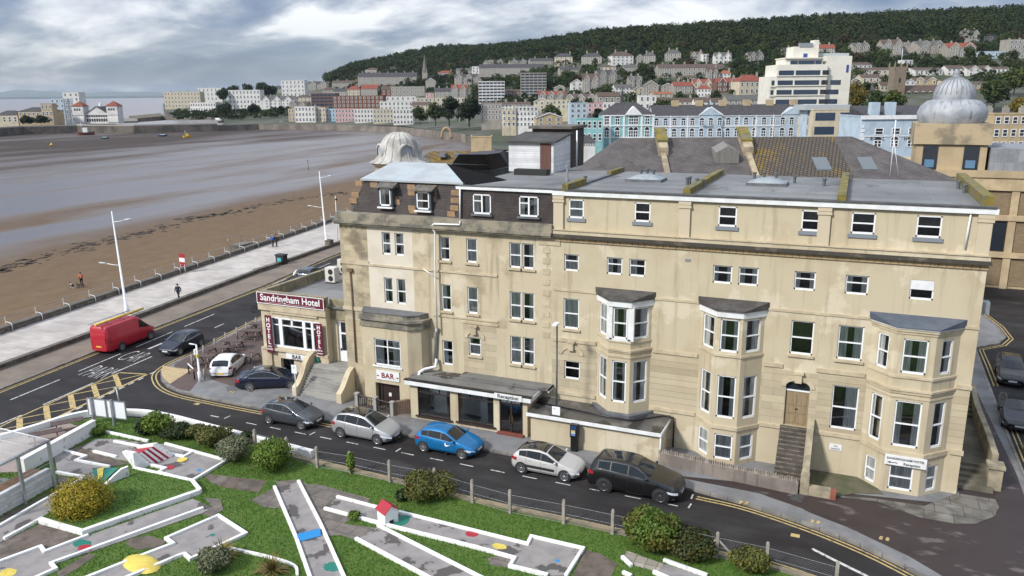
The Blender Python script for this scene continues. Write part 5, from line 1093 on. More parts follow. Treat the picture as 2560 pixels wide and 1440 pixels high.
 for sgn in (-1,1):
  b=MB();b.add([(-.5,sgn*.5,.88),(.5,sgn*.5,.88),(.5,0,1.34),(-.5,0,1.34),(-.5,sgn*.52,.92),(.5,sgn*.52,.92),(.5,0,1.38),(-.5,0,1.38)],[(0,1,2,3),(4,5,6,7),(0,1,5,4),(1,2,6,5),(0,3,7,4)]);b.build('roof_slope',RED,h,world=False)
 s=[G(*p) for p in ((947,1319),(1200,1448),(1069,1448),(892,1352))]
 lane('plain grey lane with dark puddles in the near middle',s,[[G(947,1319),G(1205,1450)],[G(892,1352),G(1075,1450)]])
 s=[G(*c6(*p)) for p in ((950,1215),(1330,1340),(1250,1380),(880,1300))]
 lane('lane cut off by the bottom edge beside the square pavers',s,[[G(*c6(960,1192)),G(*c6(1330,1325))],[G(*c6(865,1300)),G(*c6(1000,1360))],[G(*c6(575,1165)),G(*c6(645,1232))],[G(*c6(585,1305)),G(*c6(640,1330))]])
 patch('square_pavers',PX(c6,(610,1095),(945,1215),(900,1290),(640,1215),(575,1165)),.06,mat('buff_pavers',(.40,.36,.30),.85,(.33,.30,.25),1.5,brick=(.5,.5,(.15,.13,.10),.02,'xy',0)))
 # worn paths and bare soil
 for n,f,pts,mt in (('crazy_paving',c3,((690,450),(500,525),(640,570),(560,600),(800,645),(950,620),(840,590),(700,540),(600,510)),EARTH),('crazy_paving',c3,((1480,690),(1960,745),(1900,830),(1680,800),(1550,760)),EARTH),('worn_path',c3,((40,1185),(300,1060),(590,1150),(330,1260),(300,1225),(-60,1360),(-60,1215)),EARTH),
 ('worn_path',c5,((-40,400),(150,385),(240,430),(290,420),(720,540),(700,580),(470,530),(350,610),(600,690),(510,740),(770,775),(620,870),(480,830),(390,840),(330,750),(180,480),(0,450)),CRAZY),('bare_soil',c3,((420,1420),(560,1330),(660,1280),(700,1300),(560,1400),(430,1470)),EARTH),('bare_soil',c3,((960,1170),(1100,1150),(1220,1190),(1180,1240),(1000,1250),(920,1210)),EARTH),('worn_path',c3,((1500,870),(1620,880),(1640,960),(1550,1010),(1490,990),(1560,940)),CRAZY),('worn_path',c3,((1840,890),(2020,790),(2110,740),(2150,770),(2030,840),(2090,950),(1950,940)),CRAZY),
 ('bare_soil',c5,((1660,1010),(1760,1000),(1860,1030),(1840,1090),(1680,1070)),CRAZY),('bare_soil',c5,((2440,950),(2560,980),(2700,1060),(2640,1180),(2340,1160)),EARTH),('bare_soil',c3,((0,1060),(420,800),(560,750),(430,700),(420,800),(10,1010)),EARTH)):
  patch(n,PX(f,*pts),.040+.0035*(len(LANES) % 6),mt)
  # shallow raised edging at the front
 b=MB();wallband(b,smooth_line([G(*c3(1680,1245)),G(*c3(1975,1312)),G(*c3(2160,1375)),G(*c3(2185,1450))],4),.12,-.05,.14);tag(b.build('edging',WK,None),'thin curved white edging round the spiky plants at the bottom','edging')
 # kiosk: white block counter wall, steel frame, clear canopy
 k=empty('kiosk',(*G(*c3(200,900)),0),'white block golf kiosk with a clear sheet canopy on a steel frame','kiosk')
 a,c=Vector((*G(*c3(415,790)),0)),Vector((*G(*c3(-60,1060)),0));t=(c-a).normalized();n=Vector((t.y,-t.x,0));n=n if n.x < 0 else -n
 n=Vector((-abs(n.x),abs(n.y),0)) if n.y > 0 else n
 b=MB();q=a+n*.25;e=c+n*.25;b.prism([(q.x,q.y),(e.x,e.y),((e+n*.25).x,(e+n*.25).y),((q+n*.25).x,(q+n*.25).y)],0,1.1);b.build('block_wall',mat('white_blocks',(.74,.75,.76),.7,(.62,.63,.64),2,brick=(.45,.225,(.5,.5,.5),.02,'xz',.5),bump=.6),k)
 b=MB();b.prism([tuple((q+n*.5).xy),tuple((e+n*.5).xy),tuple((e+n*1.3).xy),tuple((q+n*1.3).xy)],.85,.92);b.build('counter',mat('brown_counter',(.17,.09,.04),.6,(.11,.06,.03),2),k)
 b=MB();b.prism([tuple((q+n*1.2).xy),tuple((e+n*1.2).xy),tuple((e+n*3.6).xy),tuple((q+n*3.6).xy)],0,.05);b.build('kiosk_floor',PAVE,k)
 top=[]
 for fr in (.02,.5,.98):
  p=a.lerp(c,fr)-n*.02;b=MB();b.box(-.07,-.07,0,.07,.07,2.75,M=Matrix.Translation(p));b.build('post',GALV,k);top.append(p+Vector((0,0,2.75)))
 b=MB();b.tube([top[0]-t*.1,top[-1]+t*.4],.07,6);b.build('front_beam',GALV,k);b=MB();up=n*4.2+Vector((0,0,.35))
 for fr in (-.02,.25,.5,.75,1.0):p=top[0].lerp(top[-1],fr)+Vector((0,0,.04));b.tube([p,p+up],.03,5);b.cut()
 b.build_each('rafter',WHITE,k);b=MB();p,q2=top[0]+Vector((0,0,.09)),top[-1]+Vector((0,0,.09));b.quad(p,q2,q2+up,p+up);b.build('canopy',clear_sheet(),k,fix=False)
 b=MB();b.tube([top[0]+Vector((0,0,-1.2)),top[1]+Vector((0,0,-1.2))],.02,5);b.build('rail',GALV,k)
 # terrace wall with two picnic tables behind it
 w=empty('terrace_wall',(*G(237,1083),0),'straight white painted wall between picnic terrace and the golf lanes','wall');b=MB();wallband(b,[G(238,1084),G(128,1146),G(60,1184)],.26,0,.85);b.build('wall_body',WK,w);b=MB();wallband(b,[G(239,1083.5),G(127,1146.5),G(60,1184.5)],.34,.85,.92);b.build('coping',WK,w)
 patch('terrace',[G(238,1082),G(128,1144),G(60,1182),(-46.6,24),(-46.7,28.4),(-45.9,30.4),(-45.2,32.2)],.08,mat('terrace_slabs',(.30,.24,.215),.85,(.24,.20,.18),1.0))
 # big notice board on two posts
 s=empty('notice_board',(*G(260,1058),0),'large white two panel notice board on grey posts behind the white wall','notice board')
 p0,p1=Vector((*G(238,1058),0)),Vector((*G(288,1064),0));d=(p1-p0).normalized();nn=Vector((d.y,-d.x,0))
 for p in (p0,p1):b=MB();b.box(-.06,-.06,0,.06,.06,1.8,M=Matrix.Translation(p+nn*.08));b.build('post',GALV,s)
 for i in range(2):
  b=MB();x=p0-d*.42+d*1.5*i;P=[x,x+d*1.45,x+d*1.45-nn*.05,x-nn*.05];b.prism([tuple(v.xy) for v in P],.5,1.72);pn=b.build('panel',mat('board_white',(.80,.82,.84),.35),s)
  b=MB();f0=.06
  for zz in (.5,1.66):b.prism([tuple((v+nn*.02).xy) for v in (x,x+d*1.45)]+[tuple((v-nn*.07).xy) for v in (x+d*1.45,x)],zz,zz+f0)
  for xx in (x,x+d*1.39):b.prism([tuple((v+nn*.021).xy) for v in (xx,xx+d*f0)]+[tuple((v-nn*.071).xy) for v in (xx+d*f0,xx)],0.56,1.66)
  b.build('panel_frame',GALV,pn)
  # wire fence along the street
 f=empty('wire_fence',(-14,33.2,0),'grey chain link fence on pale concrete posts along the street','fence')
 posts=[G(*p) for p in ((640,1125),(719,1146),(794,1171),(876,1184),(975,1207),(1087,1228),(1181,1258),(1275,1285),(1409,1311),(1531,1337),(1660,1366),(1791,1397),(1915,1423),(2088,1474))]
 for i,(x,y) in enumerate(posts):b=MB();b.box(x-.07,y-.07,0,x+.07,y+.07,1.28);b.box(x-.045,y-.045,1.28,x+.045,y+.045,1.34);b.build('fence_post',mat('concrete_post',(.34,.31,.27),.9,(.24,.22,.19),3,bump=.2),f)
 x,y=posts[11]
 for sg in (-1,1):b=MB();b.tube([(x,y,1.0),(x+sg*.95,y+.02,.05)],.06,4,sm=False);b.build('brace',MATS['concrete_post'],f)
 b=MB();st=.11;V=[];Q=[]
 for i in range(len(posts)-1):
  p,q=Vector(posts[i]),Vector(posts[i+1]);L=(q-p).length;d=(q-p)/L;nl=int(L/st);sag=lambda u:1.05-.05*math.sin(math.pi*u/L)
  for j in range(-9,nl):
   for sg in (1,-1):
    u0=j*st if sg > 0 else j*st+1.0;u1=u0+sg*1.0;z0,z1=.08,1.06
    def clip(u0,z0,u1,z1):
     if u0 > u1:u0,z0,u1,z1=u1,z1,u0,z0
     if u1 < 0 or u0 > L:return None
     s_=(z1-z0)/(u1-u0);a0,a1=max(0,u0),min(L,u1);return (a0,z0+s_*(a0-u0),a1,z0+s_*(a1-u0))
    c=clip(u0,z0,u1,z1)
    if not c:continue
    A_=p+d*c[0];B_=p+d*c[2];k=.0028;o=len(V)
    V += [(A_.x,A_.y,c[1]-k),(A_.x,A_.y,c[1]+k),(B_.x,B_.y,c[3]+k),(B_.x,B_.y,c[3]-k),(A_.x,A_.y-k,c[1]),(A_.x,A_.y+k,c[1]),(B_.x,B_.y+k,c[3]),(B_.x,B_.y-k,c[3])];Q += [(o,o+1,o+2,o+3),(o+4,o+5,o+6,o+7)]
 V=[(v[0]-f.location.x,v[1]-f.location.y,v[2]) for v in V]
 np_mesh('wire_mesh',V,Q,mat('galvanised_wire',(.30,.31,.32),.5,metal=.4),f);b=MB()
 for zz in (.1,.58,1.06):b.tube([(x,y,zz) for x,y in posts],.006,4,cap=False)
 b.build('line_wire',GALV,f)
def clear_sheet():
 m=bpy.data.materials.new('clear_sheet');m.use_nodes=True;nt=m.node_tree;N=nt.nodes;L=nt.links;N.clear()
 o=N.new('ShaderNodeOutputMaterial');t=N.new('ShaderNodeBsdfTransparent');p=N.new('ShaderNodeBsdfPrincipled');p.inputs['Base Color'].default_value=(.55,.53,.50,1);p.inputs['Roughness'].default_value=.25
 tc=N.new('ShaderNodeTexCoord');n=N.new('ShaderNodeTexNoise');n.inputs['Scale'].default_value=.6;n.inputs['Detail'].default_value=5;L.new(tc.outputs['Object'],n.inputs[0])
 r=N.new('ShaderNodeMapRange');r.inputs[1].default_value=.3;r.inputs[2].default_value=.7;r.inputs[3].default_value=.18;r.inputs[4].default_value=.62;L.new(n.outputs[0],r.inputs[0])
 x=N.new('ShaderNodeMixShader');L.new(r.outputs[0],x.inputs[0]);L.new(t.outputs[0],x.inputs[1]);L.new(p.outputs[0],x.inputs[2]);L.new(x.outputs[0],o.inputs[0]);return m
golf()
# ---------------------------------------------------------------- planting
def leafmat(name,c,c2,isl=None,sc=2.2):return mat(name,c,.6,c2,sc,(.38,.62),4,island=isl or tuple(v*.45 for v in c),spec=.3)
BARK=mat('bark',(.11,.085,.065),.95,(.07,.055,.045),4,bump=.5,stretch=(1,1,.2))
def clumps(cx,cy,cz,rx,ry,rz,k,rng=RNG):
 c=[];r=[]
 for i in range(k):
  d=rng.normal(size=3);d /= np.linalg.norm(d);d[2]=abs(d[2])*.9-.25;s=.45+.25*rng.random()
  c.append((cx+d[0]*rx*(1-s*.75),cy+d[1]*ry*(1-s*.75),cz+d[2]*rz*(1-s*.7)));r.append((rx*s,ry*s,rz*s))
 c.append((cx,cy,cz-.1*rz));r.append((rx*.75,ry*.75,rz*.75));return c,r
def shrub(pos,w,h,label,mt,n=2600,leaf=.075,k=9,name='shrub',group=None,smooth=False,twig=False):
 w *= .93;t=empty(name,(*pos,0.02),label,'shrub',group)
 if smooth:c,r=[(0,0,h*.42)],[(w/2,w/2,h*.58)];cc,rr=clumps(0,0,h*.45,w*.48,w*.48,h*.55,26);rr=[tuple(v*.62 for v in q) for q in rr[:-1]];c += cc[:-1];r += rr
 else:c,r=clumps(0,0,h*.48,w/2,w/2,h*.52,k)
 V,Q=leaf_cloud(c,r,n,leaf);V=V[:];V[:,2]=np.maximum(V[:,2],.01);np_mesh('foliage',V,Q,mt,t)
 b=MB()
 for i in range(9 if not twig else 34):
  a=random.uniform(0,6.28);s=random.uniform(.2,.8) if not twig else random.uniform(.3,1.0);b.tube([(0,0,-.03),(math.cos(a)*w*.2*s,math.sin(a)*w*.2*s,h*.4),(math.cos(a)*w*.5*s,math.sin(a)*w*.5*s,h*(.85 if not twig else 1.0)*(1.1-s*.4))],.03,5,r2=.008)
 b.build('stems',BARK,t,world=False);return t
def planting():
 YB=leafmat('yellow_privet',(.30,.22,.012),(.10,.12,.012),(.36,.27,.02),3);GB=leafmat('bright_green_leaves',(.085,.15,.014),(.04,.085,.012),(.13,.19,.02));DG=leafmat('dark_green_leaves',(.03,.055,.014),(.05,.07,.018));GR=leafmat('grey_green_leaves',(.13,.145,.075),(.07,.085,.04),(.18,.19,.11));OL=leafmat('olive_leaves',(.075,.088,.016),(.04,.055,.014),(.12,.115,.022));MX=leafmat('green_orange_leaves',(.06,.105,.014),(.13,.085,.02),(.085,.14,.016),.9)
 B=lambda f,x,y:G(*f(x,y))
 shrub(B(c3,615,985),3.3,1.95,'big domed yellow bush on the raised lawn',YB,30000,.045,smooth=True)
 shrub(B(c3,1050,400),1.25,1.0,'small dark shrub at the left end of the shrub row',DG,1800);shrub(B(c3,1165,405),2.0,1.6,'tall mid green shrub, second in the row behind the curved wall',GB,3600,.08)
 shrub(B(c3,1300,430),1.9,1.0,'low dark dense shrub in the row, right of the tall green one',DG,3000);shrub(B(c3,1435,425),1.5,.9,'small dull green shrub in the middle of the row',OL,2000,.08)
 shrub(B(c3,1585,490),2.2,1.55,'loose olive green shrub left of the grey leaved one',OL,3800,.09);shrub(B(c3,1725,590),2.5,1.5,'grey green fluffy shrub beside the bright green round one',GR,5500,.06)
 shrub(B(c3,1990,650),2.6,1.75,'bright green round shrub at the end of the row',GB,8000,.065);shrub(B(c3,1815,470),.8,.9,'small dark sprig of bush standing by the road kerb',DG,800);shrub(B(c3,725,400),1.1,.6,'low leafy weed against the end of the terrace wall',GB,900,.09)
 shrub(B(c5,1190,520),3.1,1.45,'olive bush with bare twigs growing through the wire fence',OL,5500,.07,twig=True);shrub(B(c5,570,335),.55,1.45,'ivy clad fence post',GB,900,.07)
 shrub(B(c6,850,1050),2.9,1.95,'large green and russet bush at the fence near the bottom',MX,9000,.075);shrub(B(c6,1200,1130),2.3,1.3,'dark green lower bush right of the russet one',leafmat('dark_olive',(.04,.06,.012),(.09,.075,.016)),5000,.075);shrub(B(c6,1720,1265),1.9,1.15,'low olive green bush between the braced post and the last fence post',OL,3600,.075)
 shrub(B(c3,1570,1400),1.7,1.15,'grey green ball shaped shrub at the bottom edge',GR,4500,.06)
 shrub(B(c5,595,700),.7,.45,'small tuft of ivy over the lane kerb',GB,500,.07);shrub(B(c5,990,545),.9,.6,'leafy clump at the foot of the twiggy bush',DG,700,.09)
 for (f,x,y,lb,c) in ((c3,1640,1310,'yellowish sword leaved plant behind the grey ball shrub',(.28,.24,.03)),(c3,2000,1425,'brown and green spiky plant at the bottom edge',(.17,.15,.04))):
  t=empty('spiky_plant',(*B(f,x,y),0),lb,'plant');V=[];Q=[]
  for i in range(150):
   a=random.uniform(0,6.28);L=random.uniform(.7,1.15);el=random.uniform(.15,1.35);k=5;w=.028;pts=[]
   for j in range(k+1):
    s=j/k;rr=L*math.cos(el)*s;z=.12+L*math.sin(el)*s-.45*s*s*math.cos(el);pts.append((rr*math.cos(a),rr*math.sin(a),max(z,.01),w*(1-s)**.6+.003))
   for j in range(k):
    o=len(V);(x0,y0,z0,w0),(x1,y1,z1,w1)=pts[j],pts[j+1];px,py=-math.sin(a),math.cos(a);V += [(x0-px*w0,y0-py*w0,z0),(x0+px*w0,y0+py*w0,z0),(x1+px*w1,y1+py*w1,z1),(x1-px*w1,y1-py*w1,z1)];Q.append((o,o+1,o+2,o+3))
  np_mesh('sword_leaves',V,Q,leafmat('sword_'+lb[:4],c,(.09,.12,.02),(.20,.13,.05)),t);b=MB();b.tube([(0,0,-.02),(0,0,.25)],.09,7,r2=.05);b.build('stem',BARK,t,world=False)
  # grass blades over the lawn, clear of lanes and paths
 E=np.array([(p[0],p[1]-.25) for p in GARD_S[:6]]+[(6,29.5),(6,18),(-46,18)]+[(p[0]+.45,p[1]-.5) for p in WWALL[::-1][2:]])
 def inside(P,poly):
  poly=np.asarray(poly);r=np.zeros(len(P),bool);j=len(poly)-1
  for i in range(len(poly)):
   xi,yi=poly[i];xj,yj=poly[j];cnd=((yi > P[:,1]) != (yj > P[:,1])) & (P[:,0] < (xj-xi)*(P[:,1]-yi)/(yj-yi+1e-12)+xi);r ^= cnd;j=i
  return r
 P=np.c_[RNG.uniform(-46,4,190000),RNG.uniform(18,35,190000)];keep=inside(P,E)
 for L_ in LANES:keep &= ~inside(P,L_)
 def blades(P,z,name,lb):
  n=len(P);a=RNG.uniform(0,6.28,n);h=RNG.uniform(.03,.085,n)*(1+.8*(RNG.random(n) > .93));w=RNG.uniform(.012,.022,n);l=RNG.uniform(-.04,.04,(n,2));dx,dy=np.cos(a)*w,np.sin(a)*w
  V=np.stack([np.c_[P[:,0]-dx,P[:,1]-dy,np.full(n,z)],np.c_[P[:,0]+dx,P[:,1]+dy,np.full(n,z)],np.c_[P[:,0]+l[:,0]+dx*.3,P[:,1]+l[:,1]+dy*.3,z+h],np.c_[P[:,0]+l[:,0]-dx*.3,P[:,1]+l[:,1]-dy*.3,z+h]],1).reshape(-1,3)
  o=np_mesh(name,V,np.arange(4*n).reshape(n,4),mat('grass_blades',(.062,.132,.012),.75,(.095,.155,.02),.45,(.35,.65),island=(.075,.15,.016),spec=.25));tag(o,lb,'grass',kind='stuff')
 blades(P[keep],.03,'grass','short green grass growing round the golf lanes')
 bed=PX(c3,(310,1040),(610,1120),(1450,825),(1400,772),(985,682),(770,785),(410,985));Pb=np.c_[RNG.uniform(-46,0,120000),RNG.uniform(20,36,120000)];blades(Pb[inside(Pb,bed)],.26,'grass','short green grass on the raised lawn bed')
planting()
# ================================================================ signs, street furniture, people
def text_at(s,par,mt,size,o,rz=0.,bold=0.,align='CENTER',extr=.006,shear=0.,vflat=False,space=1.):
 """lettering standing upright in the plane whose baseline runs along rz; o = world point of the baseline centre"""
 t=lettering(s,'lettering',mt,par,size,extr,bold,shear,align,space)
 q=Vector(o);p=par
 while p is not None:q -= p.location;p=p.parent
 t.location=q;t.rotation_euler=(R(90),0,rz);return t
WLET=mat('white_letters',(.82,.82,.82),.5);BLET=mat('black_letters',(.015,.015,.016),.5);RLET=mat('dark_red_letters',(.20,.012,.02),.5)
def board(name,label,x0,x1,z0,z1,y,mt,border=None,cat='sign',d=.05):
 r=empty(name,((x0+x1)/2,y,z0),label,cat);b=MB();b.box(x0,y-d,z0,x1,y,z1);b.build('panel',mt,r)
 if border:
  b=MB();k=.055
  for a,c,e,f in ((x0,x1,z0,z0+k),(x0,x1,z1-k,z1),(x0,x0+k,z0+k,z1-k),(x1-k,x1,z0+k,z1-k)):b.box(a,y-d-.015,e,c,y-d+.002,f)
  b.build('border',border,r)
 return r
def signs():
 r=board('fascia_sign','wide maroon hotel name sign with white border over the bar wing',-39.02,-33.12,5.86,6.72,43.70,MAROON,WHITE)
 text_at('Sandringham Hotel',r,WLET,.68,(-36.07,43.635,6.12),bold=.012);b=MB();b.box(-38.3,43.63,5.985,-33.85,43.65,6.01);b.build('underline',mat('pink_line',(.62,.40,.42),.5),r)
 for x0,z0,z1,lb,sub in ((-38.42,2.16,5.0,'tall maroon vertical sign left of the big shop window',('HALF','BOARD')),(-33.98,2.5,4.85,'tall maroon vertical sign right of the big shop window',('BED &','BREAKFAST'))):
  r=board('vertical_sign',lb,x0,x0+.56,z0,z1,43.66,MAROON,None);n=5;H_=(z1-z0)*.74
  for i,ch in enumerate('HOTEL'):text_at(ch,r,WLET,H_/5*1.08,(x0+.28,43.605,z1-.08-(i+1)*H_/5+.02),bold=.014)
  for i,w in enumerate(sub):text_at(w,r,WLET,.155 if len(w) < 6 else .095,(x0+.28,43.605,z1-H_-.30-i*.2),bold=.004)
 r=board('bar_sign','white sign with black lettering under the shop window of the bar wing',-36.75,-34.85,1.92,2.30,43.66,WHITE);text_at('BAR',r,BLET,.40,(-35.8,43.605,1.97),bold=.012,space=1.15)
 r=board('bar_sign','white sign with dark red lettering over the dark doorway',-27.95,-26.2,2.12,2.78,41.98,WHITE);text_at('- BAR -',r,RLET,.50,(-27.08,41.925,2.27),bold=.014,space=1.1)
 b=MB();b.cyl((-34.0,43.60,2.12),.17,.04,18,axis='y');tag(b.build('round_badge',TEAL,None),'small round teal badge above the left cheek wall of the steps','sign')
 r=board('reception_sign','white sign with black lettering on the eaves above the glass doors',-18.85,-17.05,2.52,2.86,40.89,WHITE);text_at('Reception',r,BLET,.34,(-17.95,40.835,2.60),bold=.006)
 r=board('door_sign','dark strip sign with white capitals inside the top of the glass doors',-18.6,-17.25,2.14,2.44,41.26,BROWNW,d=.03);text_at('RECEPTION',r,WLET,.23,(-17.93,41.225,2.21),bold=.010)
 r=board('arrow_sign','white hotel sign with an arrow low on the right hand bay',2.78,4.72,1.72,2.26,42.04,WHITE);text_at('SANDRINGHAM HOTEL',r,BLET,.165,(3.75,41.985,2.03),bold=.003);text_at('Reception',r,BLET,.19,(4.05,41.985,1.79),bold=.003)
 b=MB();b.box(2.98,41.98,1.84,3.4,41.99,1.875);b.add([(2.9,41.98,1.857),(3.06,41.98,1.80),(3.06,41.98,1.915)],[(0,1,2)]);b.build('arrow',BLET,r)
 r=board('notice_sign','small white two line sign on the wall between tall window and steps',.10,.72,1.52,1.88,43.19,WHITE,d=.02);text_at('NO',r,BLET,.12,(.41,43.165,1.72));text_at('PARKING',r,BLET,.11,(.41,43.165,1.57))
def axis_top(base,top):  # where the sight line to a pole's top stands over its foot
 x,y=G(*base);d=ray(*top);f=x*EF.x+y*EF.y;t=f/(d.x*EF.x+d.y*EF.y);return Vector((x,y,0)),Vector((d.x*t,d.y*t,CAMH+d.z*t))
def furniture():
 for base,top,up,lo,lb in (((318,787),(279,528),(316,549),(262,658),'tall white leaning street lamp with two arms beside the red van'),((817,619),(798,428),(822,440),(779,515),'tall white two armed street lamp near the far end of the promenade wall')):
  p,q=axis_top(base,top);r=empty('street_lamp',p,lb,'street lamp','white promenade lamps');b=MB();b.tube([p,p.lerp(q,.12),p.lerp(q,.12),q],[.17,.16,.12,.055],12);b.tube([p,p+Vector((0,0,.9))],.2,12);b.build('column',LAMPWHITE,r)
  for e in (up,lo):
   _,h=axis_top(base,e);s=q if 0 else None;u=(h.z-p.z)/(q.z-p.z)-.02;a=p.lerp(q,u);d=(h-a)
   b=MB();b.tube([a,a+d*.35-Vector((0,0,.05)),h],.035,6);ar=b.build('lamp_arm',LAMPWHITE,r);b=MB();b.tube([h-d.normalized()*.15,h+d.normalized()*.55],[.09,.05],8);b.build('lamp_head',mat('lamp_grey',(.55,.57,.6),.3),ar)
 p,q=axis_top((845,606),(838,490));r=empty('camera_pole',p,'slim white pole with a small black camera at its top','pole');b=MB();b.tube([p,q],.07,8,r2=.045);b.build('pole',LAMPWHITE,r);b=MB();b.lathe([(0,-.2),(.14,-.12),(.16,0),(.1,.12),(0,.15)],(q.x+.12,q.y,q.z-.45),10);b.build('camera',BLACK,r)
 p,q=axis_top((501,958),(489,862));q=Vector((p.x,p.y,q.z));r=empty('camera_post',p,'short white post with a side arm standing on the corner by the picnic tables','post');b=MB();b.tube([p,p+Vector((0,0,.9)),p+Vector((0,0,.92)),q],[.13,.13,.075,.06],10);b.build('post',LAMPWHITE,r);b=MB();b.tube([q,q+Vector((-.55,-.1,.05))],.05,6);b.box(p.x-.2,p.y-.13,q.z-.75,p.x-.05,p.y+.13,q.z-.35);b.build('arm',LAMPWHITE,r);b=MB();b.box(p.x-.02,p.y-.14,q.z-.95,p.x+.12,p.y+.02,q.z-.7);b.build('tag',YELO,r)
 p,q=axis_top((742,995),(733,912));q=Vector((p.x,p.y,q.z));r=empty('sign_post',p,'thin white post with a small white sign beside the hotel steps','sign post');b=MB();b.tube([p,q],.035,8);b.build('post',LAMPWHITE,r);b=MB();b.box(p.x-.22,p.y-.06,q.z-.62,p.x+.22,p.y-.035,q.z);b.build('sign_plate',mat('sign_white',(.78,.80,.82),.4),r);text_at('P',r,BLUE,.2,(p.x,p.y-.065,q.z-.28))
 p,q=axis_top((1391,1114),(1388,810));q=Vector((p.x,p.y,q.z));r=empty('lamp_post',p,'tall black lamp post with a flat white lamp in front of the hotel','street lamp');b=MB();b.tube([p,p+Vector((0,0,1.4)),p+Vector((0,0,1.5)),q],[.11,.11,.06,.045],10);b.build('column',BLACK,r);b=MB();b.box(q.x-.14,q.y-.5,q.z,q.x+.14,q.y+.12,q.z+.09);b.build('lamp_head',LAMPWHITE,r);b=MB();b.box(q.x-.25,q.y-.1,2.0,q.x+.25,q.y-.07,2.52);b.build('sign_plate',MATS['sign_white'],r);text_at('+',r,BLUE,.16,(q.x-.1,q.y-.105,2.34))
 x,y=G(1436,1131);r=empty('ticket_machine',(x,y,0),'black parking ticket machine at the kerb by the low flat roof','ticket machine');b=MB();b.box(x-.20,y-.16,.1,x+.20,y+.16,1.55);b.box(x-.23,y-.2,1.0,x+.23,y+.18,1.82);b.build('cabinet',BLACK,r,bevel=.02);b=MB();b.box(x-.16,y-.215,1.5,x+.16,y-.2,1.74);b.build('screen',mat('blue_panel',(.02,.05,.16),.3),r)
 for k,(zz,c) in enumerate(((1.38,(.6,.45,.2)),(1.27,(.6,.6,.62)),(1.14,(.15,.3,.6)))):b=MB();b.box(x-.15,y-.215,zz,x+.1,y-.201,zz+.085);b.build('label_plate',mat('ticket_label_%d' % k,c,.5),r)
 # picnic tables and posts on the forecourt
 proto=None
 PT=[((583,876),.25,'wet brown picnic table right behind the white hatchback, third from the bar wing'),((629,850),.3,'picnic table of the forecourt second nearest the road end of the bar wing'),((548,892),.2,'picnic table partly hidden by the white hatchback roof'),((512,915),.15,'picnic table nearest the buff corner paving'),((655,906),.1,'picnic table against the left pier of the bar wing'),((648,832),.3,'farthest picnic table of the forecourt, next to the bar wing corner')]
 def picnic():
  r=empty('picnic_table',(0,0,0),'x','picnic table','picnic tables outside the bar');W_=mat('wet_brown_wood',(.075,.042,.035),.5,(.11,.07,.055),3)
  b=MB()
  for i in range(5):b.box(-.9,-.36+i*.146,.72,.9,-.36+i*.146+.135,.76)
  b.build('table_top',W_,r,world=False)
  for s in (-1,1):b=MB();b.box(-.9,s*.62-.13,.43,.9,s*.62-.005,.47);b.box(-.9,s*.62+.005,.43,.9,s*.62+.13,.47);b.build('bench',W_,r,world=False)
  for x in (-.6,.6):b=MB();b.add([(x-.03,-.75,0),(x+.03,-.75,0),(x+.03,-.66,0),(x-.03,-.66,0),(x-.03,-.30,.72),(x+.03,-.30,.72),(x+.03,-.2,.72),(x-.03,-.2,.72)],[(0,1,5,4),(1,2,6,5),(2,3,7,6),(3,0,4,7)]);b.add([(x-.03,.75,0),(x+.03,.75,0),(x+.03,.66,0),(x-.03,.66,0),(x-.03,.30,.72),(x+.03,.30,.72),(x+.03,.2,.72),(x-.03,.2,.72)],[(0,1,5,4),(1,2,6,5),(2,3,7,6),(3,0,4,7)]);b.box(x-.031,-.66,.37,x+.031,.66,.43);b.build('leg_frame',W_,r,world=False)
  return r
 for p,rz,lb in PT+[((172,1084),.95,'brown picnic table nearer the notice board on the white walled terrace'),((118,1112),.95,'brown picnic table nearer the kiosk on the white walled terrace')]:
  o=proto if proto is None else copy_tree(proto)
  if proto is None:proto=o=picnic()
  x,y=G(*p);o.location=(x,y,.13 if p[1] < 1000 else .08);o.rotation_euler=(0,0,rz);o['label']=lb
  if p[1] > 1000:o['group']='picnic tables on the golf terrace'
 post=None
 for i,p in enumerate(((482,922),(511,898),(539,880),(566,865),(594,851),(618,838),(642,825))):
  if post is None:b=MB();b.tube([(0,0,0),(0,0,1.0)],.075,8);b.lathe([(.075,1.0),(.05,1.06),(0,1.07)],n=8);post=b.build('bollard',mat('weathered_post',(.27,.25,.23),.8),None);o=post
  else:o=post.copy();COL.objects.link(o)
  x,y=G(*p);o.location=(x,y,.12);tag(o,'weathered grey bollard in the line between the picnic tables and the road','bollard','bollards along the forecourt edge')
 x,y=G(512,952);b=MB();b.tube([(0,0,0),(0,0,.8)],.07,8);o=b.build('bollard',post.data.materials[0],None);o.location=(x,y,.12);tag(o,'short grey bollard right beside the white camera post','bollard')
 p0,p1=Vector((*G(473,938),.1)),Vector((*G(487,952),.1));r=empty('barrier_rail',p0,'small black and white barrier rail at the corner of the forecourt','barrier');b=MB()
 for p in (p0,p1):b.tube([p,p+Vector((0,0,.85))],.05,8);b.cut()
 b.build_each('post',BLACK,r);b=MB();b.tube([p0+Vector((0,0,.82)),p1+Vector((0,0,.82))],.05,8);b.build('rail',WHITE,r)
 # railings and brick wall in front of the bar door
 r=empty('railing',(*G(895,1020),0),'dark wooden railing between grey stone posts outside the bar door','railing');P=[Vector((*G(*p),0)) for p in ((894,1020),(940,1031),(982,1043))]
 for p in P:b=MB();b.box(p.x-.11,p.y-.11,0,p.x+.11,p.y+.11,1.02);b.box(p.x-.15,p.y-.15,1.02,p.x+.15,p.y+.15,1.1);b.build('stone_post',mat('grey_post',(.33,.32,.30),.85),r)
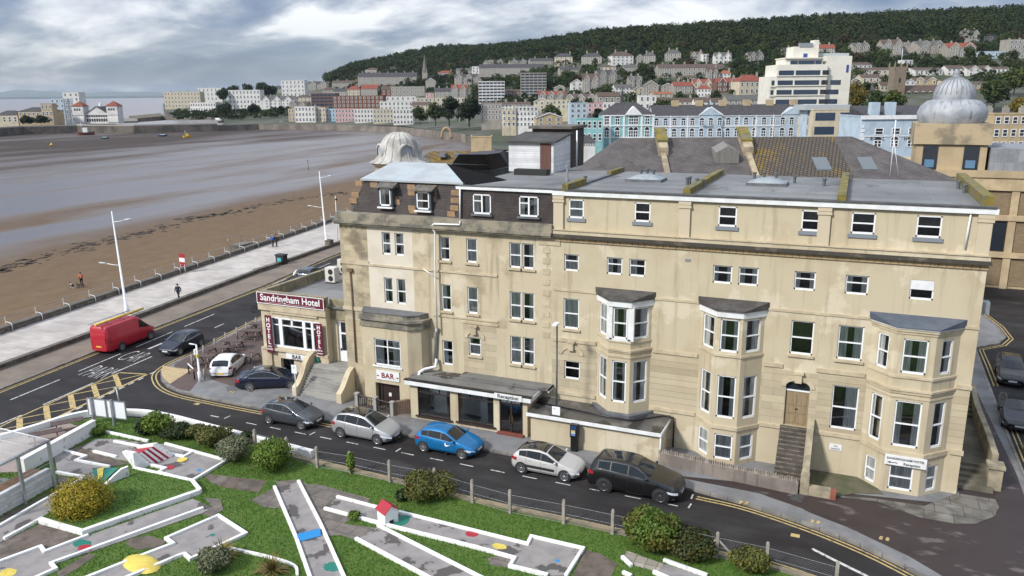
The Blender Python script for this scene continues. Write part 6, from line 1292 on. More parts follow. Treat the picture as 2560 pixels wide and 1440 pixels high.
 for p,q in zip(P[:-1],P[1:]):
  b=MB();d=q-p;b.tube([p+Vector((0,0,.95)),q+Vector((0,0,.95))],.045,4,sm=False);b.tube([p+Vector((0,0,.25)),q+Vector((0,0,.25))],.035,4,sm=False)
  for i in range(1,10):s=p+d*i/10;b.tube([s+Vector((0,0,.2)),s+Vector((0,0,.95))],.03,4,sm=False,cap=False)
  b.build('rail_panel',BROWNW,r)
 p,q=Vector(G(985,1042)),Vector((-25.5,41.95));b=MB();wallband(b,[tuple(p),tuple(q)],.22,0,1.05);tag(b.build('brick_wall',mat('brown_brick_wall',(.25,.14,.085),.85,(.19,.10,.065),2,brick=(.22,.075,(.28,.24,.2),.012,'yz',.5)),None),'short brown brick wall running back to the hotel beside the bar door','wall')
 # front garden wall with its cock-and-hen coping
 w=empty('garden_wall',(-4.5,40.4,0),'long grey rendered garden wall topped with upright rubble stones','wall');L=[(-8.6,40.85),(-4.8,40.4),(-1.2,40.1)]
 b=MB();wallband(b,L,.3,-.2,.82);b.build('wall_body',mat('grey_render',(.25,.215,.185),.9,(.17,.145,.125),.8,streak=((.09,.08,.07),.8),bump=.3),w);b=MB();n=62
 for i in range(n):
  t=i/n*2;k=int(t);p=Vector(L[k]).lerp(Vector(L[k+1]),t-k);s=random.uniform(.05,.085);hh=random.uniform(.12,.24);b.add([(p.x-s,p.y-.12,.8),(p.x+s,p.y-.12,.8),(p.x+s,p.y+.12,.8),(p.x-s,p.y+.12,.8),(p.x-s*.6,p.y-.09,.82+hh),(p.x+s*.5,p.y-.09,.8+hh),(p.x+s*.6,p.y+.09,.82+hh),(p.x-s*.6,p.y+.09,.8+hh)],[(4,5,6,7),(0,1,5,4),(1,2,6,5),(2,3,7,6),(3,0,4,7)])
 b.build('rubble_coping',mat('rubble_stones',(.24,.205,.17),.95,(.16,.14,.115),3,island=(.30,.26,.22)),w)
 b=MB();b.box(-.69,40.12,-.1,.35,40.45,.62);w2=b.build('wall_end',MATS['lichened_render'],w);b=MB();b.box(.35,40.08,-.1,.62,40.47,.6);b.build('brick_end',mat('red_brick',(.28,.09,.055),.85,(.2,.07,.045),3),w)
 # yard strip behind the wall and mossy bank
 struct(patch_('front_yard',[(-8.5,41.0),(-4.8,40.6),(-2.6,40.3),(-.7,40.2),(-.7,YF),(-8.5,YF)],.10,MATS['old_concrete']));struct(patch_('mossy_bank',[(-.7,40.5),(.6,40.5),(1.6,41.3),(2.9,41.7),(2.6,42.3),(1.7,YF),(-.7,YF)],.16,mat('mossy_earth',(.12,.105,.07),.95,(.075,.085,.04),1.5,bump=.5)))
 struct(patch_('bar_area',[(-29.6,41.0),(-25.2,41.0),(-25.2,YF),(-29.6,YF)],.13,MATS['old_concrete']))
 # outside stair up the side wall with its curved parapet
 s=empty('side_stair',(7.2,46,0),'old stone stair with mossy landing along the right side wall','stair');b=MB()
 for i in range(5):b.box(6.4,43.9+i*.42,0,8.1,58,.16+(i+1)*.15)
 for i in range(7):b.box(6.4,52.5+i*.42,.5,8.1,58,.91+(i+1)*.16)
 b.build('steps',mat('mossy_steps',(.16,.14,.105),.9,(.09,.085,.06),.8,bump=.4),s);b=MB();K=[(8.15,45.0),(8.2,48),(8.15,52),(8.3,56),(7.9,58)]
 wallband(b,K,.3,0,1.9);b.build('parapet',MATS['lichened_render'],s);b=MB();b.box(7.85,44.3,0,8.5,45.0,1.35);b.box(7.78,44.2,1.35,8.57,45.05,1.5);b.build('stair_pier',MATS['lichened_render'],s)
 # roof plant, gull, bin, beach sign, bicycle
 for i,(p,lb) in enumerate((((832,706),'white air conditioning unit nearer the front on the bar wing roof'),((862,684),'white air conditioning unit farther back on the bar wing roof'))):
  x,y=G(p[0],p[1],6.0);x -= .0;r=empty('air_conditioner',(x,y,6.0),lb,'air conditioner','roof air conditioners',rz=R(-25) if 0 else 0);b=MB();b.box(x-.45,y-.35,6.08,x+.45,y+.35,7.25);b.build('casing',mat('off_white_casing',(.62,.60,.55),.5),r,bevel=.02);
  for zz in (6.4,6.93):b=MB();b.cyl((x+.08,y-.37,zz),.22,.03,16,axis='y');b.build('fan_grille',PLASTIC,r)
  b=MB();b.box(x-.47,y-.3,6.15,x-.45,y+.3,7.18);b.build('side_vent',mat('fin_grey',(.16,.16,.16),.7),r)
  b=MB();b.box(x-.4,y-.4,6.0,x+.4,y-.3,6.08);b.build('mount',PLASTIC,r)
 x,y=G(737,690,6.75);gull((x,y,6.72))
 x,y=G(705,662);r=empty('litter_bin',(x,y,.1),'big black litter bin with a teal panel on the promenade','bin');b=MB();b.box(x-.6,y-.4,.1,x+.6,y+.4,1.2);b.build('bin_body',BLACK,r,bevel=.03);b=MB();b.box(x-.66,y-.46,1.2,x+.66,y+.46,1.36);b.build('lid',PLASTIC,r);b=MB();b.box(x-.35,y-.42,.3,x+.25,y-.40,.95);b.build('teal_panel',mat('teal_panel',(.06,.42,.45),.5),r)
 p,q=axis_top((459,684),(454,634));r=empty('beach_sign',p,'red and white beach safety sign at the steps through the sea wall','sign');b=MB();b.tube([(p.x-.3,p.y,0),(p.x-.3,p.y,1.2)],.04,6);b.tube([(p.x+.3,p.y,0),(p.x+.3,p.y,1.2)],.04,6);b.build('posts',LAMPWHITE,r);z1=q.z
 for i,mt in enumerate((RED,WHITE,RED)):b=MB();b.box(p.x-.42,p.y-.03,.9+i*(z1-.9)/3,p.x+.42,p.y+.03,.9+(i+1)*(z1-.9)/3);b.build('sign_band',mt,r)
 r=empty('beach_steps',(-76.2,83.5,0),'stone blocks and rail where steps cut through the sea wall','steps');b=MB();b.box(-77.2,82.0,-2.6,-75.4,85.0,.8);b.build('landing',STONE,r);b=MB();b.tube([(-77.6,82.2,.7),(-77.6,82.2,1.7),(-77.6,84.8,1.7),(-77.6,84.8,.7)],.04,6);b.build('rail',GALV,r)
 r=empty('viewing_block',(-81.8,121,0),'dark stone lookout block on the sea wall below the seated person','lookout');b=MB();b.box(-83.2,119.5,-3,-80.4,123.5,1.35);b.build('block',STONE,r);b=MB();b.box(-83.4,119.3,1.35,-80.2,123.7,1.5);b.build('cap',CAPST,r)
 x,y=G(646,778);bicycle((x,y,0))
 p,q=axis_top((304,1037),(291,971));r=empty('thin_pole',p,'thin grey leaning pole with a small cross head behind the notice board','pole');b=MB();b.tube([p,q],.05,8,r2=.035);b.build('pole',GALV,r);b=MB();b.tube([q+Vector((-.25,0,0)),q+Vector((.12,0,0))],.06,6);b.build('head',GALV,r)
def patch_(name,pts,z,mt):b=MB();b.prism(pts,-.1,z);return b.build(name,mt,None)
def gull(p):
 b=MB();M=Matrix.Translation(p) @ Matrix.Rotation(R(60),4,'Z');b.lathe([(0,-.22),(.03,-.2),(.09,-.06),(.10,.04),(.06,.14),(.045,.2),(.06,.25),(.05,.3),(0,.33)],(0,0,0),10,M=M @ Matrix.Translation((0,0,.24)) @ Matrix.Rotation(R(38),4,'Y'))
 b.tube([M @ Vector((.02,.03,.2)),M @ Vector((.03,.03,0))],.01,5);b.tube([M @ Vector((.02,-.03,.2)),M @ Vector((.03,-.03,0))],.01,5)
 o=b.build('gull',mat('gull_white',(.78,.78,.78),.7),None);tag(o,'white gull standing on the stained parapet of the bar wing','gull')
def bicycle(p):
 r=empty('bicycle',p,'dark bicycle standing at the road edge left of the maroon sign','bicycle',rz=R(80));b=MB()
 for x in (-.5,.5):
  k=MB();k.lathe([(.30,-.015),(.34,-.018),(.345,0),(.34,.018),(.30,.015),(.30,-.015)],n=24,M=Matrix.Translation((x,0,.345)) @ Matrix.Rotation(R(90),4,'X'));
  for i in range(8):a=i*math.pi/4;k.tube([(x,0,.345),(x+.31*math.cos(a),0,.345+.31*math.sin(a))],.006,4)
  k.build('wheel',RUBBER,r,world=False)
 for q in (((-.5,0,.345),(-.12,0,.34),(-.22,0,.85)),((-.5,0,.345),(-.2,0,.75),(.36,0,.80),(-.12,0,.34)),((.36,0,.95),(.38,0,.75),(.5,0,.345))):b.tube(q,.022,6)
 b.build('frame',BLACK,r,world=False);b=MB();b.tube([(.34,-.26,.98),(.36,0,.98),(.34,.26,.98)],.02,6);b.build('handlebar',BLACK,r,world=False);b=MB();b.box(-.34,-.07,.86,-.12,.07,.92);b.build('saddle',BLACK,r,world=False)
 # ---------------------------------------------------------------- people and dogs
def skin_mesh(chains,sub=2):
 """one continuous surface grown round a skeleton: chains of (point, radius), joined where points coincide"""
 idx={};V=[];Rd=[];E=[]
 def vid(p,r):
  k=tuple(round(c,4) for c in p)
  if k not in idx:idx[k]=len(V);V.append(p);Rd.append(r)
  return idx[k]
 for ch in chains:
  ids=[vid(p,r) for p,r in ch];E += [(a,b) for a,b in zip(ids[:-1],ids[1:]) if a != b]
 me=bpy.data.meshes.new('s');me.from_pydata(V,E,[]);o=bpy.data.objects.new('s',me);COL.objects.link(o)
 md=o.modifiers.new('skin','SKIN');md.use_smooth_shade=True
 for i,r in enumerate(Rd):
  q=r if isinstance(r,tuple) else (r,r);me.skin_vertices[0].data[i].radius=q
 me.skin_vertices[0].data[0].use_root=True
 o.modifiers.new('sub','SUBSURF').levels=sub;o.modifiers['sub'].render_levels=sub
 bpy.context.view_layer.update();dg=bpy.context.evaluated_depsgraph_get();out=bpy.data.meshes.new_from_object(o.evaluated_get(dg));bpy.data.objects.remove(o);bpy.data.meshes.remove(me);return out
def as_obj(me,name,mt,par):
 me.materials.clear();me.materials.append(mt);o=bpy.data.objects.new(name,me);COL.objects.link(o);o.parent=par;return o
SKIN=mat('skin',(.45,.27,.20),.6)
def person(pos,heading,label,jacket,trousers,hair,pose='walk',h=1.72,group=None,head_turn=0.):
 r=empty('person',pos,label,'person',group,rz=heading);k=h/1.72;V=lambda x,y,z:(x*k,y*k,z*k)
 sit=pose == 'sit';dz=-.42 if sit else 0
 pel=V(0,0,.93+dz);wa=V(.01,0,1.08+dz);chs=V(.02,0,1.28+dz);nk=V(.03,0,1.44+dz);hd0=V(.05,0,1.53+dz);hd1=V(.06,0,1.63+dz);hd2=V(.05,0,1.70+dz)
 legs=[];arms=[]
 for s in (1,-1):
  f=s*(.26 if pose == 'walk' else .04)
  hip=V(0,s*.09,.90+dz)
  if sit:kn,an,to=V(.42,s*.12,.52),V(.44,s*.12,.10),V(.58,s*.13,.04)
  else:kn,an,to=V(f*.75+.05,s*.10,.50),V(f*1.05-(.08 if f < 0 else 0),s*.10,.09+(.06 if f < 0 else 0)),V(f*1.05+.15-(.08 if f < 0 else 0),s*.11,.035)
  legs.append([(hip,.082*k),(kn,.056*k),(an,.038*k),(to,.034*k)])
  sh=V(.01,s*.19,1.39+dz);g=-f
  if pose == 'drive':el,wr_,ha=V(.10,s*.32,1.16),V(.32,s*.30,1.22),V(.40,s*.27,1.25)
  elif pose == 'lead':el,wr_,ha=V(.05,s*.25,1.12),V(.22,s*.24,.98),V(.28,s*.23,.95)
  else:el,wr_,ha=V(g*.35,s*.25,1.12+dz),V(g*.75+.08,s*.24,.90+dz),V(g*.85+.10,s*.235,.82+dz)
  arms.append([(chs,(.105*k,.14*k)),(sh,.06*k),(el,.046*k),(wr_,.03*k),(ha,(.036*k,.022*k))])
 torso=[(pel,(.11*k,.15*k)),(wa,(.10*k,.135*k)),(chs,(.105*k,.14*k)),(nk,.055*k),(hd0,.075*k),(hd1,(.095*k,.082*k)),(hd2,.06*k)]
 me=skin_mesh([torso]+[[(pel,(.11*k,.15*k))]+l for l in legs]+arms)
 # five bent fingers per hand and a face are part of the same body mesh
 b=MB()
 for a in arms:
  w_,ha=Vector(a[3][0]),Vector(a[4][0]);d=(ha-w_).normalized();sd_=d.cross(Vector((0,1,0))).normalized() if abs(d.y) < .9 else Vector((0,0,1));inn=Vector((0,-1 if ha.y > 0 else 1,0))
  for i,L in enumerate((.075,.085,.08,.06)):o=ha+sd_*(.027-.018*i)*k;b.tube([o-d*.02,o+d*L*.5*k,o+d*L*.85*k+inn*.02*k],[.009*k,.0085*k,.007*k],6)
  o=ha-d*.03*k+sd_*.03*k;b.tube([o,o+sd_*.03*k+d*.02*k,o+sd_*.035*k+d*.05*k+inn*.01*k],[.011*k,.010*k,.008*k],6)
 hc=Vector(hd1);b.lathe([(0,-.02),(.012,-.015),(.016,0),(.008,.02),(0,.03)],(hc.x+.088*k,0,hc.z-.02*k),8)
 for s in (1,-1):b.lathe([(0,-.03),(.018,-.02),(.022,0),(.018,.02),(0,.03)],(hc.x-.01,s*.086*k,hc.z-.02*k),8,M=None)
 bm=bmesh.new();bm.from_mesh(me);t=bpy.data.meshes.new('t');t.from_pydata(b.v,[],b.f);bm.from_mesh(t);bm.to_mesh(me);bm.free();bpy.data.meshes.remove(t)
 me.polygons.foreach_set('use_smooth',[True]*len(me.polygons));as_obj(me,'body',SKIN,r)
 g=1.22;up=lambda q:tuple(v*g for v in q) if isinstance(q,tuple) else q*g*1.08
 j=[[(pel,up((.112*k,.15*k))),(wa,up((.10*k,.135*k))),(chs,up((.105*k,.14*k))),((nk[0],nk[1],nk[2]-.03),.085*k)]]+[[(a[0][0],up(a[0][1]))]+[(p,up(q)) for p,q in a[1:4]] for a in arms]
 as_obj(skin_mesh(j,2),'jacket',jacket,r);as_obj(skin_mesh([[(pel,up((.105*k,.14*k)))]+[(p,up(q)) for p,q in l[:3]] for l in legs],2),'trousers',trousers,r)
 b=MB()
 for l in legs:a,t_=Vector(l[2][0]),Vector(l[3][0]);b.tube([a+Vector((-.05,0,-.03)),a+Vector((.03,0,-.03)),t_+Vector((.04,0,0))],[.045,.05,.035],8);b.cut()
 b.build_each('shoe',BLACK,r,world=False)
 b=MB();b.lathe([(.10*k,-.05*k),(.108*k,0),(.10*k,.05*k),(.06*k,.095*k),(0,.11*k)],(0,0,0),14,M=Matrix.Translation((hc.x-.015*k,0,hc.z+.015*k)) @ Matrix.Rotation(R(-18),4,'Y'));b.build('hair',hair,r,world=False);return r
def dog(pos,heading,label,coat,patch,h=.55,group=None):
 r=empty('dog',pos,label,'dog',group,rz=heading);k=h/.55;V=lambda x,y,z:(x*k,y*k,z*k)
 ch=[[(V(-.28,0,.46),.085*k),(V(-.05,0,.47),.09*k),(V(.2,0,.46),(.11*k,.10*k)),(V(.34,0,.56),.07*k),(V(.42,0,.66),.065*k),(V(.55,0,.62),.035*k)],[(V(-.28,0,.46),.085*k),(V(-.42,0,.50),.03*k),(V(-.56,0,.58),.022*k)]]
 for s in (1,-1):
  ch.append([(V(.2,0,.46),(.11*k,.10*k)),(V(.2,s*.09,.36),.045*k),(V(.19,s*.09,.18),.028*k),(V(.20,s*.09,.03),.028*k)])
  ch.append([(V(-.28,0,.46),.085*k),(V(-.24,s*.09,.34),.055*k),(V(-.36,s*.09,.18),.028*k),(V(-.32,s*.09,.03),.028*k)])
 o=as_obj(skin_mesh(ch,2),'body',coat,r);o.data.materials.append(patch)
 for f in o.data.polygons:
  c=f.center
  if c.z < .2*k or c.x > .30*k and c.z < .60*k or .05 < c.x < .16:f.material_index=1
 b=MB()
 for s in (1,-1):b.add([V(.38,s*.05,.70),V(.44,s*.06,.70),V(.38,s*.085,.62)],[(0,1,2)]);b.cut()
 b.build_each('ear',coat,r,world=False);return r
def people():
 NV=mat('navy_cloth',(.012,.018,.05),.85);BL=mat('bright_blue_cloth',(.015,.09,.36),.8);BK=mat('black_cloth',(.014,.014,.016),.9);OR=mat('orange_vest',(.75,.22,.10),.7);DK=mat('dark_hair',(.02,.015,.012),.7);FR=mat('grey_hair',(.30,.28,.26),.8);WS=mat('white_shirt',(.68,.68,.70),.8)
 D=lambda px,py:(*G(px,py),.1)
 person(D(448,752),R(-70),'person in a navy jacket walking alone on the promenade towards the camera',NV,BK,DK)
 person(D(683,619),R(98),'person in a bright blue coat walking away along the promenade',BL,BK,FR,group='couple walking on the promenade');person(D(692,619),R(98),'person in dark clothes walking beside the blue coated one',BK,BK,DK,h=1.78,group='couple walking on the promenade')
 x,y=G(205,714,BEACH_Z);person((x,y,BEACH_Z),R(160),'person in an orange vest walking dogs on the beach',OR,BK,DK,'lead')
 WHT=mat('white_fur',(.70,.68,.65),.9)
 for px,py,lb,a,c,s in ((181,721,'black and white dog at the front of the group on the beach',BK,WHT,.6),(196,719,'black dog nearest the person in the orange vest',BK,mat('brown_fur',(.10,.06,.03),.9),.5),(207,718,'small dark dog behind the orange vested person',mat('dark_brown_fur',(.035,.022,.015),.9),BK,.45)):
  x,y=G(px,py,BEACH_Z);dog((x,y,BEACH_Z),R(165),lb,a,c,s)
 person((-82,121.2,1.42),R(160),'person in a blue jacket sitting on the stone lookout block',BL,NV,DK,'sit')
 c=[o for o in COL.objects if o.get('label','').startswith('bright blue hatchback')][0];person((c.location.x+.12,c.location.y-.60,c.location.z-.42),0,'person in a white shirt leaning at the open window of the blue car',WS,BK,DK,'drive',h=1.6)
signs();furniture();people()
# ================================================================ the town behind the hotel
def at(px,py,D):  # the point on a sight line D metres out along the level view axis
 d=ray(px,py);t=D/(d.x*EF.x+d.y*EF.y);return Vector((d.x*t,d.y*t,CAMH+d.z*t)),t/FOC
def wallm(n,c,**k):return mat('wall_'+n,c,.9,tuple(v*.78 for v in c),.35,(.4,.68),6,streak=(tuple(v*.55 for v in c),.45),**k)
WM=dict(g=wallm('grey_stone',(.34,.315,.27)),c=wallm('cream',(.56,.49,.36)),w=wallm('white',(.70,.69,.66)),b=wallm('orange_brick',(.19,.08,.048)),k=wallm('brown_brick',(.17,.095,.07)),p=wallm('pink',(.60,.36,.36)),l=wallm('pale_blue',(.44,.54,.62)),s=wallm('sky_blue',(.30,.52,.66)),y=wallm('pale_yellow',(.58,.52,.35)),t=wallm('teal',(.25,.50,.50)),d=wallm('dark',(.09,.09,.09)),o=wallm('buff_stone',(.46,.36,.22)))
def roofm_(n,c):return mat('roof_'+n,c,.85,tuple(v*.65 for v in c),.9,(.4,.65),6,brick=(.5,.3,tuple(v*.5 for v in c),.03,'xy',.5))
RM=dict(s=roofm_('slate',(.075,.07,.075)),r=roofm_('red_tile',(.30,.075,.045)),n=roofm_('brown_tile',(.13,.085,.065)),f=FELT,o=roofm_('orange_tile',(.40,.13,.055)),m=roofm_('grey',(.13,.125,.12)))
UW={}
def unit_window(kind):
 if kind not in UW:
  b=MB();fr=.10
  if kind == 'band':b.box(0,-.06,0,1,.02,1,1)
  elif kind == 'dark':b.box(0,-.03,0,1,.02,1,1)
  else:
   b.box(0,-.02,0,1,.03,1,1);b.box(-.04,-.07,-.05,1.04,-.02,.07);b.box(-.04,-.07,.94,1.04,-.02,1.05);b.box(-.04,-.07,.07,fr,-.02,.94);b.box(1-fr,-.07,.07,1.04,-.02,.94);b.box(fr,-.05,.46,1-fr,-.021,.54)
   if kind == 'arch':b.box(.44,-.055,.07,.56,-.021,.94);b.lathe([(.5,-.07),(.62,-.07),(.62,.0),(.5,.0)],n=12,a1=math.pi,M=Matrix.Translation((.5,0,1.0)) @ Matrix.Rotation(R(90),4,'X'),sm=False);b.lathe([(0,.02),(.5,.02)],n=12,a1=math.pi,m=1,M=Matrix.Translation((.5,0,1.0)) @ Matrix.Rotation(R(90),4,'X'),sm=False)
  o=b.build('window',[WHITE,BGLASS if kind == 'band' else DGLASS],None,world=False);UW[kind]=o.data;bpy.data.objects.remove(o)
 return UW[kind]
def put_window(par,x,y,z,w,h,kind='std',rz=0,name='window'):
 o=bpy.data.objects.new(name,unit_window(kind));COL.objects.link(o);o.parent=par;o.location=(x,y,z);o.scale=(w,1,h);o.rotation_euler=(0,0,rz);return o
BLD=[]
def block(label,x0,x1,yt,yb,kind,wall,roof,rows=0,cols=0,D=None,ang=0.,dep=None,name='house',cat='house',group=None,chim=0,wk='std',rf=.32,fill=.5,nowin=0,base=None):
 xm=(x0+x1)/2
 if D is None:h_=hit(xm,yb);D=h_[3]
 p,s=at(xm,yb,D);w=(x1-x0)*s;H=(yb-yt)*s/math.cos(PITCH)*.99;z0=p.z
 gz=min(land(p.x,p.y),z0)-1.5 if base is None else base
 r=empty(name,(p.x,p.y,z0),label,cat,group,rz=-YAW+ang);BLD.append((x0,x1,D))
 dep=dep or max(6.,min(w*.8,14.));hw=w/2;zb=gz-z0;B=lambda nm,b,m:b.build(nm,m,r,world=False)
 he=H if kind == 'flat' else H*(1-rf);n=int(kind[-1]) if kind[-1].isdigit() else 0
 b=MB();b.box(-hw,0,zb,hw,dep,he)
 if kind == 'gable':b.add([(-hw,0,he),(hw,0,he),(0,0,H)],[(0,1,2)]);b.add([(-hw,dep,he),(hw,dep,he),(0,dep,H)],[(0,2,1)])
 if kind == 'ridge' or n:b.add([(-hw,0,he),(-hw,dep,he),(-hw,dep/2,H)],[(0,1,2)]);b.add([(hw,0,he),(hw,dep,he),(hw,dep/2,H)],[(0,2,1)])
 gw=w/max(n,1)*.62;gh=min(H-he*1.0,gw*.75)
 for i in range(n):x=-hw+w*(i+.5)/n;b.box(x-gw/2,-.7,zb,x+gw/2,.1,he);b.add([(x-gw/2,-.7,he),(x+gw/2,-.7,he),(x,-.7,he+gh)],[(0,1,2)])
 B('wall',b,WM[wall]);o=.3;b=MB()
 if kind == 'flat':b.box(-hw+.2,.2,he,hw-.2,dep-.2,he+.1);B('roof',b,RM[roof]);b=MB();b.box(-hw-.1,-.1,he,hw+.1,.18,he+.35);b.box(-hw-.1,.18,he,-hw+.18,dep,he+.35);b.box(hw-.18,.18,he,hw+.1,dep,he+.35);B('parapet',b,WM[wall])
 else:
  if kind == 'gable':b.quad((-hw-o,-o,he-.2),(0,-o,H),(0,dep+o,H),(-hw-o,dep+o,he-.2));b.quad((hw+o,-o,he-.2),(0,-o,H),(0,dep+o,H),(hw+o,dep+o,he-.2))
  elif kind == 'hip':a=min(hw*.6,dep*.5);P=[(-hw-o,-o,he),(hw+o,-o,he),(hw+o,dep+o,he),(-hw-o,dep+o,he),(-hw+a,dep/2,H),(hw-a,dep/2,H)];b.add(P,[(0,1,5,4),(1,2,5),(2,3,4,5),(3,0,4)])
  else:b.quad((-hw-o,-o,he-.15),(hw+o,-o,he-.15),(hw+o,dep/2,H),(-hw-o,dep/2,H));b.quad((-hw-o,dep+o,he-.15),(hw+o,dep+o,he-.15),(hw+o,dep/2,H),(-hw-o,dep/2,H))
  for i in range(n):
   x=-hw+w*(i+.5)/n;y1=max(.5,dep/2*min(1,gh/max(.1,H-he)))
   for sg in (-1,1):b.quad((x+sg*(gw/2+.25),-.95,he-.2),(x,-.95,he+gh+.08),(x,y1,he+gh+.08),(x+sg*(gw/2+.25),y1*.2,he-.2))
  B('roof',b,RM[roof])
  if kind == 'gable' or n:
   b=MB()
   for i in range(max(n,1)):
    x,g2,h2,yy=(-hw+w*(i+.5)/n,gw/2+.25,gh,-1.0) if n else (0,hw+o,H-he,-o-.05)
    for sg in (-1,1):b.add([(x+sg*g2,yy,he-.35),(x+sg*g2,yy,he-.05),(x,yy,he+h2+.12),(x,yy,he+h2-.25)],[(0,1,2,3)])
   B('barge_boards',b,WHITE)
 for i in range(chim):
  x=-hw+w*(i+.5)/chim if chim > 1 else hw*.7;b=MB();zc=(H if kind in ('ridge','hip') or n else he);yy=dep/2 if kind != 'flat' else dep*.6;b.box(x-.55,yy-.4,zc-1.2,x+.55,yy+.4,zc+1.3)
  for q in (-.3,0,.3):b.cyl((x+q,yy,zc+1.3),.13,.4,6)
  B('chimney',b,WM['g'] if wall != 'b' else WM['b'])
 if rows and not nowin:
  fh=he/rows;ww=min(w/cols*.6,1.5) if fill == .5 else w/cols*fill;wh=fh*.56
  for i in range(rows):
   for j in range(cols):
    x=-hw+w*(j+.5)/cols-ww/2;yy=-.0
    if n and any(abs(x+ww/2-(-hw+w*(q+.5)/n)) < gw/2 for q in range(n)):yy=-.7
    put_window(r,x,yy-.02,fh*i+fh*.26,ww,wh,wk)
 return r,w,H,dep,s
def tables():
 g=None
 for ln in HOUSES.strip().split('\n'):
  if ln.startswith('#'):g=ln[1:].strip() or None;continue
  a,label=ln.split('|');a=a.split();x0,x1,yt,yb=map(float,a[:4]);kind,wall,roof,rows,cols=a[4],a[5],a[6],int(a[7]),int(a[8]);ch=int(a[9]) if len(a) > 9 else 0;D=float(a[10]) if len(a) > 10 and a[10] != '-' else None;wk=a[11] if len(a) > 11 else 'std'
  flats='flats' in label or 'tower block' in label or 'terrace' in label
  block(label,x0,x1,yt,yb,kind,wall,roof,rows,cols,D,ang=0 if flats else random.uniform(-.18,.18),chim=ch,wk=wk,fill=.85 if wk == 'band' else .5,name='terrace' if 'terrace' in label else 'apartment_block' if 'flats' in label or 'tower block' in label else 'house',cat='terrace' if 'terrace' in label else 'apartment block' if 'flats' in label or 'tower block' in label else 'house',group=g)
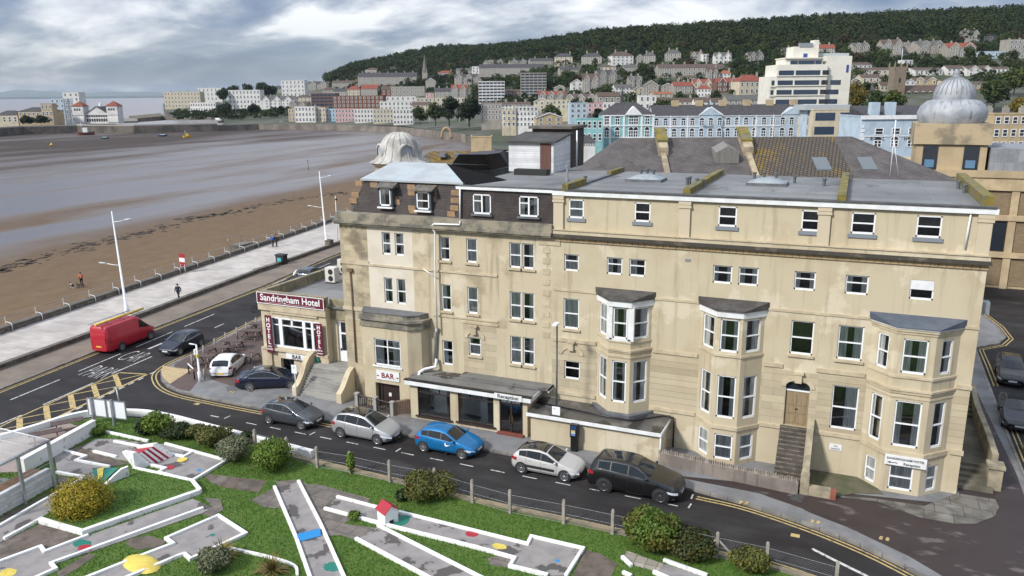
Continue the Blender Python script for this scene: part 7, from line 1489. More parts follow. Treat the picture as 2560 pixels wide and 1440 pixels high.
HOUSES='''
# villas high on the hillside under the wood
912 948 170 186 hip g n 1 3 1|low stone villa alone against the wood at the far left end of the hillside
1275 1320 150 166 gables2 g s 2 4 2|twin gabled grey villa just left of centre under the wood, above the long crescent
1325 1384 146 165 ridge g s 2 5 2|wide slate roofed villa next right of the twin gabled one above the crescent
1386 1431 134 162 hip c s 3 4 1|tall pale cream villa in the upper row, left of the wide grey hipped villa
1453 1504 133 163 hip g s 3 5 2|wide grey stone hipped villa of three storeys in the upper row
1529 1584 130 163 hip w n 3 5 2|villa with bright white fronted floors in the upper row
1592 1607 137 158 gable g s 2 2 1|narrow single gabled stone house left of a square grey villa
1608 1638 132 159 hip g m 2 3 2|square grey villa between the narrow gabled house and the stone pair
1664 1702 125 152 hip g m 2 4 2|stone villa pair standing highest in the upper row right of centre
1727 1756 130 153 gables2 g n 2 4 1|brown roofed twin gabled stone house with a small white annexe on its right
1757 1771 137 154 flat w f 2 2|small white flat topped annexe beside the brown roofed twin gables
1786 1828 132 160 gables2 w m 2 4 1|bright white twin gabled villa in the upper row
1871 1910 131 158 gables2 g s 2 4 1|grey twin gabled villa left of the cream office tower
1955 1977 120 148 ridge g s 3 2 1|tall narrow stone house peeping over the left of the office tower
2040 2085 112 142 ridge g r 3 4 2|stone villa with a red dormer roof behind the office tower
2133 2174 108 133 gables2 g m 2 4 1|grey twin gabled villa right of the office tower, left of the glazed verandah houses
2205 2256 100 137 gables2 g n 3 5 1|brown roofed twin gabled villa with a white glazed ground floor
2257 2278 108 131 flat g f 3 3 1|plain grey square block joined to the right of the brown roofed villa
2292 2364 103 135 gables2 g m 2 6 2|grey roofed villa with a long white verandah across its front
2369 2437 108 142 gables2 g r 3 5 2|red roofed twin gabled villa at the right of the upper row
2406 2447 77 108 gables2 g m 3 3 2|stone villa standing alone higher up among the trees at right
2457 2483 84 103 hip g n 1 3|small brown hipped house high in the trees at far right
2519 2570 102 147 flat g m 4 5 2|big grey stone flats at the right edge of the hillside
2461 2519 130 146 flat l f 1 3|low block with blue sheeted roof in front of the grey flats at the right edge
# houses half way up the hillside
1646 1812 161 188 ridge g n 2 14 6|long brown roofed stone terrace half way up the hill, behind the red roofs
1457 1499 186 229 gables2 g n 3 3 2|tall stone twin gabled house with white barge boards, lower left of its larger twin
1495 1544 176 210 gables2 g s 3 4 2|largest grey twin gabled house, above and right of the brown roofed pair
1428 1457 199 226 gable w n 2 2|small white gabled cottage left of the tall twin gabled houses
1572 1606 191 217 gables2 g m 2 3 2|stone house half sunk in trees between the white cottage and the tall single gable
1537 1582 212 235 ridge w m 2 5 1|long white cottage with slate roof in the middle of the hillside
1609 1646 203 243 gable g m 3 2 1|tall single gabled grey house beside the white cottage
1768 1794 170 205 gables2 g n 3 2 1|tall grey gabled house above the red roofed houses
1799 1826 177 199 hip w o 2 3 1|white house with a small orange roof above the red twin gables
1684 1732 206 235 ridge g r 2 4 1|stone house with a plain red roof, leftmost of the red roofs
1733 1781 199 229 gables2 c r 2 4 1|cream house with two steep red gables
1791 1846 196 230 gables2 k r 2 4 1|half timbered looking house with two dark red gables
1846 1912 189 237 hip c r 2 5 1|large bright red hipped roof house, rightmost of the red roofs
1744 1776 214 242 hip w r 2 4|white bay fronted house with a red roof in front of the red gables
1633 1683 230 245 ridge c o 1 4|low house with an orange tiled roof
1411 1494 236 261 gables3 g n 2 6 2|row of three brown roofed gabled houses at the left foot of the hill
1494 1552 232 261 ridge g n 1 4|brown roofed church hall beside the three gabled row
1347 1411 229 257 gables3 g r 2 5 2|row of three red roofed gabled houses next to the glass fronted tower block
2122 2180 156 176 ridge w n 1 5|modern house with brown roof and white dormers right of the office tower
2146 2228 169 188 ridge c n 1 7|long low brown roofed house left of the church tower
2153 2201 186 209 ridge c n 1 3|brown roofed cottage directly behind the yellow tree
2256 2282 152 169 flat w f 2 2|small white cube house above the church tower
2285 2357 169 189 ridge w n 1 6|low brown roofed house right of the church tower with white gable
2367 2412 164 189 ridge w n 2 4|white fronted modern house with a dark terrace
2417 2480 165 189 gables2 w n 2 4|white A-frame pair of houses at right
2482 2522 167 183 ridge w n 1 4|brown roofed bungalow right of the A-frame pair
2285 2342 194 213 gables2 o n 1 3|buff gabled houses behind the church roof
# buildings at the foot of the hill on the left
830 900 202 218 ridge g n 2 7 3|long brown roofed terrace on the slope below the left end of the wood
770 822 204 224 gables2 g s 3 5 2|dark grey gabled building right of the tall white flats
806 836 219 240 hip g n 2 3 1|small brown hipped house behind the striped brick flats
869 900 216 242 hip c r 3 3 1|cream house with red hipped roof below the long stone terrace
903 944 213 244 ridge g r 3 4 2|stone house with red roof beside the cream red hipped one
954 978 216 245 ridge b n 3 2 1|narrow brick house left of the grey balcony flats
978 1062 218 243 flat g f 3 9|long grey balcony flats below the church spire
895 1042 183 213 ridge g s 3 16 7|long grey stone terrace with many chimneys left of the church spire
1136 1210 186 211 gables3 g s 2 8 2|grey gabled terrace right of the church nave
1180 1198 168 190 flat w f 3 2|bright white slab end of the long stone crescent
1198 1360 161 188 ridge g s 3 18 7|long stone crescent terrace below the wood at centre left
706 764 204 252 flat w f 5 6|tall white flats with balconies on the left shoulder of the town
780 842 236 274 flat k f 5 6 0 - band|brown and white striped brick flats on the left
834 960 242 279 flat b f 4 12|long orange brick flats behind the pastel seafront terrace
950 1032 255 277 flat w f 2 8|low white flats to the right of the orange brick ones
963 1040 243 262 flat w f 2 6|white flats building behind the low white one
1041 1162 246 267 flat c f 2 12|long cream flats behind the big dark trees
1197 1262 207 258 flat w f 7 7 0 - band|white and black striped tower block
1302 1366 186 240 flat g f 8 6 0 - band|stone and glass fronted tower block taller than the striped one
1203 1254 262 301 flat g f 3 6 0 420|grey flats right of the big dark trees
1334 1376 246 272 gable c n 2 3 1 440|cream gabled house behind the long white hotel
1255 1290 277 318 flat c f 3 3 1 380|narrow off white building left of the long white hotel
1290 1345 280 318 flat w f 3 6 0 380|long white painted hotel building with three rows of small windows
1341 1407 283 318 gable o m 2 3 2 330|buff gabled house with brick chimneys in front of the white hotel
# terrace houses along the foot of the hill
1597 1640 241 275 flat w f 2 3 1|white terrace end house with a tall parapet
1640 1687 246 270 ridge c n 2 4 1|cream terrace house next to the white end house
1687 1736 246 273 ridge y n 2 4 1|pale yellow terrace house in the long row
1736 1778 246 275 ridge w n 2 3 1|white brown roofed terrace house right of the yellow one
1778 1818 246 275 ridge l n 2 3 1|pale blue terrace house, next to the grey stone end of the row
1818 1916 239 277 ridge g m 3 7 2|grey stone terrace end left of the office tower
1424 1468 260 296 flat l f 3 3 1 370|pale blue house behind the buff gabled one
1468 1507 260 292 flat p n 3 3 1 380|pale pink house between the pale blue one and the white one
1507 1548 259 287 flat w n 2 4 1 390|white house above the teal hotel roof
# more houses of the lower town and slopes
1093 1133 177 194 hip g r 2 4 1|stone villa with a red hipped roof by the wood, right of the church spire
1140 1182 171 187 ridge g m 2 4 1|grey stone house left of the white end slab of the crescent
1215 1262 150 162 gables2 g m 2 4 1|pair of grey gables above the long crescent, left of the twin gabled villa
1128 1169 213 246 gables2 g r 3 4 1|grey building with red roof panels behind the cream flats
1087 1127 221 246 ridge g s 3 4 2|slate roofed stone house left of the red roofed one behind the cream flats
1064 1085 234 248 flat p f 2 2|tiny pinkish cream house above the long cream flats
1064 1090 196 222 gable g s 2 2|steep gabled stone wing under the church spire
1262 1300 224 241 ridge k n 1 4|low brown house between the two tower blocks
1253 1326 256 276 ridge w n 2 8 3 450|white terrace with a brown roof right of the grey flats
1203 1252 256 266 ridge c n 1 5 2 460|cream terrace with brown roof just above the grey flats
1369 1426 252 272 flat y f 2 5 1 440|pale yellow flat topped building right of the cream gabled house
1287 1345 267 283 flat w f 1 6 0 420|white low building behind the long white painted hotel
1028 1073 256 277 ridge c n 2 4 1 560|cream house with a brown roof left of the dark seafront trees
1386 1412 214 232 gable g n 2 2 1|small stone gabled house below the white cottage on the hillside
1655 1683 209 230 gable g n 2 2 1|small brown gabled house right of the tall single gabled one
1583 1608 217 236 gable c s 2 2 1|cream gabled cottage right of the long white cottage
1700 1740 190 206 ridge g n 1 4 1|brown roofed house between the long stone terrace and the red roofs
1560 1600 163 178 ridge g m 2 4 1|slate roofed house hidden among trees below the white fronted villa
1400 1450 168 184 ridge g s 2 4 2|grey house among trees below the pale cream villa
1500 1540 164 176 hip c n 1 4|cream bungalow below the wide grey hipped villa
1915 1940 180 205 gable g r 2 2 1|red roofed house tucked against the left side of the office tower
2200 2229 206 228 ridge c n 1 3|brown roofed cottage touching the left of the church tower
2262 2286 199 219 gable w s 2 2|white gabled cottage right of the church tower
2360 2420 200 216 ridge c n 1 5|brown roofed houses half hidden by trees right of the buff gables
2430 2500 204 222 ridge o n 1 5|low buff house under the A-frame pair
2128 2150 196 214 gable g n 2 2|little grey gabled house behind the golden tree
724 768 255 274 gables2 g n 2 4 1|grey twin gabled house below the tall white flats
834 868 222 243 ridge g s 2 4 1|slate roofed house left of the cream red hipped one
740 778 238 256 hip c n 2 4 1|cream house with hipped roof between white flats and striped flats
660 704 216 236 ridge g s 2 5 2|grey house left of the tall white flats on the shoulder
# pastel seafront houses across the bay
722 738 274 304 flat o n 3 2|brownish narrow house at the left end of the pastel seafront row
738 790 269 306 flat w n 3 6 1|tall white seafront building left of the light blue house
790 816 271 305 flat c f 3 3|off white house just left of the light blue one
816 839 274 304 flat s f 3 3|light blue house in the seafront row
839 887 274 305 flat p f 3 6|pink seafront terrace beside the light blue house
887 934 275 307 flat w f 3 6|white seafront terrace right of the pink one
934 984 275 308 flat c f 3 6|off white seafront terrace in the middle of the row
984 1033 275 312 flat w f 3 6|white seafront terrace end at the right of the pastel row
# white buildings on the left headland
413 503 232 270 flat c n 4 11 4|big cream seafront terrace at the left end of the headland
497 556 222 252 flat w s 3 6 2|white terrace block behind the cream one on the headland
574 653 228 272 flat w f 4 9|white modern flats with balconies right of the dark pines
653 736 241 270 gables3 w m 3 8 2|row of white gabled houses at the water right of the modern flats
475 542 258 280 flat w f 2 10|low long white building at the waterside below the pines
'''
tables()
def specials():
# church with its spire, church with the square tower
 p,s=at(1063,222,850);r=empty('church',p,'grey stone church with a tall pointed spire on the left hillside','church',rz=-YAW);H=84*s;b=MB();b.box(-2.7,0,-8,2.7,5.4,H*.46)
 for x in (-2.2,2.2):b.lathe([(.5,H*.46),(0,H*.6)],(x,.6,0),4)
 b.build('tower',WM['g'],r,world=False);b=MB();b.lathe([(2.9,H*.46),(0,H)],(0,2.7,0),8,sm=False);b.build('spire',mat('dark_spire',(.19,.175,.15),.9,(.12,.11,.095),.8),r,world=False);b=MB();w=54*s;b.box(3,1,-8,w+3,13,8);b.build('nave',WM['g'],r,world=False);b=MB();b.quad((2.8,.6,8),(w+3.3,.6,8),(w+3.3,7,14),(2.8,7,14));b.quad((2.8,13.4,8),(w+3.3,13.4,8),(w+3.3,7,14),(2.8,7,14));b.build('nave_roof',RM['s'],r,world=False)
 for i in range(6):put_window(r,4+i*(w-2)/6,.97,2,1.4,4,'dark')
 p,s=at(2243,262,450);r=empty('church',p,'brown stone church with square pinnacled tower and white flagpole','church',rz=-YAW);H=92*s;hw=15*s;b=MB();b.box(-hw,0,-6,hw,2*hw,H)
 for x in (-hw,hw):
  for y in (0,2*hw):b.lathe([(.5,H-1),(.5,H+1),(0,H+3)],(x,y,0),4,sm=False)
 TW=wallm('brown_stone',(.23,.185,.135));b.build('tower',TW,r,world=False);put_window(r,-.5,-.02,H*.58,1.,2.6,'dark');b=MB();b.cyl((0,-.12,H*.32),1.1,.1,20,axis='y');b.build('clock',mat('red_clock',(.55,.10,.05),.5),r,world=False);b=MB();b.tube([(.8,2,H),(.8,2,H+9)],.12,6);b.build('flagpole',WHITE,r,world=False)
 w=96*s;b=MB();b.box(hw,1,-8,hw+w,14,6.5);b.box(hw+1,-2.5,-8,hw+w-3,1.1,2.5);b.build('nave',TW,r,world=False);b=MB();b.quad((hw,.6,6.5),(hw+w,.6,6.5),(hw+w,7,10.5),(hw,7,10.5));b.quad((hw,14,6.5),(hw+w,14,6.5),(hw+w,7,10.5),(hw,7,10.5));b.build('nave_roof',RM['n'],r,world=False)
 for i in range(5):put_window(r,hw+2+i*w/5.4,.97,3,2,2.6,'arch')
 p,s=at(1555,262,470);r=empty('spirelet',p,'slim dark pointed spirelet rising behind the teal hotel','spire',rz=-YAW);b=MB();b.lathe([(.9,-4),(.9,4),(0,11)],n=6,sm=False);b.build('spire',RM['s'],r,world=False)
 # cream office tower
 D=310;p,s=at(2016,330,D);r=empty('office_tower',(p.x,p.y,p.z),'tall stepped cream office tower with bands of dark blue windows','office tower',rz=-YAW);q=lambda px,py:((px-2016)*s,(330-py)*s*1.0);C_=mat('office_cream',(.74,.71,.62),.7,(.68,.65,.56),.3);k=.2778
 def bx(X0,X1,Y0,Y1,y0,y1,m=C_,nm='block'):
  x0,z1=q(1900+X0*k,20+Y0*k);x1,z0=q(1900+X1*k,20+Y1*k);b=MB();b.box(x0,y0,z0,x1,y1,z1);return b.build(nm,m,r,world=False)
 bx(60,160,630,1120,.4,14);bx(115,560,530,1120,0,14.2);bx(556,785,460,1120,1.5,18);bx(190,520,478,535,1,12,nm='penthouse');bx(185,525,470,480,.3,12.5,nm='roof_slab');bx(272,495,375,470,3,11,nm='plant_room');bx(457,495,320,380,3.2,8,nm='flue_tower');bx(490,788,432,462,5,17.6,mat('silver_louvre',(.40,.43,.44),.5),'roof_plant')
 bx(320,440,345,380,2.8,4,GALV,'aerial_frame');bx(740,760,535,600,1.35,1.5,mat('logo_blue',(.04,.07,.28),.5),'wall_sign');bx(362,398,435,468,2.9,3,mat('logo_blue',(.04,.07,.28),.5),'wall_sign')
 for i,Y in enumerate((580,665,747,830,915)):
  for X0,X1 in ((132,265),(282,498))+(((80,106),) if i else ())+(((612,705),) if i == 1 else ((545,695),) if i > 1 else ()):
   X0 -= i*4;X1 -= i*4;x0,z1=q(1900+X0*k,20+Y*k);x1,z0=q(1900+X1*k,20+(Y+40)*k);put_window(r,x0,(1.46 if X0 > 520 else .36 if X1 < 110 else -.03),z0,x1-x0,z1-z0,'band')
  for X in range(5):x0,z1=q(1900+(518+X*9-i*4)*k,20+Y*k);put_window(r,x0,-.03,z1-40*k*s,.9,40*k*s,'dark')
  bx(60 if i else 112,562,Y+44,Y+50,-.35,.02,nm='floor_band')
 for X0,X1 in ((235,300),(305,450),(455,512)):x0,z1=q(1900+X0*k,20+497*k);x1,z0=q(1900+X1*k,20+528*k);put_window(r,x0,.96,z0,x1-x0,z1-z0,'band')
 # white and glass office beside it
 r,w,H,dp,s=block('low cream office with long dark ribbon windows and grey roof',2028,2150,278,345,'flat','c','f',2,2,262,name='office',cat='office',wk='band',fill=.8);b=MB();b.box(-w/2-2,2,H,w/2-3,dp,H+1.6);b.build('roof_storey',MATS['silver_louvre'],r,world=False)
 block('pale glass stair tower of the office',2013,2030,268,345,'flat','l','f',3,1,266,name='stair_tower',cat='tower',wk='band',fill=.7)
 # pale blue terrace hotel and its teal end
 D=285
 r,w,H,dp,s=block('long pale blue terrace hotel with white arched windows and grey slate roof',1631,2013,267,378,'ridge','l','s',0,0,D,rf=.215,dep=13,name='terrace_hotel',cat='hotel');he=H*(1-.215);X=lambda px:(px-1822)*s;Z=lambda py:(378-py)*s*1.02
 for i in range(17):
  px=1638+i*22.2;nm='arch'
  if 1740 < px < 1798 or 1946 < px < 2002:pass
  put_window(r,X(px)-.75,-.72 if (1745 < px < 1798 or 1948 < px) else -.02,Z(315),1.7,1.7,nm);put_window(r,X(px)-.75,-.72 if (1745 < px < 1798 or 1948 < px) else -.02,Z(343),1.7,2.0,nm)
 for a,c,nm in ((1745,1798,'bay_front'),(1948,2005,'bay_front')):
  b=MB();x0,x1=X(a),X(c);b.box(x0,-.7,-3,x1,.1,he);b.build(nm,WM['l'],r,world=False);b=MB();xm=(x0+x1)/2
  b.add([(x0-.4,-.9,he),(x1+.4,-.9,he),(xm,-.9,he+2.6),(x0-.4,4,he),(x1+.4,4,he),(xm,4,he+2.6)],[(0,1,2),(0,2,5,3),(1,4,5,2)]);b.build('pediment',WM['l'],r,world=False);b=MB()
  for sg,xx in ((-1,x0-.5),(1,x1+.5)):b.add([(xx,-1.0,he-.3),(xx,-1.0,he+.2),(xm,-1.0,he+3.0),(xm,-1.0,he+2.4)],[(0,1,2,3)])
  b.build('pediment_trim',WHITE,r,world=False)
 b=MB()
 for z in (he-.5,Z(319),Z(349)):b.box(-w/2,-.22,z,w/2,-.0,z+.35)
 for i in range(10):x=-w/2+i*w/9;b.box(x-.25,-.16,-3,x+.25,0,he)
 b.build('white_trim',WHITE,r,world=False)
 for px in (1692,1752,1811,1872,1930,1990):b=MB();x=X(px);b.box(x-1.3,5.6,H-1,x+1.3,7,H+1.6);b.build('chimney',WM['o'],r,world=False)
 b=MB();text=text_at('Hotel',r,MATS['blue_vent'] if 0 else BLET,1.5,(0,0,0));text.location=(X(1766),-1.0,Z(321));text.rotation_euler=(R(90),0,0)
 r,w,H,dp,s=block('teal and white villa hotel with a steep slate roof and round pediment',1505,1633,262,378,'hip','t','s',0,0,D,rf=.25,dep=13,name='villa_hotel',cat='hotel');he=H*.75;X=lambda px:(px-1569)*s
 for px in (1514,1540,1574,1586,1614):put_window(r,X(px)-.6,-.05,Z(314),1.7,2.2,'arch');put_window(r,X(px)-.6,-.05,Z(345),1.7,2.4,'arch')
 b=MB()
 for z in (he-.4,Z(318),Z(346)):b.box(-w/2-.2,-.3,z,w/2+.2,0,z+.4)
 for px in (1506,1524,1558,1602,1631):b.box(X(px)-.35,-.2,-3,X(px)+.35,0,he)
 x0,x1=X(1560),X(1603);b.add([(x0,-.6,he),(x1,-.6,he),((x0+x1)/2,-.6,he+3),(x0,3,he),(x1,3,he),((x0+x1)/2,3,he+3)],[(0,1,2),(0,2,5,3),(1,4,5,2)]);b.build('white_trim',WHITE,r,world=False)
 r,w,H,dp,s=block('low teal building with white windows left of the villa hotel',1440,1506,300,360,'flat','t','f',2,5,275,name='shop_building',cat='building')
 block('grey slate roofed pavilion with white posts in front of the teal building',1452,1488,341,368,'hip','w','s',1,6,200,name='pavilion',cat='pavilion',rf=.55)
 # pale blue hotel with white quoins
 r,w,H,dp,s=block('pale blue grey hotel with white quoins and large wall lettering',2146,2400,296,398,'flat','l','s',0,0,205,dep=14,name='corner_hotel',cat='hotel');X=lambda px:(px-2273)*s;Z=lambda py:(398-py)*s*1.02
 for px in (2180,2222,2263,2305,2345):put_window(r,X(px),-.03,Z(338),2.2,1.6);put_window(r,X(px),-.03,Z(368),2.0,1.7,'arch')
 b=MB();b.box(-w/2-.3,-.4,H-.6,w/2+.3,.1,H+.4);b.box(-w/2,-.15,Z(343),w/2,0,Z(341))
 for i in range(11):b.box(-w/2-.05,-.12,i*1.0-2,-w/2+.7+.3*(i % 2),0,i*1.0-1.3)
 b.build('white_trim',WHITE,r,world=False);b=MB();b.prism([(-w/2+2,2),(w/2,2),(w/2,13),(-w/2+2,13)],H,lambda p:H+2.6 if p[1] > 5 else H);b.build('roof',RM['s'],r,world=False)
 for px in (2190,2230):b=MB();b.box(X(px)-1.1,3,H,X(px)+1.1,5,H+3.6);b.build('chimney',WM['l'],r,world=False)
 for t_,px,zz,sz in (('ROYAL',2188,352,1.15),('HOTEL',2272,352,1.15)):t=text_at(t_,r,BLET,sz,(0,0,0),bold=.02);t.location=(X(px),-.05,Z(zz));t.rotation_euler=(R(90),0,0)
 r,w,H,dp,s=block('cream classical stone building behind the lead domed tower',2474,2600,290,380,'flat','o','f',3,6,165,name='classical_building',cat='building',chim=3)
 # big stone building with lead dome tower at right
 YB=95.;r=empty('domed_building',(18,YB,0),'long buff stone building with a square corner tower and bulbous lead dome','building');b=MB();b.box(5.2,YB,0,44,YB+26,11.6);b.box(8,YB-.5,11.6,44,YB+26,12.3);b.build('main_wall',WM['o'],r);b=MB()
 for z in (10.3,7.2,3.3):b.box(5.0,YB-.35,z,44,YB,z+.55 if z < 10 else 12.0)
 for i in range(9):x=6.4+i*4.4;b.box(x,YB-.25,0,x+.7,YB-.0,10.3)
 b.build('stone_bands',mat('buff_band',(.52,.41,.25),.85,(.40,.31,.19),.6),r)
 BT=mat('thin_brown_brick',(.30,.22,.13),.9,(.25,.18,.105),1,brick=(.5,.12,(.2,.15,.09),.02,'xz',.5))
 for i in range(8):
  for z0,z1 in ((.3,3.2),(3.95,7.1),(7.85,10.2)):
   x=7.15+i*4.4;b=MB();dk=(i,round(z0)) in ((1,4),(0,8),(3,4),(5,4));b.box(x,YB-.08,z0,x+3.6,YB-.002,z1);b.build('dark_window' if dk else 'brick_panel',DGLASS if dk else BT,r)
 x0,x1=5.9,12.5;b=MB();b.box(x0,YB,11.6,x1,YB+6.6,16.4);b.build('tower',WM['o'],r);b=MB();b.box(x0-.3,YB-.3,14.9,x1+.3,YB+6.9,17.0);b.build('tower_attic',mat('stained_buff',(.44,.35,.22),.9,(.22,.185,.13),.4,(.45,.6),7),r)
 for a in (x0+.7,x1-2.1):b=MB();b.box(a,YB-.1,12.3,a+1.4,YB-.02,14.8);o=b.build('tower_window',DGLASS,r);b=MB();b.box(a+.25,YB-.14,12.5,a+1.15,YB-.1,13.3);b.build('blue_blind',mat('blue_blind',(.10,.20,.32),.6),o)
 LD=mat('lead_dome',(.36,.38,.40),.55,(.25,.265,.285),.8,(.4,.65),6,streak=((.13,.135,.14),.9));cx,cy=(x0+x1)/2,YB+3.3
 b=MB();b.lathe([(3.1,17.0),(3.35,17.5),(3.4,18.1),(3.1,18.8),(2.5,19.3),(1.95,19.45)],(cx,cy,0),20,sm=True);b.build('lower_dome',LD,r);b=MB();b.lathe([(1.95,19.4),(2.0,20.0),(1.75,20.8),(1.1,21.4),(.35,21.75),(.3,22.0),(.35,22.2),(0,22.6)],(cx,cy,0),20);b.build('upper_dome',LD,r)
 b=MB()
 for i in range(24):
  a=2*math.pi*i/24;b.tube([(cx+math.cos(a)*q_,cy+math.sin(a)*q_,z) for q_,z in ((2.0,20.0),(1.76,20.8),(1.1,21.42),(.35,21.77))],.04,4,cap=False)
 for i in range(20):
  a=2*math.pi*(i+.5)/20;k8=math.cos(math.pi/8)/max(math.cos((a+math.pi/8) % (math.pi/4)-math.pi/8),.5) if 0 else 1.;b.tube([(cx+math.cos(a)*q_*.97,cy+math.sin(a)*q_*.97,z) for q_,z in ((3.35,17.5),(3.4,18.1),(3.1,18.82),(2.5,19.33))],.05,4,cap=False)
 b.build('lead_rolls',mat('lead_roll',(.20,.21,.225),.6),r);b=MB();b.box(12.8,YB-.2,12.3,44,YB+9,14.6);b.build('lead_storey',mat('lead_panels',(.30,.315,.33),.6,(.24,.25,.265),.7,brick=(.9,1.2,(.17,.175,.18),.02,'xz',.3)),r)
 for i in range(6):x=16.5+i*3.2;b=MB();b.box(x,YB-.28,13.3,x+2.4,YB-.2,14.3);b.build('strip_window',DGLASS,r)
 # slate roofed row directly behind the hotel
 rg0,rg1=Vector((*G(1548,345,16.4),16.4)),Vector((*G(2130,341,16.4),16.4));t=(rg1-rg0).normalized();nrm=Vector((t.y,-t.x,0));r=empty('slate_roofed_row',((rg0+rg1)/2).xy.to_3d(),'row of houses with big slate and mossy tiled roofs right behind the hotel','building')
 def slope(f0,f1,m,nm):
  a,c=rg0.lerp(rg1,f0),rg0.lerp(rg1,f1);dn=nrm*6.4-Vector((0,0,3.5));e0,e1=a+dn,c+dn
  if f0 == 0:e0=e0-t*3.9
  if f1 == 1:e1=e1+t*7.2
  b=MB();b.quad(e0,e1,c,a);bk=Vector((-dn.x,-dn.y,dn.z));b.quad(a,c,c+bk,a+bk);b.build(nm,m,r)
  if f0 == 0:b=MB();b.quad(e0,a,a+bk-t*3.9);b.build('hip',m,r)
  if f1 == 1:b=MB();b.quad(e1,c,c+bk+t*7.2);b.build('hip',m,r)
 SL1=mat('brown_grey_slates',(.125,.11,.105),.8,(.085,.075,.072),.7,brick=(.42,.26,(.06,.052,.05),.02,'xy',.5),bump=.5);SL2=mat('mossy_pantiles',(.12,.095,.07),.85,(.24,.155,.025),.38,(.5,.66),7,brick=(.3,.3,(.035,.03,.025),.05,'xy',0),bump=.8)
 slope(0,.175,SL1,'slate_roof');slope(.175,.53,SL1,'slate_roof');slope(.53,.92,SL2,'tiled_roof');slope(.92,1,SL1,'slate_roof')
 for f in (.175,.53):
  a=rg0.lerp(rg1,f);dn=nrm*6.4-Vector((0,0,3.5));b=MB();
  for u0,u1,hh,w_ in ((0,.42,.75,.42),(.42,1,.28,.24)):
   p0,p1=a+dn*u0,a+dn*u1;P=[p0-t*w_,p0+t*w_,p1+t*w_,p1-t*w_];b.add([v-Vector((0,0,.8)) for v in P]+[v+Vector((0,0,hh)) for v in P],[(4,5,6,7),(0,1,5,4),(1,2,6,5),(2,3,7,6),(3,0,4,7)])
  b.build('party_stack',mat('pale_stone_stack',(.40,.33,.22),.9,(.25,.20,.14),1.2,bump=.4),r);b=MB();p0=a-nrm*.3;p1=a+dn*.3;P=[p0-t*.5,p0+t*.5,p1+t*.5,p1-t*.5];b.add([v+Vector((0,0,.75)) for v in P]+[v+Vector((0,0,.95)) for v in P],[(4,5,6,7),(0,1,5,4),(1,2,6,5),(2,3,7,6),(3,0,4,7)]);b.build('mossy_cap',MOSS,r)
 def on_slope(f,u,e=.05):return rg0.lerp(rg1,f)+(nrm*6.4-Vector((0,0,3.5)))*u+Vector((0,0,e))
 for f,u in ((.815,.62),(1.0,.62)):
  P=[on_slope(f-.03,u-.13,.12),on_slope(f+.03,u-.13,.12),on_slope(f+.03,u+.13,.12),on_slope(f-.03,u+.13,.12)];b=MB();b.add([v-Vector((0,0,.25)) for v in P]+P,[(4,5,6,7),(0,1,5,4),(1,2,6,5),(2,3,7,6),(3,0,4,7)]);b.build('roof_light',mat('roof_light_glass',(.14,.16,.17),.5),r)
 o=on_slope(.43,.60);b=MB();P=[o-t*1.0+Vector((0,0,.0)),o+t*1.0,o+t*1.0+Vector((0,0,.95)),o+Vector((0,0,1.5)),o-t*1.0+Vector((0,0,.95))];bk=-nrm*2.0+Vector((0,0,.3));b.add([*P,*[v+bk for v in P]],[(0,1,2,3,4),(1,6,7,2),(2,7,8,3),(3,8,9,4),(4,9,5,0)]);b.build('dormer',mat('grey_boards',(.22,.21,.19),.9,(.16,.15,.14),3,stretch=(3,3,.2)),r)
 b=MB();c=(rg0+rg1)/2;L_=(rg1-rg0).length/2+5;P=[c-t*(L_-2)+nrm*6.2,c+t*L_+nrm*6.2,c+t*L_-nrm*6.2,c-t*(L_-2)-nrm*6.2];b.prism([tuple(v.xy) for v in P],0,12.9);b.build('wall',WM['o'],r)
 p,q=Vector((*G(2225,440,15),15)),None;r2=empty('roof_aerial',p,'thin white aerial mast at the back edge of the hotel roof','aerial');b=MB();b.tube([p,p+Vector((0,0,3.6))],.035,6);b.build('mast',LAMPWHITE,r2);b=MB();b.tube([p+Vector((.5,0,0)),p+Vector((0,0,2.4))],.02,5);b.build('stay',LAMPWHITE,r2)
 # rooftop hut: white boarded front, brown door, dark back block
 BO=mat('white_boards',(.76,.77,.78),.6,(.66,.67,.68),1.5,brick=(9,.16,(.5,.5,.5),.012,'xz',0),bump=.5);r=empty('rooftop_hut',(-19.5,54,15),'white boarded rooftop hut with brown door and dark mono pitch roof','hut');f=lambda px,py,y=52.8:F(px,py,y);xl,xr,xd0,xd1=f(1272,400)[0],f(1384,400)[0],f(1351,400)[0],f(1377,400)[0];zt=f(1320,356)[1];yb2=56.4
 b=MB();b.box(xl,52.8,15,xr,yb2,zt);b.add([(xl,52.8,zt),(xr,52.8,zt),(xr,yb2,zt),(xl,yb2,zt),(xr,yb2,zt+.42),(xl,yb2,zt+.42)],[(1,2,4),(0,5,3),(3,2,4,5)]);b.build('wall',BO,r);b=MB();b.box(xd0,52.74,15.02,xd1,52.8,zt-.02);b.build('door',mat('red_brown_boards',(.14,.065,.045),.7,(.09,.04,.03),4,stretch=(6,1,.1)),r)
 b=MB();b.add([(xl-.15,52.55,zt-.02),(xr+.2,52.55,zt-.02),(xr+.2,yb2,zt+.46),(xl-.15,yb2,zt+.46),(xl-.15,52.55,zt+.1),(xr+.2,52.55,zt+.1),(xr+.2,yb2,zt+.58),(xl-.15,yb2,zt+.58)],[(0,3,2,1),(4,5,6,7),(0,1,5,4),(1,2,6,5),(2,3,7,6),(3,0,4,7)]);b.build('roof',mat('dark_felt_roof',(.06,.056,.054),.8,(.085,.08,.075),1.2,brick=(1.2,9,(.03,.03,.03),.02,'xy',0)),r)
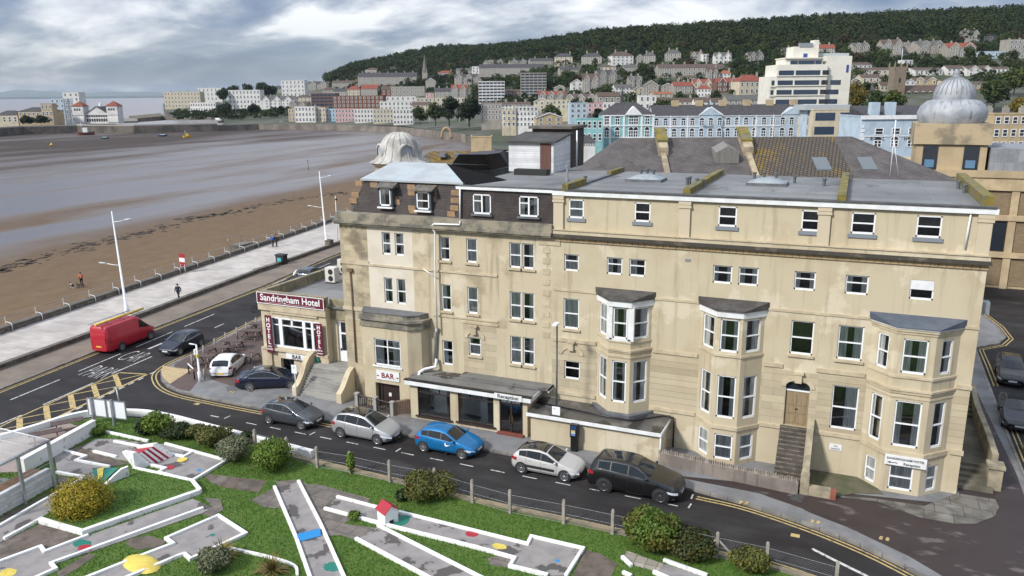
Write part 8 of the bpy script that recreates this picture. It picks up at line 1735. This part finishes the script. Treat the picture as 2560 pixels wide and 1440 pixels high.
 x2=f(1449,380,58.5)[0];b=MB();b.box(xl+.4,yb2,15,x2,59.5,zt+.8);b.build('back_block',TILEHUNG,r);b=MB();b.box(xl+.2,yb2-.3,zt+.8,x2+.2,59.8,zt+1.0);b.build('back_roof',MATS['lichened_felt'],r);b=MB();b.tube([(xr+.55,yb2-.15,15.1),(xr+.55,yb2-.15,zt+.7)],.06,6);b.build('pipe',LAMPWHITE,r)
 # black mansard, mossy roof, ribbed dome to the left
 r=empty('black_mansard',(*G(1195,425,14),0),'black hipped mansard roof over a green felted wall behind the hotel roof','building');A=[Vector((*G(*p),14.3)) for p in ()] or [Vector((*G(px,py,14.2),14.2)) for px,py in ((1122,421),(1228,425),(1272,416))];Tp=[Vector((*G(px,py,15.7),15.7)) for px,py in ((1147,386),(1215,386),(1250,382))];bk=[Vector((A[2].x,A[2].y+5,14.2)),Vector((A[0].x,A[0].y+7,14.2))];bt=Vector((Tp[2].x-1,Tp[2].y+3,15.7));bt0=Vector((Tp[0].x,Tp[0].y+4,15.7))
 b=MB();b.quad(A[0],A[1],Tp[1],Tp[0]);b.quad(A[1],A[2],Tp[2],Tp[1]);b.quad(A[2],bk[0],bt,Tp[2]);b.quad(A[0],Tp[0],bt0,bk[1]);b.quad(*Tp,bt,bt0);b.build('roof',mat('black_mansard_slate',(.045,.042,.047),.7,(.06,.056,.06),1),r);b=MB();b.prism([tuple(v.xy) for v in (*A,*bk)],0,14.15);b.build('wall',mat('green_felt',(.065,.08,.07),.8,(.04,.05,.045),1),r)
 r=empty('mossy_roofed_building',(*G(1160,400,12),0),'low building with an orange mossy roof and two small roof hatches','building');e=[Vector((*G(px,py,12.2),12.2)) for px,py in ((1038,408),(1285,420))];q=[Vector((*G(px,py,13.6),13.6)) for px,py in ((1075,378),(1275,379))];b=MB();b.quad(e[0],e[1],q[1],q[0]);b.quad(e[0],q[0],q[0]+Vector((-6,9,-1.4)));b.quad(q[0],q[1],q[1]+Vector((0,9,-1.4)),q[0]+Vector((-6,9,-1.4)));b.build('roof',mat('orange_moss_roof',(.23,.145,.03),.9,(.11,.095,.07),.3,(.45,.62),7,brick=(.5,.3,(.05,.045,.04),.03,'xy',.5),bump=.6),r)
 for u in (.22,.4):c=e[0].lerp(e[1],u).lerp(q[0].lerp(q[1],u),.62)+Vector((0,0,.1));b=MB();b.box(c.x-.5,c.y-.4,c.z-.2,c.x+.5,c.y+.4,c.z+.25);b.build('hatch',LEAD,r)
 b=MB();b.prism([tuple(v.xy) for v in (e[0],e[1],e[1]+Vector((0,16,0)),e[0]+Vector((0,16,0)))],0,12.1);b.build('wall',WM['o'],r)
 x,y=-41.6,68.5;r=empty('ribbed_dome',(x,y,0),'pale weathered ribbed dome with round lunette dormers on a stone drum','dome');DM=mat('weathered_dome',(.47,.455,.42),.85,(.33,.32,.29),.8,(.4,.65),7,streak=((.17,.16,.14),.9));pf=[(2.95,13.95),(2.45,14.2),(2.08,14.65),(1.9,15.2),(1.76,15.75),(1.46,16.25),(.98,16.65),(.4,16.85),(0,16.88)]
 b=MB();b.lathe(pf,(x,y,0),24);b.build('dome_shell',DM,r)
 for i in range(16):a=2*math.pi*(i+.5)/16;b=MB();b.tube([(x+math.cos(a)*(q_+.0),y+math.sin(a)*(q_+.0),z) for q_,z in pf[:-1]],.06,6,cap=False);b.build('rib',DM,r)
 b=MB();b.lathe([(2.75,13.95),(2.75,13.75),(2.45,13.65),(2.4,13.2),(2.55,13.1),(2.3,12.9),(2.3,0)],(x,y,0),24);b.build('drum',WM['o'],r)
 for a in (R(-128),R(-38),R(52),R(142)):
  M=Matrix.Translation((x,y,15.05)) @ Matrix.Rotation(a,4,'Z');b=MB();b.lathe([(.62,2.1),(.78,2.1),(.78,1.2),(.62,1.2)],n=18,M=M @ Matrix.Rotation(R(90),4,'Y'));d=b.build('lunette',DM,r);b=MB();b.lathe([(0,2.0),(.62,2.0)],n=18,M=M @ Matrix.Rotation(R(90),4,'Y'),sm=False);b.build('lunette_pane',mat('grey_pane',(.33,.36,.39),.6),d)
  # left: the island pavilion with two red roofed towers, flats, boats
 b=MB();b.prism([G(-60,316),G(345,303),G(342,297),G(200,290),G(-60,292)],-6,.3);struct(b.build('island',mat('island_ground',(.20,.18,.15),.9)))
 D=600;p,s=at(243,306,D);r=empty('pavilion',p,'white seaside pavilion with central gable and twin red roofed towers','pavilion',rz=-YAW);Wp=WM['w']
 for x in (-43*s,42*s):
  b=MB();b.box(x-13.5*s,-1,-1,x+13.5*s,7.5,40*s);b.build('tower',Wp,r,world=False);b=MB();b.lathe([(22*s,40*s),(0,52*s)],(x,3.2,0),4,sm=False,a0=math.pi/4,a1=math.pi*2.25);b.build('tower_roof',RM['r'],r,world=False)
  for j in range(3):put_window(r,x-9*s+j*6*s,-1.03,29*s,4*s,5*s,'dark')
  b=MB();b.add([(x-13.5*s,-1.3,18*s),(x+13.5*s,-1.3,18*s),(x,-1.3,27*s)],[(0,1,2)]);b.box(x-13.5*s,-1.4,0,x+13.5*s,-1,12*s);b.build('tower_gable',WM['g'] if 0 else Wp,r,world=False)
 b=MB();b.box(-29*s,1,-1,29*s,18,20*s);b.add([(-29*s,1,20*s),(29*s,1,20*s),(0,1,38*s)],[(0,1,2)]);b.build('hall',Wp,r,world=False);b=MB()
 for sg in (-1,1):b.quad((sg*30*s,.5,19.5*s),(0,.5,39*s),(0,18,39*s),(sg*30*s,18,19.5*s))
 b.build('hall_roof',RM['s'],r,world=False);b=MB();b.lathe([(1.2,38*s),(1.2,44*s),(0,50*s)],(0,8,0),8);b.build('cupola',Wp,r,world=False)
 for j in range(9):put_window(r,-27*s+j*6*s,.97,13*s,4.6*s,5*s,'dark');put_window(r,-27*s+j*6*s,.97,2*s,4.4*s,7*s,'dark')
 for a in (('grey and white stepped flats behind the pavilion',133,190,250,306,'flat','l','f',5,5),('tall white flats block beside the left pavilion tower',165,205,235,300,'flat','w','f',6,3)):block(*a,D=620,name='apartment_block',cat='apartment block')
 block('buff stone seaside hall with a central tower on the island',49,136,270,308,'hip','o','s',2,8,590,name='hall',cat='hall',rf=.25);block('buff stone bay of the island hall',108,136,262,309,'flat','o','n',3,3,585,name='hall_tower',cat='hall');block('low pale stone shelter building at the left edge',-8,47,278,311,'hip','c','s',1,4,590,name='shelter',cat='shelter')
 # moored and grounded boats, buoy, beach marker
 def boat(px,py,L,hull,label,cabin=None,name='boat'):
  x,y=G(px,py,BEACH_Z);r=empty(name,(x,y,BEACH_Z),label,'boat',None,rz=-YAW+.15);b=MB();n=9;V=[]
  for i in range(n):u=i/(n-1);w=L*.16*(1-(2*u-1)**4*.9 if u < .5 else 1-(2*u-1)**2*.98);z=L*.16+L*.06*(2*u-1)**2;V += [(L*(u-.5),-w,z),(L*(u-.5)*.94,-w*.5,.05),(L*(u-.5)*.94,w*.5,.05),(L*(u-.5),w,z)]
  b.add(V,[(4*i+j,4*i+j+1,4*i+5+j,4*i+4+j) for i in range(n-1) for j in range(3)]+[(4*i,4*i+4,4*i+7,4*i+3) for i in range(n-1)]+[(0,3,2,1)]);b.build('hull',hull,r,world=False)
  b=MB();b.box(-L*.12 if cabin else -L*.3,-L*.09,L*.12,L*.12 if cabin else L*.3,L*.09,L*(.42 if cabin else .20));b.build('cabin' if cabin else 'thwart',cabin or WHITE,r,world=False)
  if cabin:b=MB();b.tube([(-L*.2,0,L*.15),(-L*.2,0,L*.75)],.08,6);b.build('mast',WHITE,r,world=False)
  return r
 boat(215,338,11,mat('rusty_hull',(.16,.07,.05),.8),'fishing boat with white wheelhouse aground by the causeway wall',WHITE,'fishing_boat');boat(407,341,5.5,mat('blue_hull',(.03,.07,.18),.5),'small blue and white boat lying on the mud');boat(469,344,5.5,mat('yellow_hull',(.62,.42,.04),.5),'small yellow boat lying on the mud',MATS['yellow_hull']);boat(262,347,5,mat('teal_hull',(.06,.14,.14),.6),'low dark green boat lying on the mud')
 x,y=G(129,365,BEACH_Z);b=MB();b.lathe([(0,0),(.7,.25),(.75,.7),(.3,1.1),(.12,1.7),(0,1.75)],(x,y,BEACH_Z),14);tag(b.build('buoy',MATS['yellow_hull'],None),'yellow buoy lying alone on the mud flat','buoy')
 x,y=G(771,424,BEACH_Z);b=MB();b.tube([(x,y,BEACH_Z),(x,y,BEACH_Z+3.2)],.09,6);b.box(x-.22,y-.05,BEACH_Z+2.5,x+.22,y+.05,BEACH_Z+3.1);tag(b.build('beach_marker',mat('old_post',(.16,.13,.09),.9),None),'thin wooden marker post standing on the wet sand','marker post')
 # arch sculpture, shelter kiosk and lamps on the far promenade
 p,s=at(1116,323,375);r=empty('arch_sculpture',(p.x,p.y,0),'tall curved wooden arch sculpture on the far promenade','sculpture',rz=-YAW);b=MB();n=14;pts=[(-2.3*math.cos(math.pi*i/n),0,(5.0*math.sin(math.pi*i/n)**.8 if 0 < i < n else 0)) for i in range(n+1)];b.tube(pts,.55,8);b.build('arch',mat('buff_wood',(.40,.28,.17),.8,(.32,.22,.13),1),r,world=False)
 block('square buff stone kiosk with a flat top by the promenade',1178,1229,345,385,'flat','o','n',0,0,215,name='stone_kiosk',cat='kiosk');lp=None
 for px,py in ((1150,320),(1168,322),(1216,331),(1260,345),(955,312),(1075,318),(852,308)):
  h=G(px,py)
  if lp is None:b=MB();b.tube([(0,0,0),(0,0,11)],.14,6,r2=.07);b.tube([(0,0,10),(1.8,0,10.3)],.07,5);lp=b.build('lamp_column',LAMPWHITE,None);o=lp
  else:o=lp.copy();COL.objects.link(o)
  o.location=(*h,0);tag(o,'white lamp column standing along the far seafront beyond the hotel','street lamp','lamp columns on the far seafront')
 tn=None
 for i,(px,py) in enumerate(((1271,330),(1284,333),(1262,326))):
  h=G(px,py,1)
  if tn is None:b=MB();b.lathe([(3,2.2),(2.2,2.7),(0,4.6)],n=4,sm=False);b.lathe([(3,2.2),(2.95,0)],n=4,sm=False);tn=b.build('event_tent',WHITE,None);o=tn
  else:o=tn.copy();COL.objects.link(o)
  o.location=(*h,.3);tag(o,'white peaked tent pitched on the far seafront lawn','tent','tents on the far seafront')
 V=((548,303,'van','white_car','white van on the causeway road at far left'),(595,302,'van','white_car','second white van on the far quay, right of the first'),(583,301,'van','bright_blue','blue van on the far quay'),(706,309,'hatch','white_car','white car nearest the left end of the pastel row'),(770,309,'hatch','gloss_black','black car in front of the tall white seafront building'),(840,310,'hatch','bright_blue','blue car in front of the pink terrace'),(900,311,'mpv','silver_metallic','silver car in front of the white terrace'),(955,312,'hatch','van_red','red car in front of the off white terrace'),(1010,314,'hatch','white_car','white car at the right end of the pastel row'),(1190,318,'van','white_car','white van below the big dark trees'))
 for px,py,k,pt,lb in V:x,y=G(px,py);car(k,lb,'van' if k == 'van' else 'car',MATS[pt],(x,y,.2),ER,name='distant_van' if k == 'van' else 'distant_car',group='vehicles on the far seafront')
 hb=None
 for i,(px,py) in enumerate(((735,309),(800,310),(822,310),(862,311),(880,311),(920,312),(938,312),(975,313),(1035,316),(1062,318))):
  x,y=G(px,py);hb=copy_tree(hb) if hb else car('hatch','small grey car parked along the far seafront road','car',MATS['grey_metallic'],(0,0,0),ER,name='distant_car',group='grey cars along the far seafront');hb.location=(x+4*ER.x,y+4*ER.y,.27)
  # welsh shore beyond the sea
 P=[];n=60;b=MB();pf=lambda i:60+85*math.exp(-((i-17)/5)**2)+45*math.exp(-((i-31)/10)**2)+9*math.sin(i*1.3)+12*math.sin(i*.53)
 V=[]
 for i in range(n):a,_=at(-300+i*22,240,13000);c,_=at(-300+i*22,240,15500);V += [(a.x,a.y,-6),(a.x,a.y,25),(c.x,c.y,max(40,pf(i)))]
 b.add(V,[(3*i+j,3*i+3+j,3*i+4+j,3*i+1+j) for i in range(n-1) for j in range(2)]);struct(b.build('far_hills',mat('far_hill_green',(.09,.12,.10),.95,(.14,.15,.12),.002),fix=False))
specials()
# ================================================================ woods and trees
FOL=mat('wood_foliage',(.012,.024,.008),.9,(.046,.054,.015),.03,(.44,.62),5,island=(.024,.04,.012),col3=(.055,.042,.015),scale3=.028,thr3=(.60,.70),spec=.2)
TF={k:mat('tree_'+k,c,.75,c2,.25,(.4,.62),5,island=tuple(v*.6 for v in c),spec=.25) for k,c,c2 in (('green',(.034,.058,.014),(.055,.075,.02)),('dark',(.016,.03,.012),(.028,.045,.016)),('gold',(.19,.145,.022),(.11,.10,.02)),('bright',(.06,.085,.018),(.085,.105,.022)),('rust',(.075,.05,.026),(.05,.05,.02)))}
def tree_mesh(h,w,n,leaf,seed,conifer=False):
 rg=np.random.default_rng(seed);k=11;c=[];r=[]
 for i in range(k):
  u=rg.random();a=rg.random()*6.28;z=h*(.27+.60*u);sp=w*.5*(1-abs(u-.35)*.9)*(.35+.5*rg.random());s=w*(.17+.12*rg.random())
  if conifer:z=h*(.2+.75*u);sp=w*.45*(1-u)*.8;s=w*.22*(1.15-u)
  c.append((math.cos(a)*sp,math.sin(a)*sp,z));r.append((s,s,s*.85))
 c += [(0,0,h*.6),(0,0,h*.35)];r += [(w*.30,w*.30,h*.28),(w*.3,w*.3,h*.2)];return leaf_cloud(c,r,n,leaf,shell=.4,rng=rg)
def one_tree(pos,h,w,kind,label,n=1500,leaf=.5,name='tree',group=None,seed=1,conifer=False):
 t=empty(name,pos,label,'tree',group);V,Q=tree_mesh(h,w,n,leaf,seed,conifer);np_mesh('crown',V,Q,TF[kind],t);b=MB();b.tube([(0,0,-1.5),(0,0,h*.3),(w*.04,0,h*.62)],h*.028,7,r2=h*.008)
 for i in range(5):a=i*1.3+seed;b.tube([(0,0,h*.28),(math.cos(a)*w*.16,math.sin(a)*w*.16,h*.48),(math.cos(a)*w*.33,math.sin(a)*w*.33,h*.62)],h*.013,5,r2=h*.004)
 b.build('trunk',BARK,t,world=False);return t
def woods():
# the wood over the hill top: one mass of crowns
 WL=[(820,214),(870,192),(960,183),(1100,170),(1250,156),(1330,148),(1420,138),(1520,134),(1700,128),(1860,132),(2000,126),(2130,114),(2200,104),(2330,106),(2440,112),(2560,106),(2900,100)]
 xs=np.array([a for a,_ in WL],float);ds=np.array([hit(min(a,2560),b)[3] for a,b in WL]);tp=np.array([1330,1300,1260,1230,1180,1150,1100,1050,1010,1000,980,970,960,940,930,920,920.])+40
 rg=np.random.default_rng(5)
 def crowns(name,label,N,lo,hi,wr,hr,m,sz,sel=None,dz=.55,span=(822,2860)):
  C_,RA=[],[]
  for i in range(N):
   px=rg.uniform(*span);d0,d1=lo(px),hi(px);D=d0+(d1-d0)*rg.random()**.85;hw=wr[1]/D*FOC
   if d1 <= d0 or sel and not sel(px,D,hw):continue
   v=ER*((px-1280)*math.cos(PITCH)/FOC)+EF;x,y=v.x*D,v.y*D;w=rg.uniform(*wr);h=rg.uniform(*hr);C_.append((x,y,land(x,y)+h*dz));RA.append((w,w,h*.5))
  C_,RA=np.array(C_),np.array(RA);idx=np.repeat(np.arange(len(C_)),m);n=len(idx);d=rg.normal(size=(n,3));d /= np.linalg.norm(d,axis=1)[:,None];d[:,2]=np.where(d[:,2] < -.3,-d[:,2],d[:,2])
  lob=1+.16*np.sin(d[:,:1]*5+idx[:,None])*np.cos(d[:,1:2]*4+idx[:,None]*1.7);P=C_[idx]+d*RA[idx]*(.72+.32*rg.random((n,1)))*lob;nr=d+rg.normal(size=(n,3))*.45;a=np.cross(nr,rg.normal(size=(n,3)));a /= np.linalg.norm(a,axis=1)[:,None];b=np.cross(nr,a);b /= np.linalg.norm(b,axis=1)[:,None];s=rg.uniform(sz[0],sz[1],(n,1));a *= s;b *= s*.8
  o=np_mesh(name,np.stack([P-a,P-b,P+a,P+b],1).reshape(-1,3),np.arange(4*n).reshape(n,4),FOL);tag(o,label,'wood',kind='stuff')
 crowns('hillside_wood','dense dark green wood covering the top of the long hill',5600,lambda px:np.interp(px,xs,ds),lambda px:np.interp(px,xs,tp),(2.5,7.8),(5,14),105,(.5,1.15))
 def clear(px,D,hw):return not any(x0-hw*.6 < px < x1+hw*.6 and -9-.04*D*(rg.random() < .8) < D-Dh < 14 for x0,x1,Dh in BLD)
 crowns('hillside_gardens','dark bushes and small trees filling the gardens between the hillside houses',5200,lambda px:455 if px > 1350 else 520 if px > 1180 else 740,lambda px:np.interp(px,xs,ds)+10,(1.6,4.4),(2.5,7),60,(.4,.95),clear,.4)
 crowns('headland_shrubs','dark low shrubs on the green slope by the far left headland houses',260,lambda px:650,lambda px:800,(1.5,4),(2,5),60,(.4,.95),clear,.4,(440,735))
 # single trees one can pick out
 T=lambda px,py,D:(lambda p:(p.x,p.y,p.z))(at(px,py,D)[0])
 def tr(px0,px1,yt,yb,D,kind,label,n=1800,group=None,conifer=False,leaf=None):
  p,s=at((px0+px1)/2,yb,D);w=(px1-px0)*s;h=(yb-yt)*s*1.05;one_tree(p,h,w,kind,label,n,leaf or max(.3,w*.055),group=group,seed=int(px0),conifer=conifer);BLD.append((px0,px1,D))
 for a in ((1030,1070,268,306,460,'green','mid green round tree left of the big dark seafront trees'),(1066,1112,262,308,440,'green','olive green tree joining the big dark trees on their left'),(1096,1150,247,308,430,'dark','big dark tree with a flat top, left one of the seafront pair'),(1140,1206,245,310,420,'dark','biggest dark tree of the seafront group, on its right'),(1165,1200,235,290,445,'green','lighter tree peeping over the biggest dark tree'),
 (2110,2168,197,282,360,'gold','golden yellow tree right of the office tower'),(2160,2215,226,292,300,'green','green tree between the golden tree and the church tower'),(2195,2266,232,292,290,'bright','broad light green tree in front of the church'),(1350,1408,268,300,400,'green','dark spreading tree behind the buff gabled house'),(1480,1515,275,305,350,'dark','dark tree left of the teal villa hotel'),(1632,1698,257,275,345,'green','flat topped dark cedar behind the pale blue terrace hotel'),(2198,2258,138,168,640,'rust','dark copper coloured tree below the verandah villas'),(2345,2372,140,172,640,'bright','bright yellow green tree below the red roofed villa'),(2380,2440,150,176,600,'rust','dark reddish tree cluster above the A-frame houses'),(2520,2575,250,290,300,'gold','brownish tree at the right edge behind the lead dome'),(2440,2530,205,262,380,'green','broad green tree behind the lead dome'),(2340,2420,205,250,420,'green','green tree right of the church nave'),(2500,2570,180,230,430,'bright','light green tree at the right edge of the hillside'),
 (540,575,225,252,800,'dark','dark pine on the headland beside the white terrace block'),(565,605,217,250,820,'dark','largest dark pine clump on the headland'),(600,640,214,246,850,'dark','dark pine above the modern white flats'),(635,690,212,240,880,'dark','dark wood patch right of the headland pines'),(620,652,262,284,640,'dark','round dark tree at the waterside below the white flats'),(540,585,264,282,660,'dark','low dark bush like trees on the far quay'),(690,715,268,288,640,'dark','dark tree left of the brownish seafront house'),(50,88,294,308,575,'dark','left dark rounded bush before the island hall'),(84,122,293,308,575,'dark','right dark rounded bush before the island hall')):tr(*a)
 # the many like trees between the hillside houses
 V=[];kinds=['green','dark','green','bright','rust','green']
 for i,k in enumerate(kinds):t=one_tree((0,0,0),9.5,9.5,k,'round leafy tree standing among the hillside houses below the wood',520,.62,group='trees among the hillside houses',seed=60+i);V.append([t,False])
 cnt=0;tries=0
 while cnt < 285 and tries < 9000:
  tries += 1;px=rg.uniform(1000,2620);d1=np.interp(px,xs,ds)-5;d0=470 if px > 1350 else 560 if px > 1180 else 800;D=rg.uniform(d0,d1);v=ER*((px-1280)*math.cos(PITCH)/FOC)+EF;x,y=v.x*D,v.y*D;hw=5/D*FOC
  if any(x0-hw < px < x1+hw and -24 < D-Dh < 15 for x0,x1,Dh in BLD):continue
  if any(x0-hw*.3 < px < x1+hw*.3 and -60 < D-Dh <= -24 and rg.random() < .75 for x0,x1,Dh in BLD):continue
  q=V[int(rg.integers(len(V)))];o=q[0] if not q[1] else copy_tree(q[0]);q[1]=True;s=rg.uniform(.6,1.25);o.location=(x,y,land(x,y)-.2);o.scale=(s,s,s*rg.uniform(.85,1.15));o.rotation_euler=(0,0,rg.uniform(0,6.28));cnt += 1
woods()
# ================================================================ the air
def haze():
 b=MB();b.box(-17000,-400,-10,5000,17000,235);o=b.build('haze',None and [] or [],None);o['kind']='stuff';m=bpy.data.materials.new('haze_air');m.use_nodes=True;nt=m.node_tree;nt.nodes.clear()
 out=nt.nodes.new('ShaderNodeOutputMaterial');v=nt.nodes.new('ShaderNodeVolumePrincipled');v.inputs['Color'].default_value=(.66,.78,.95,1);v.inputs['Density'].default_value=3.5e-5;nt.links.new(v.outputs[0],out.inputs['Volume']);o.data.materials.append(m)
haze()
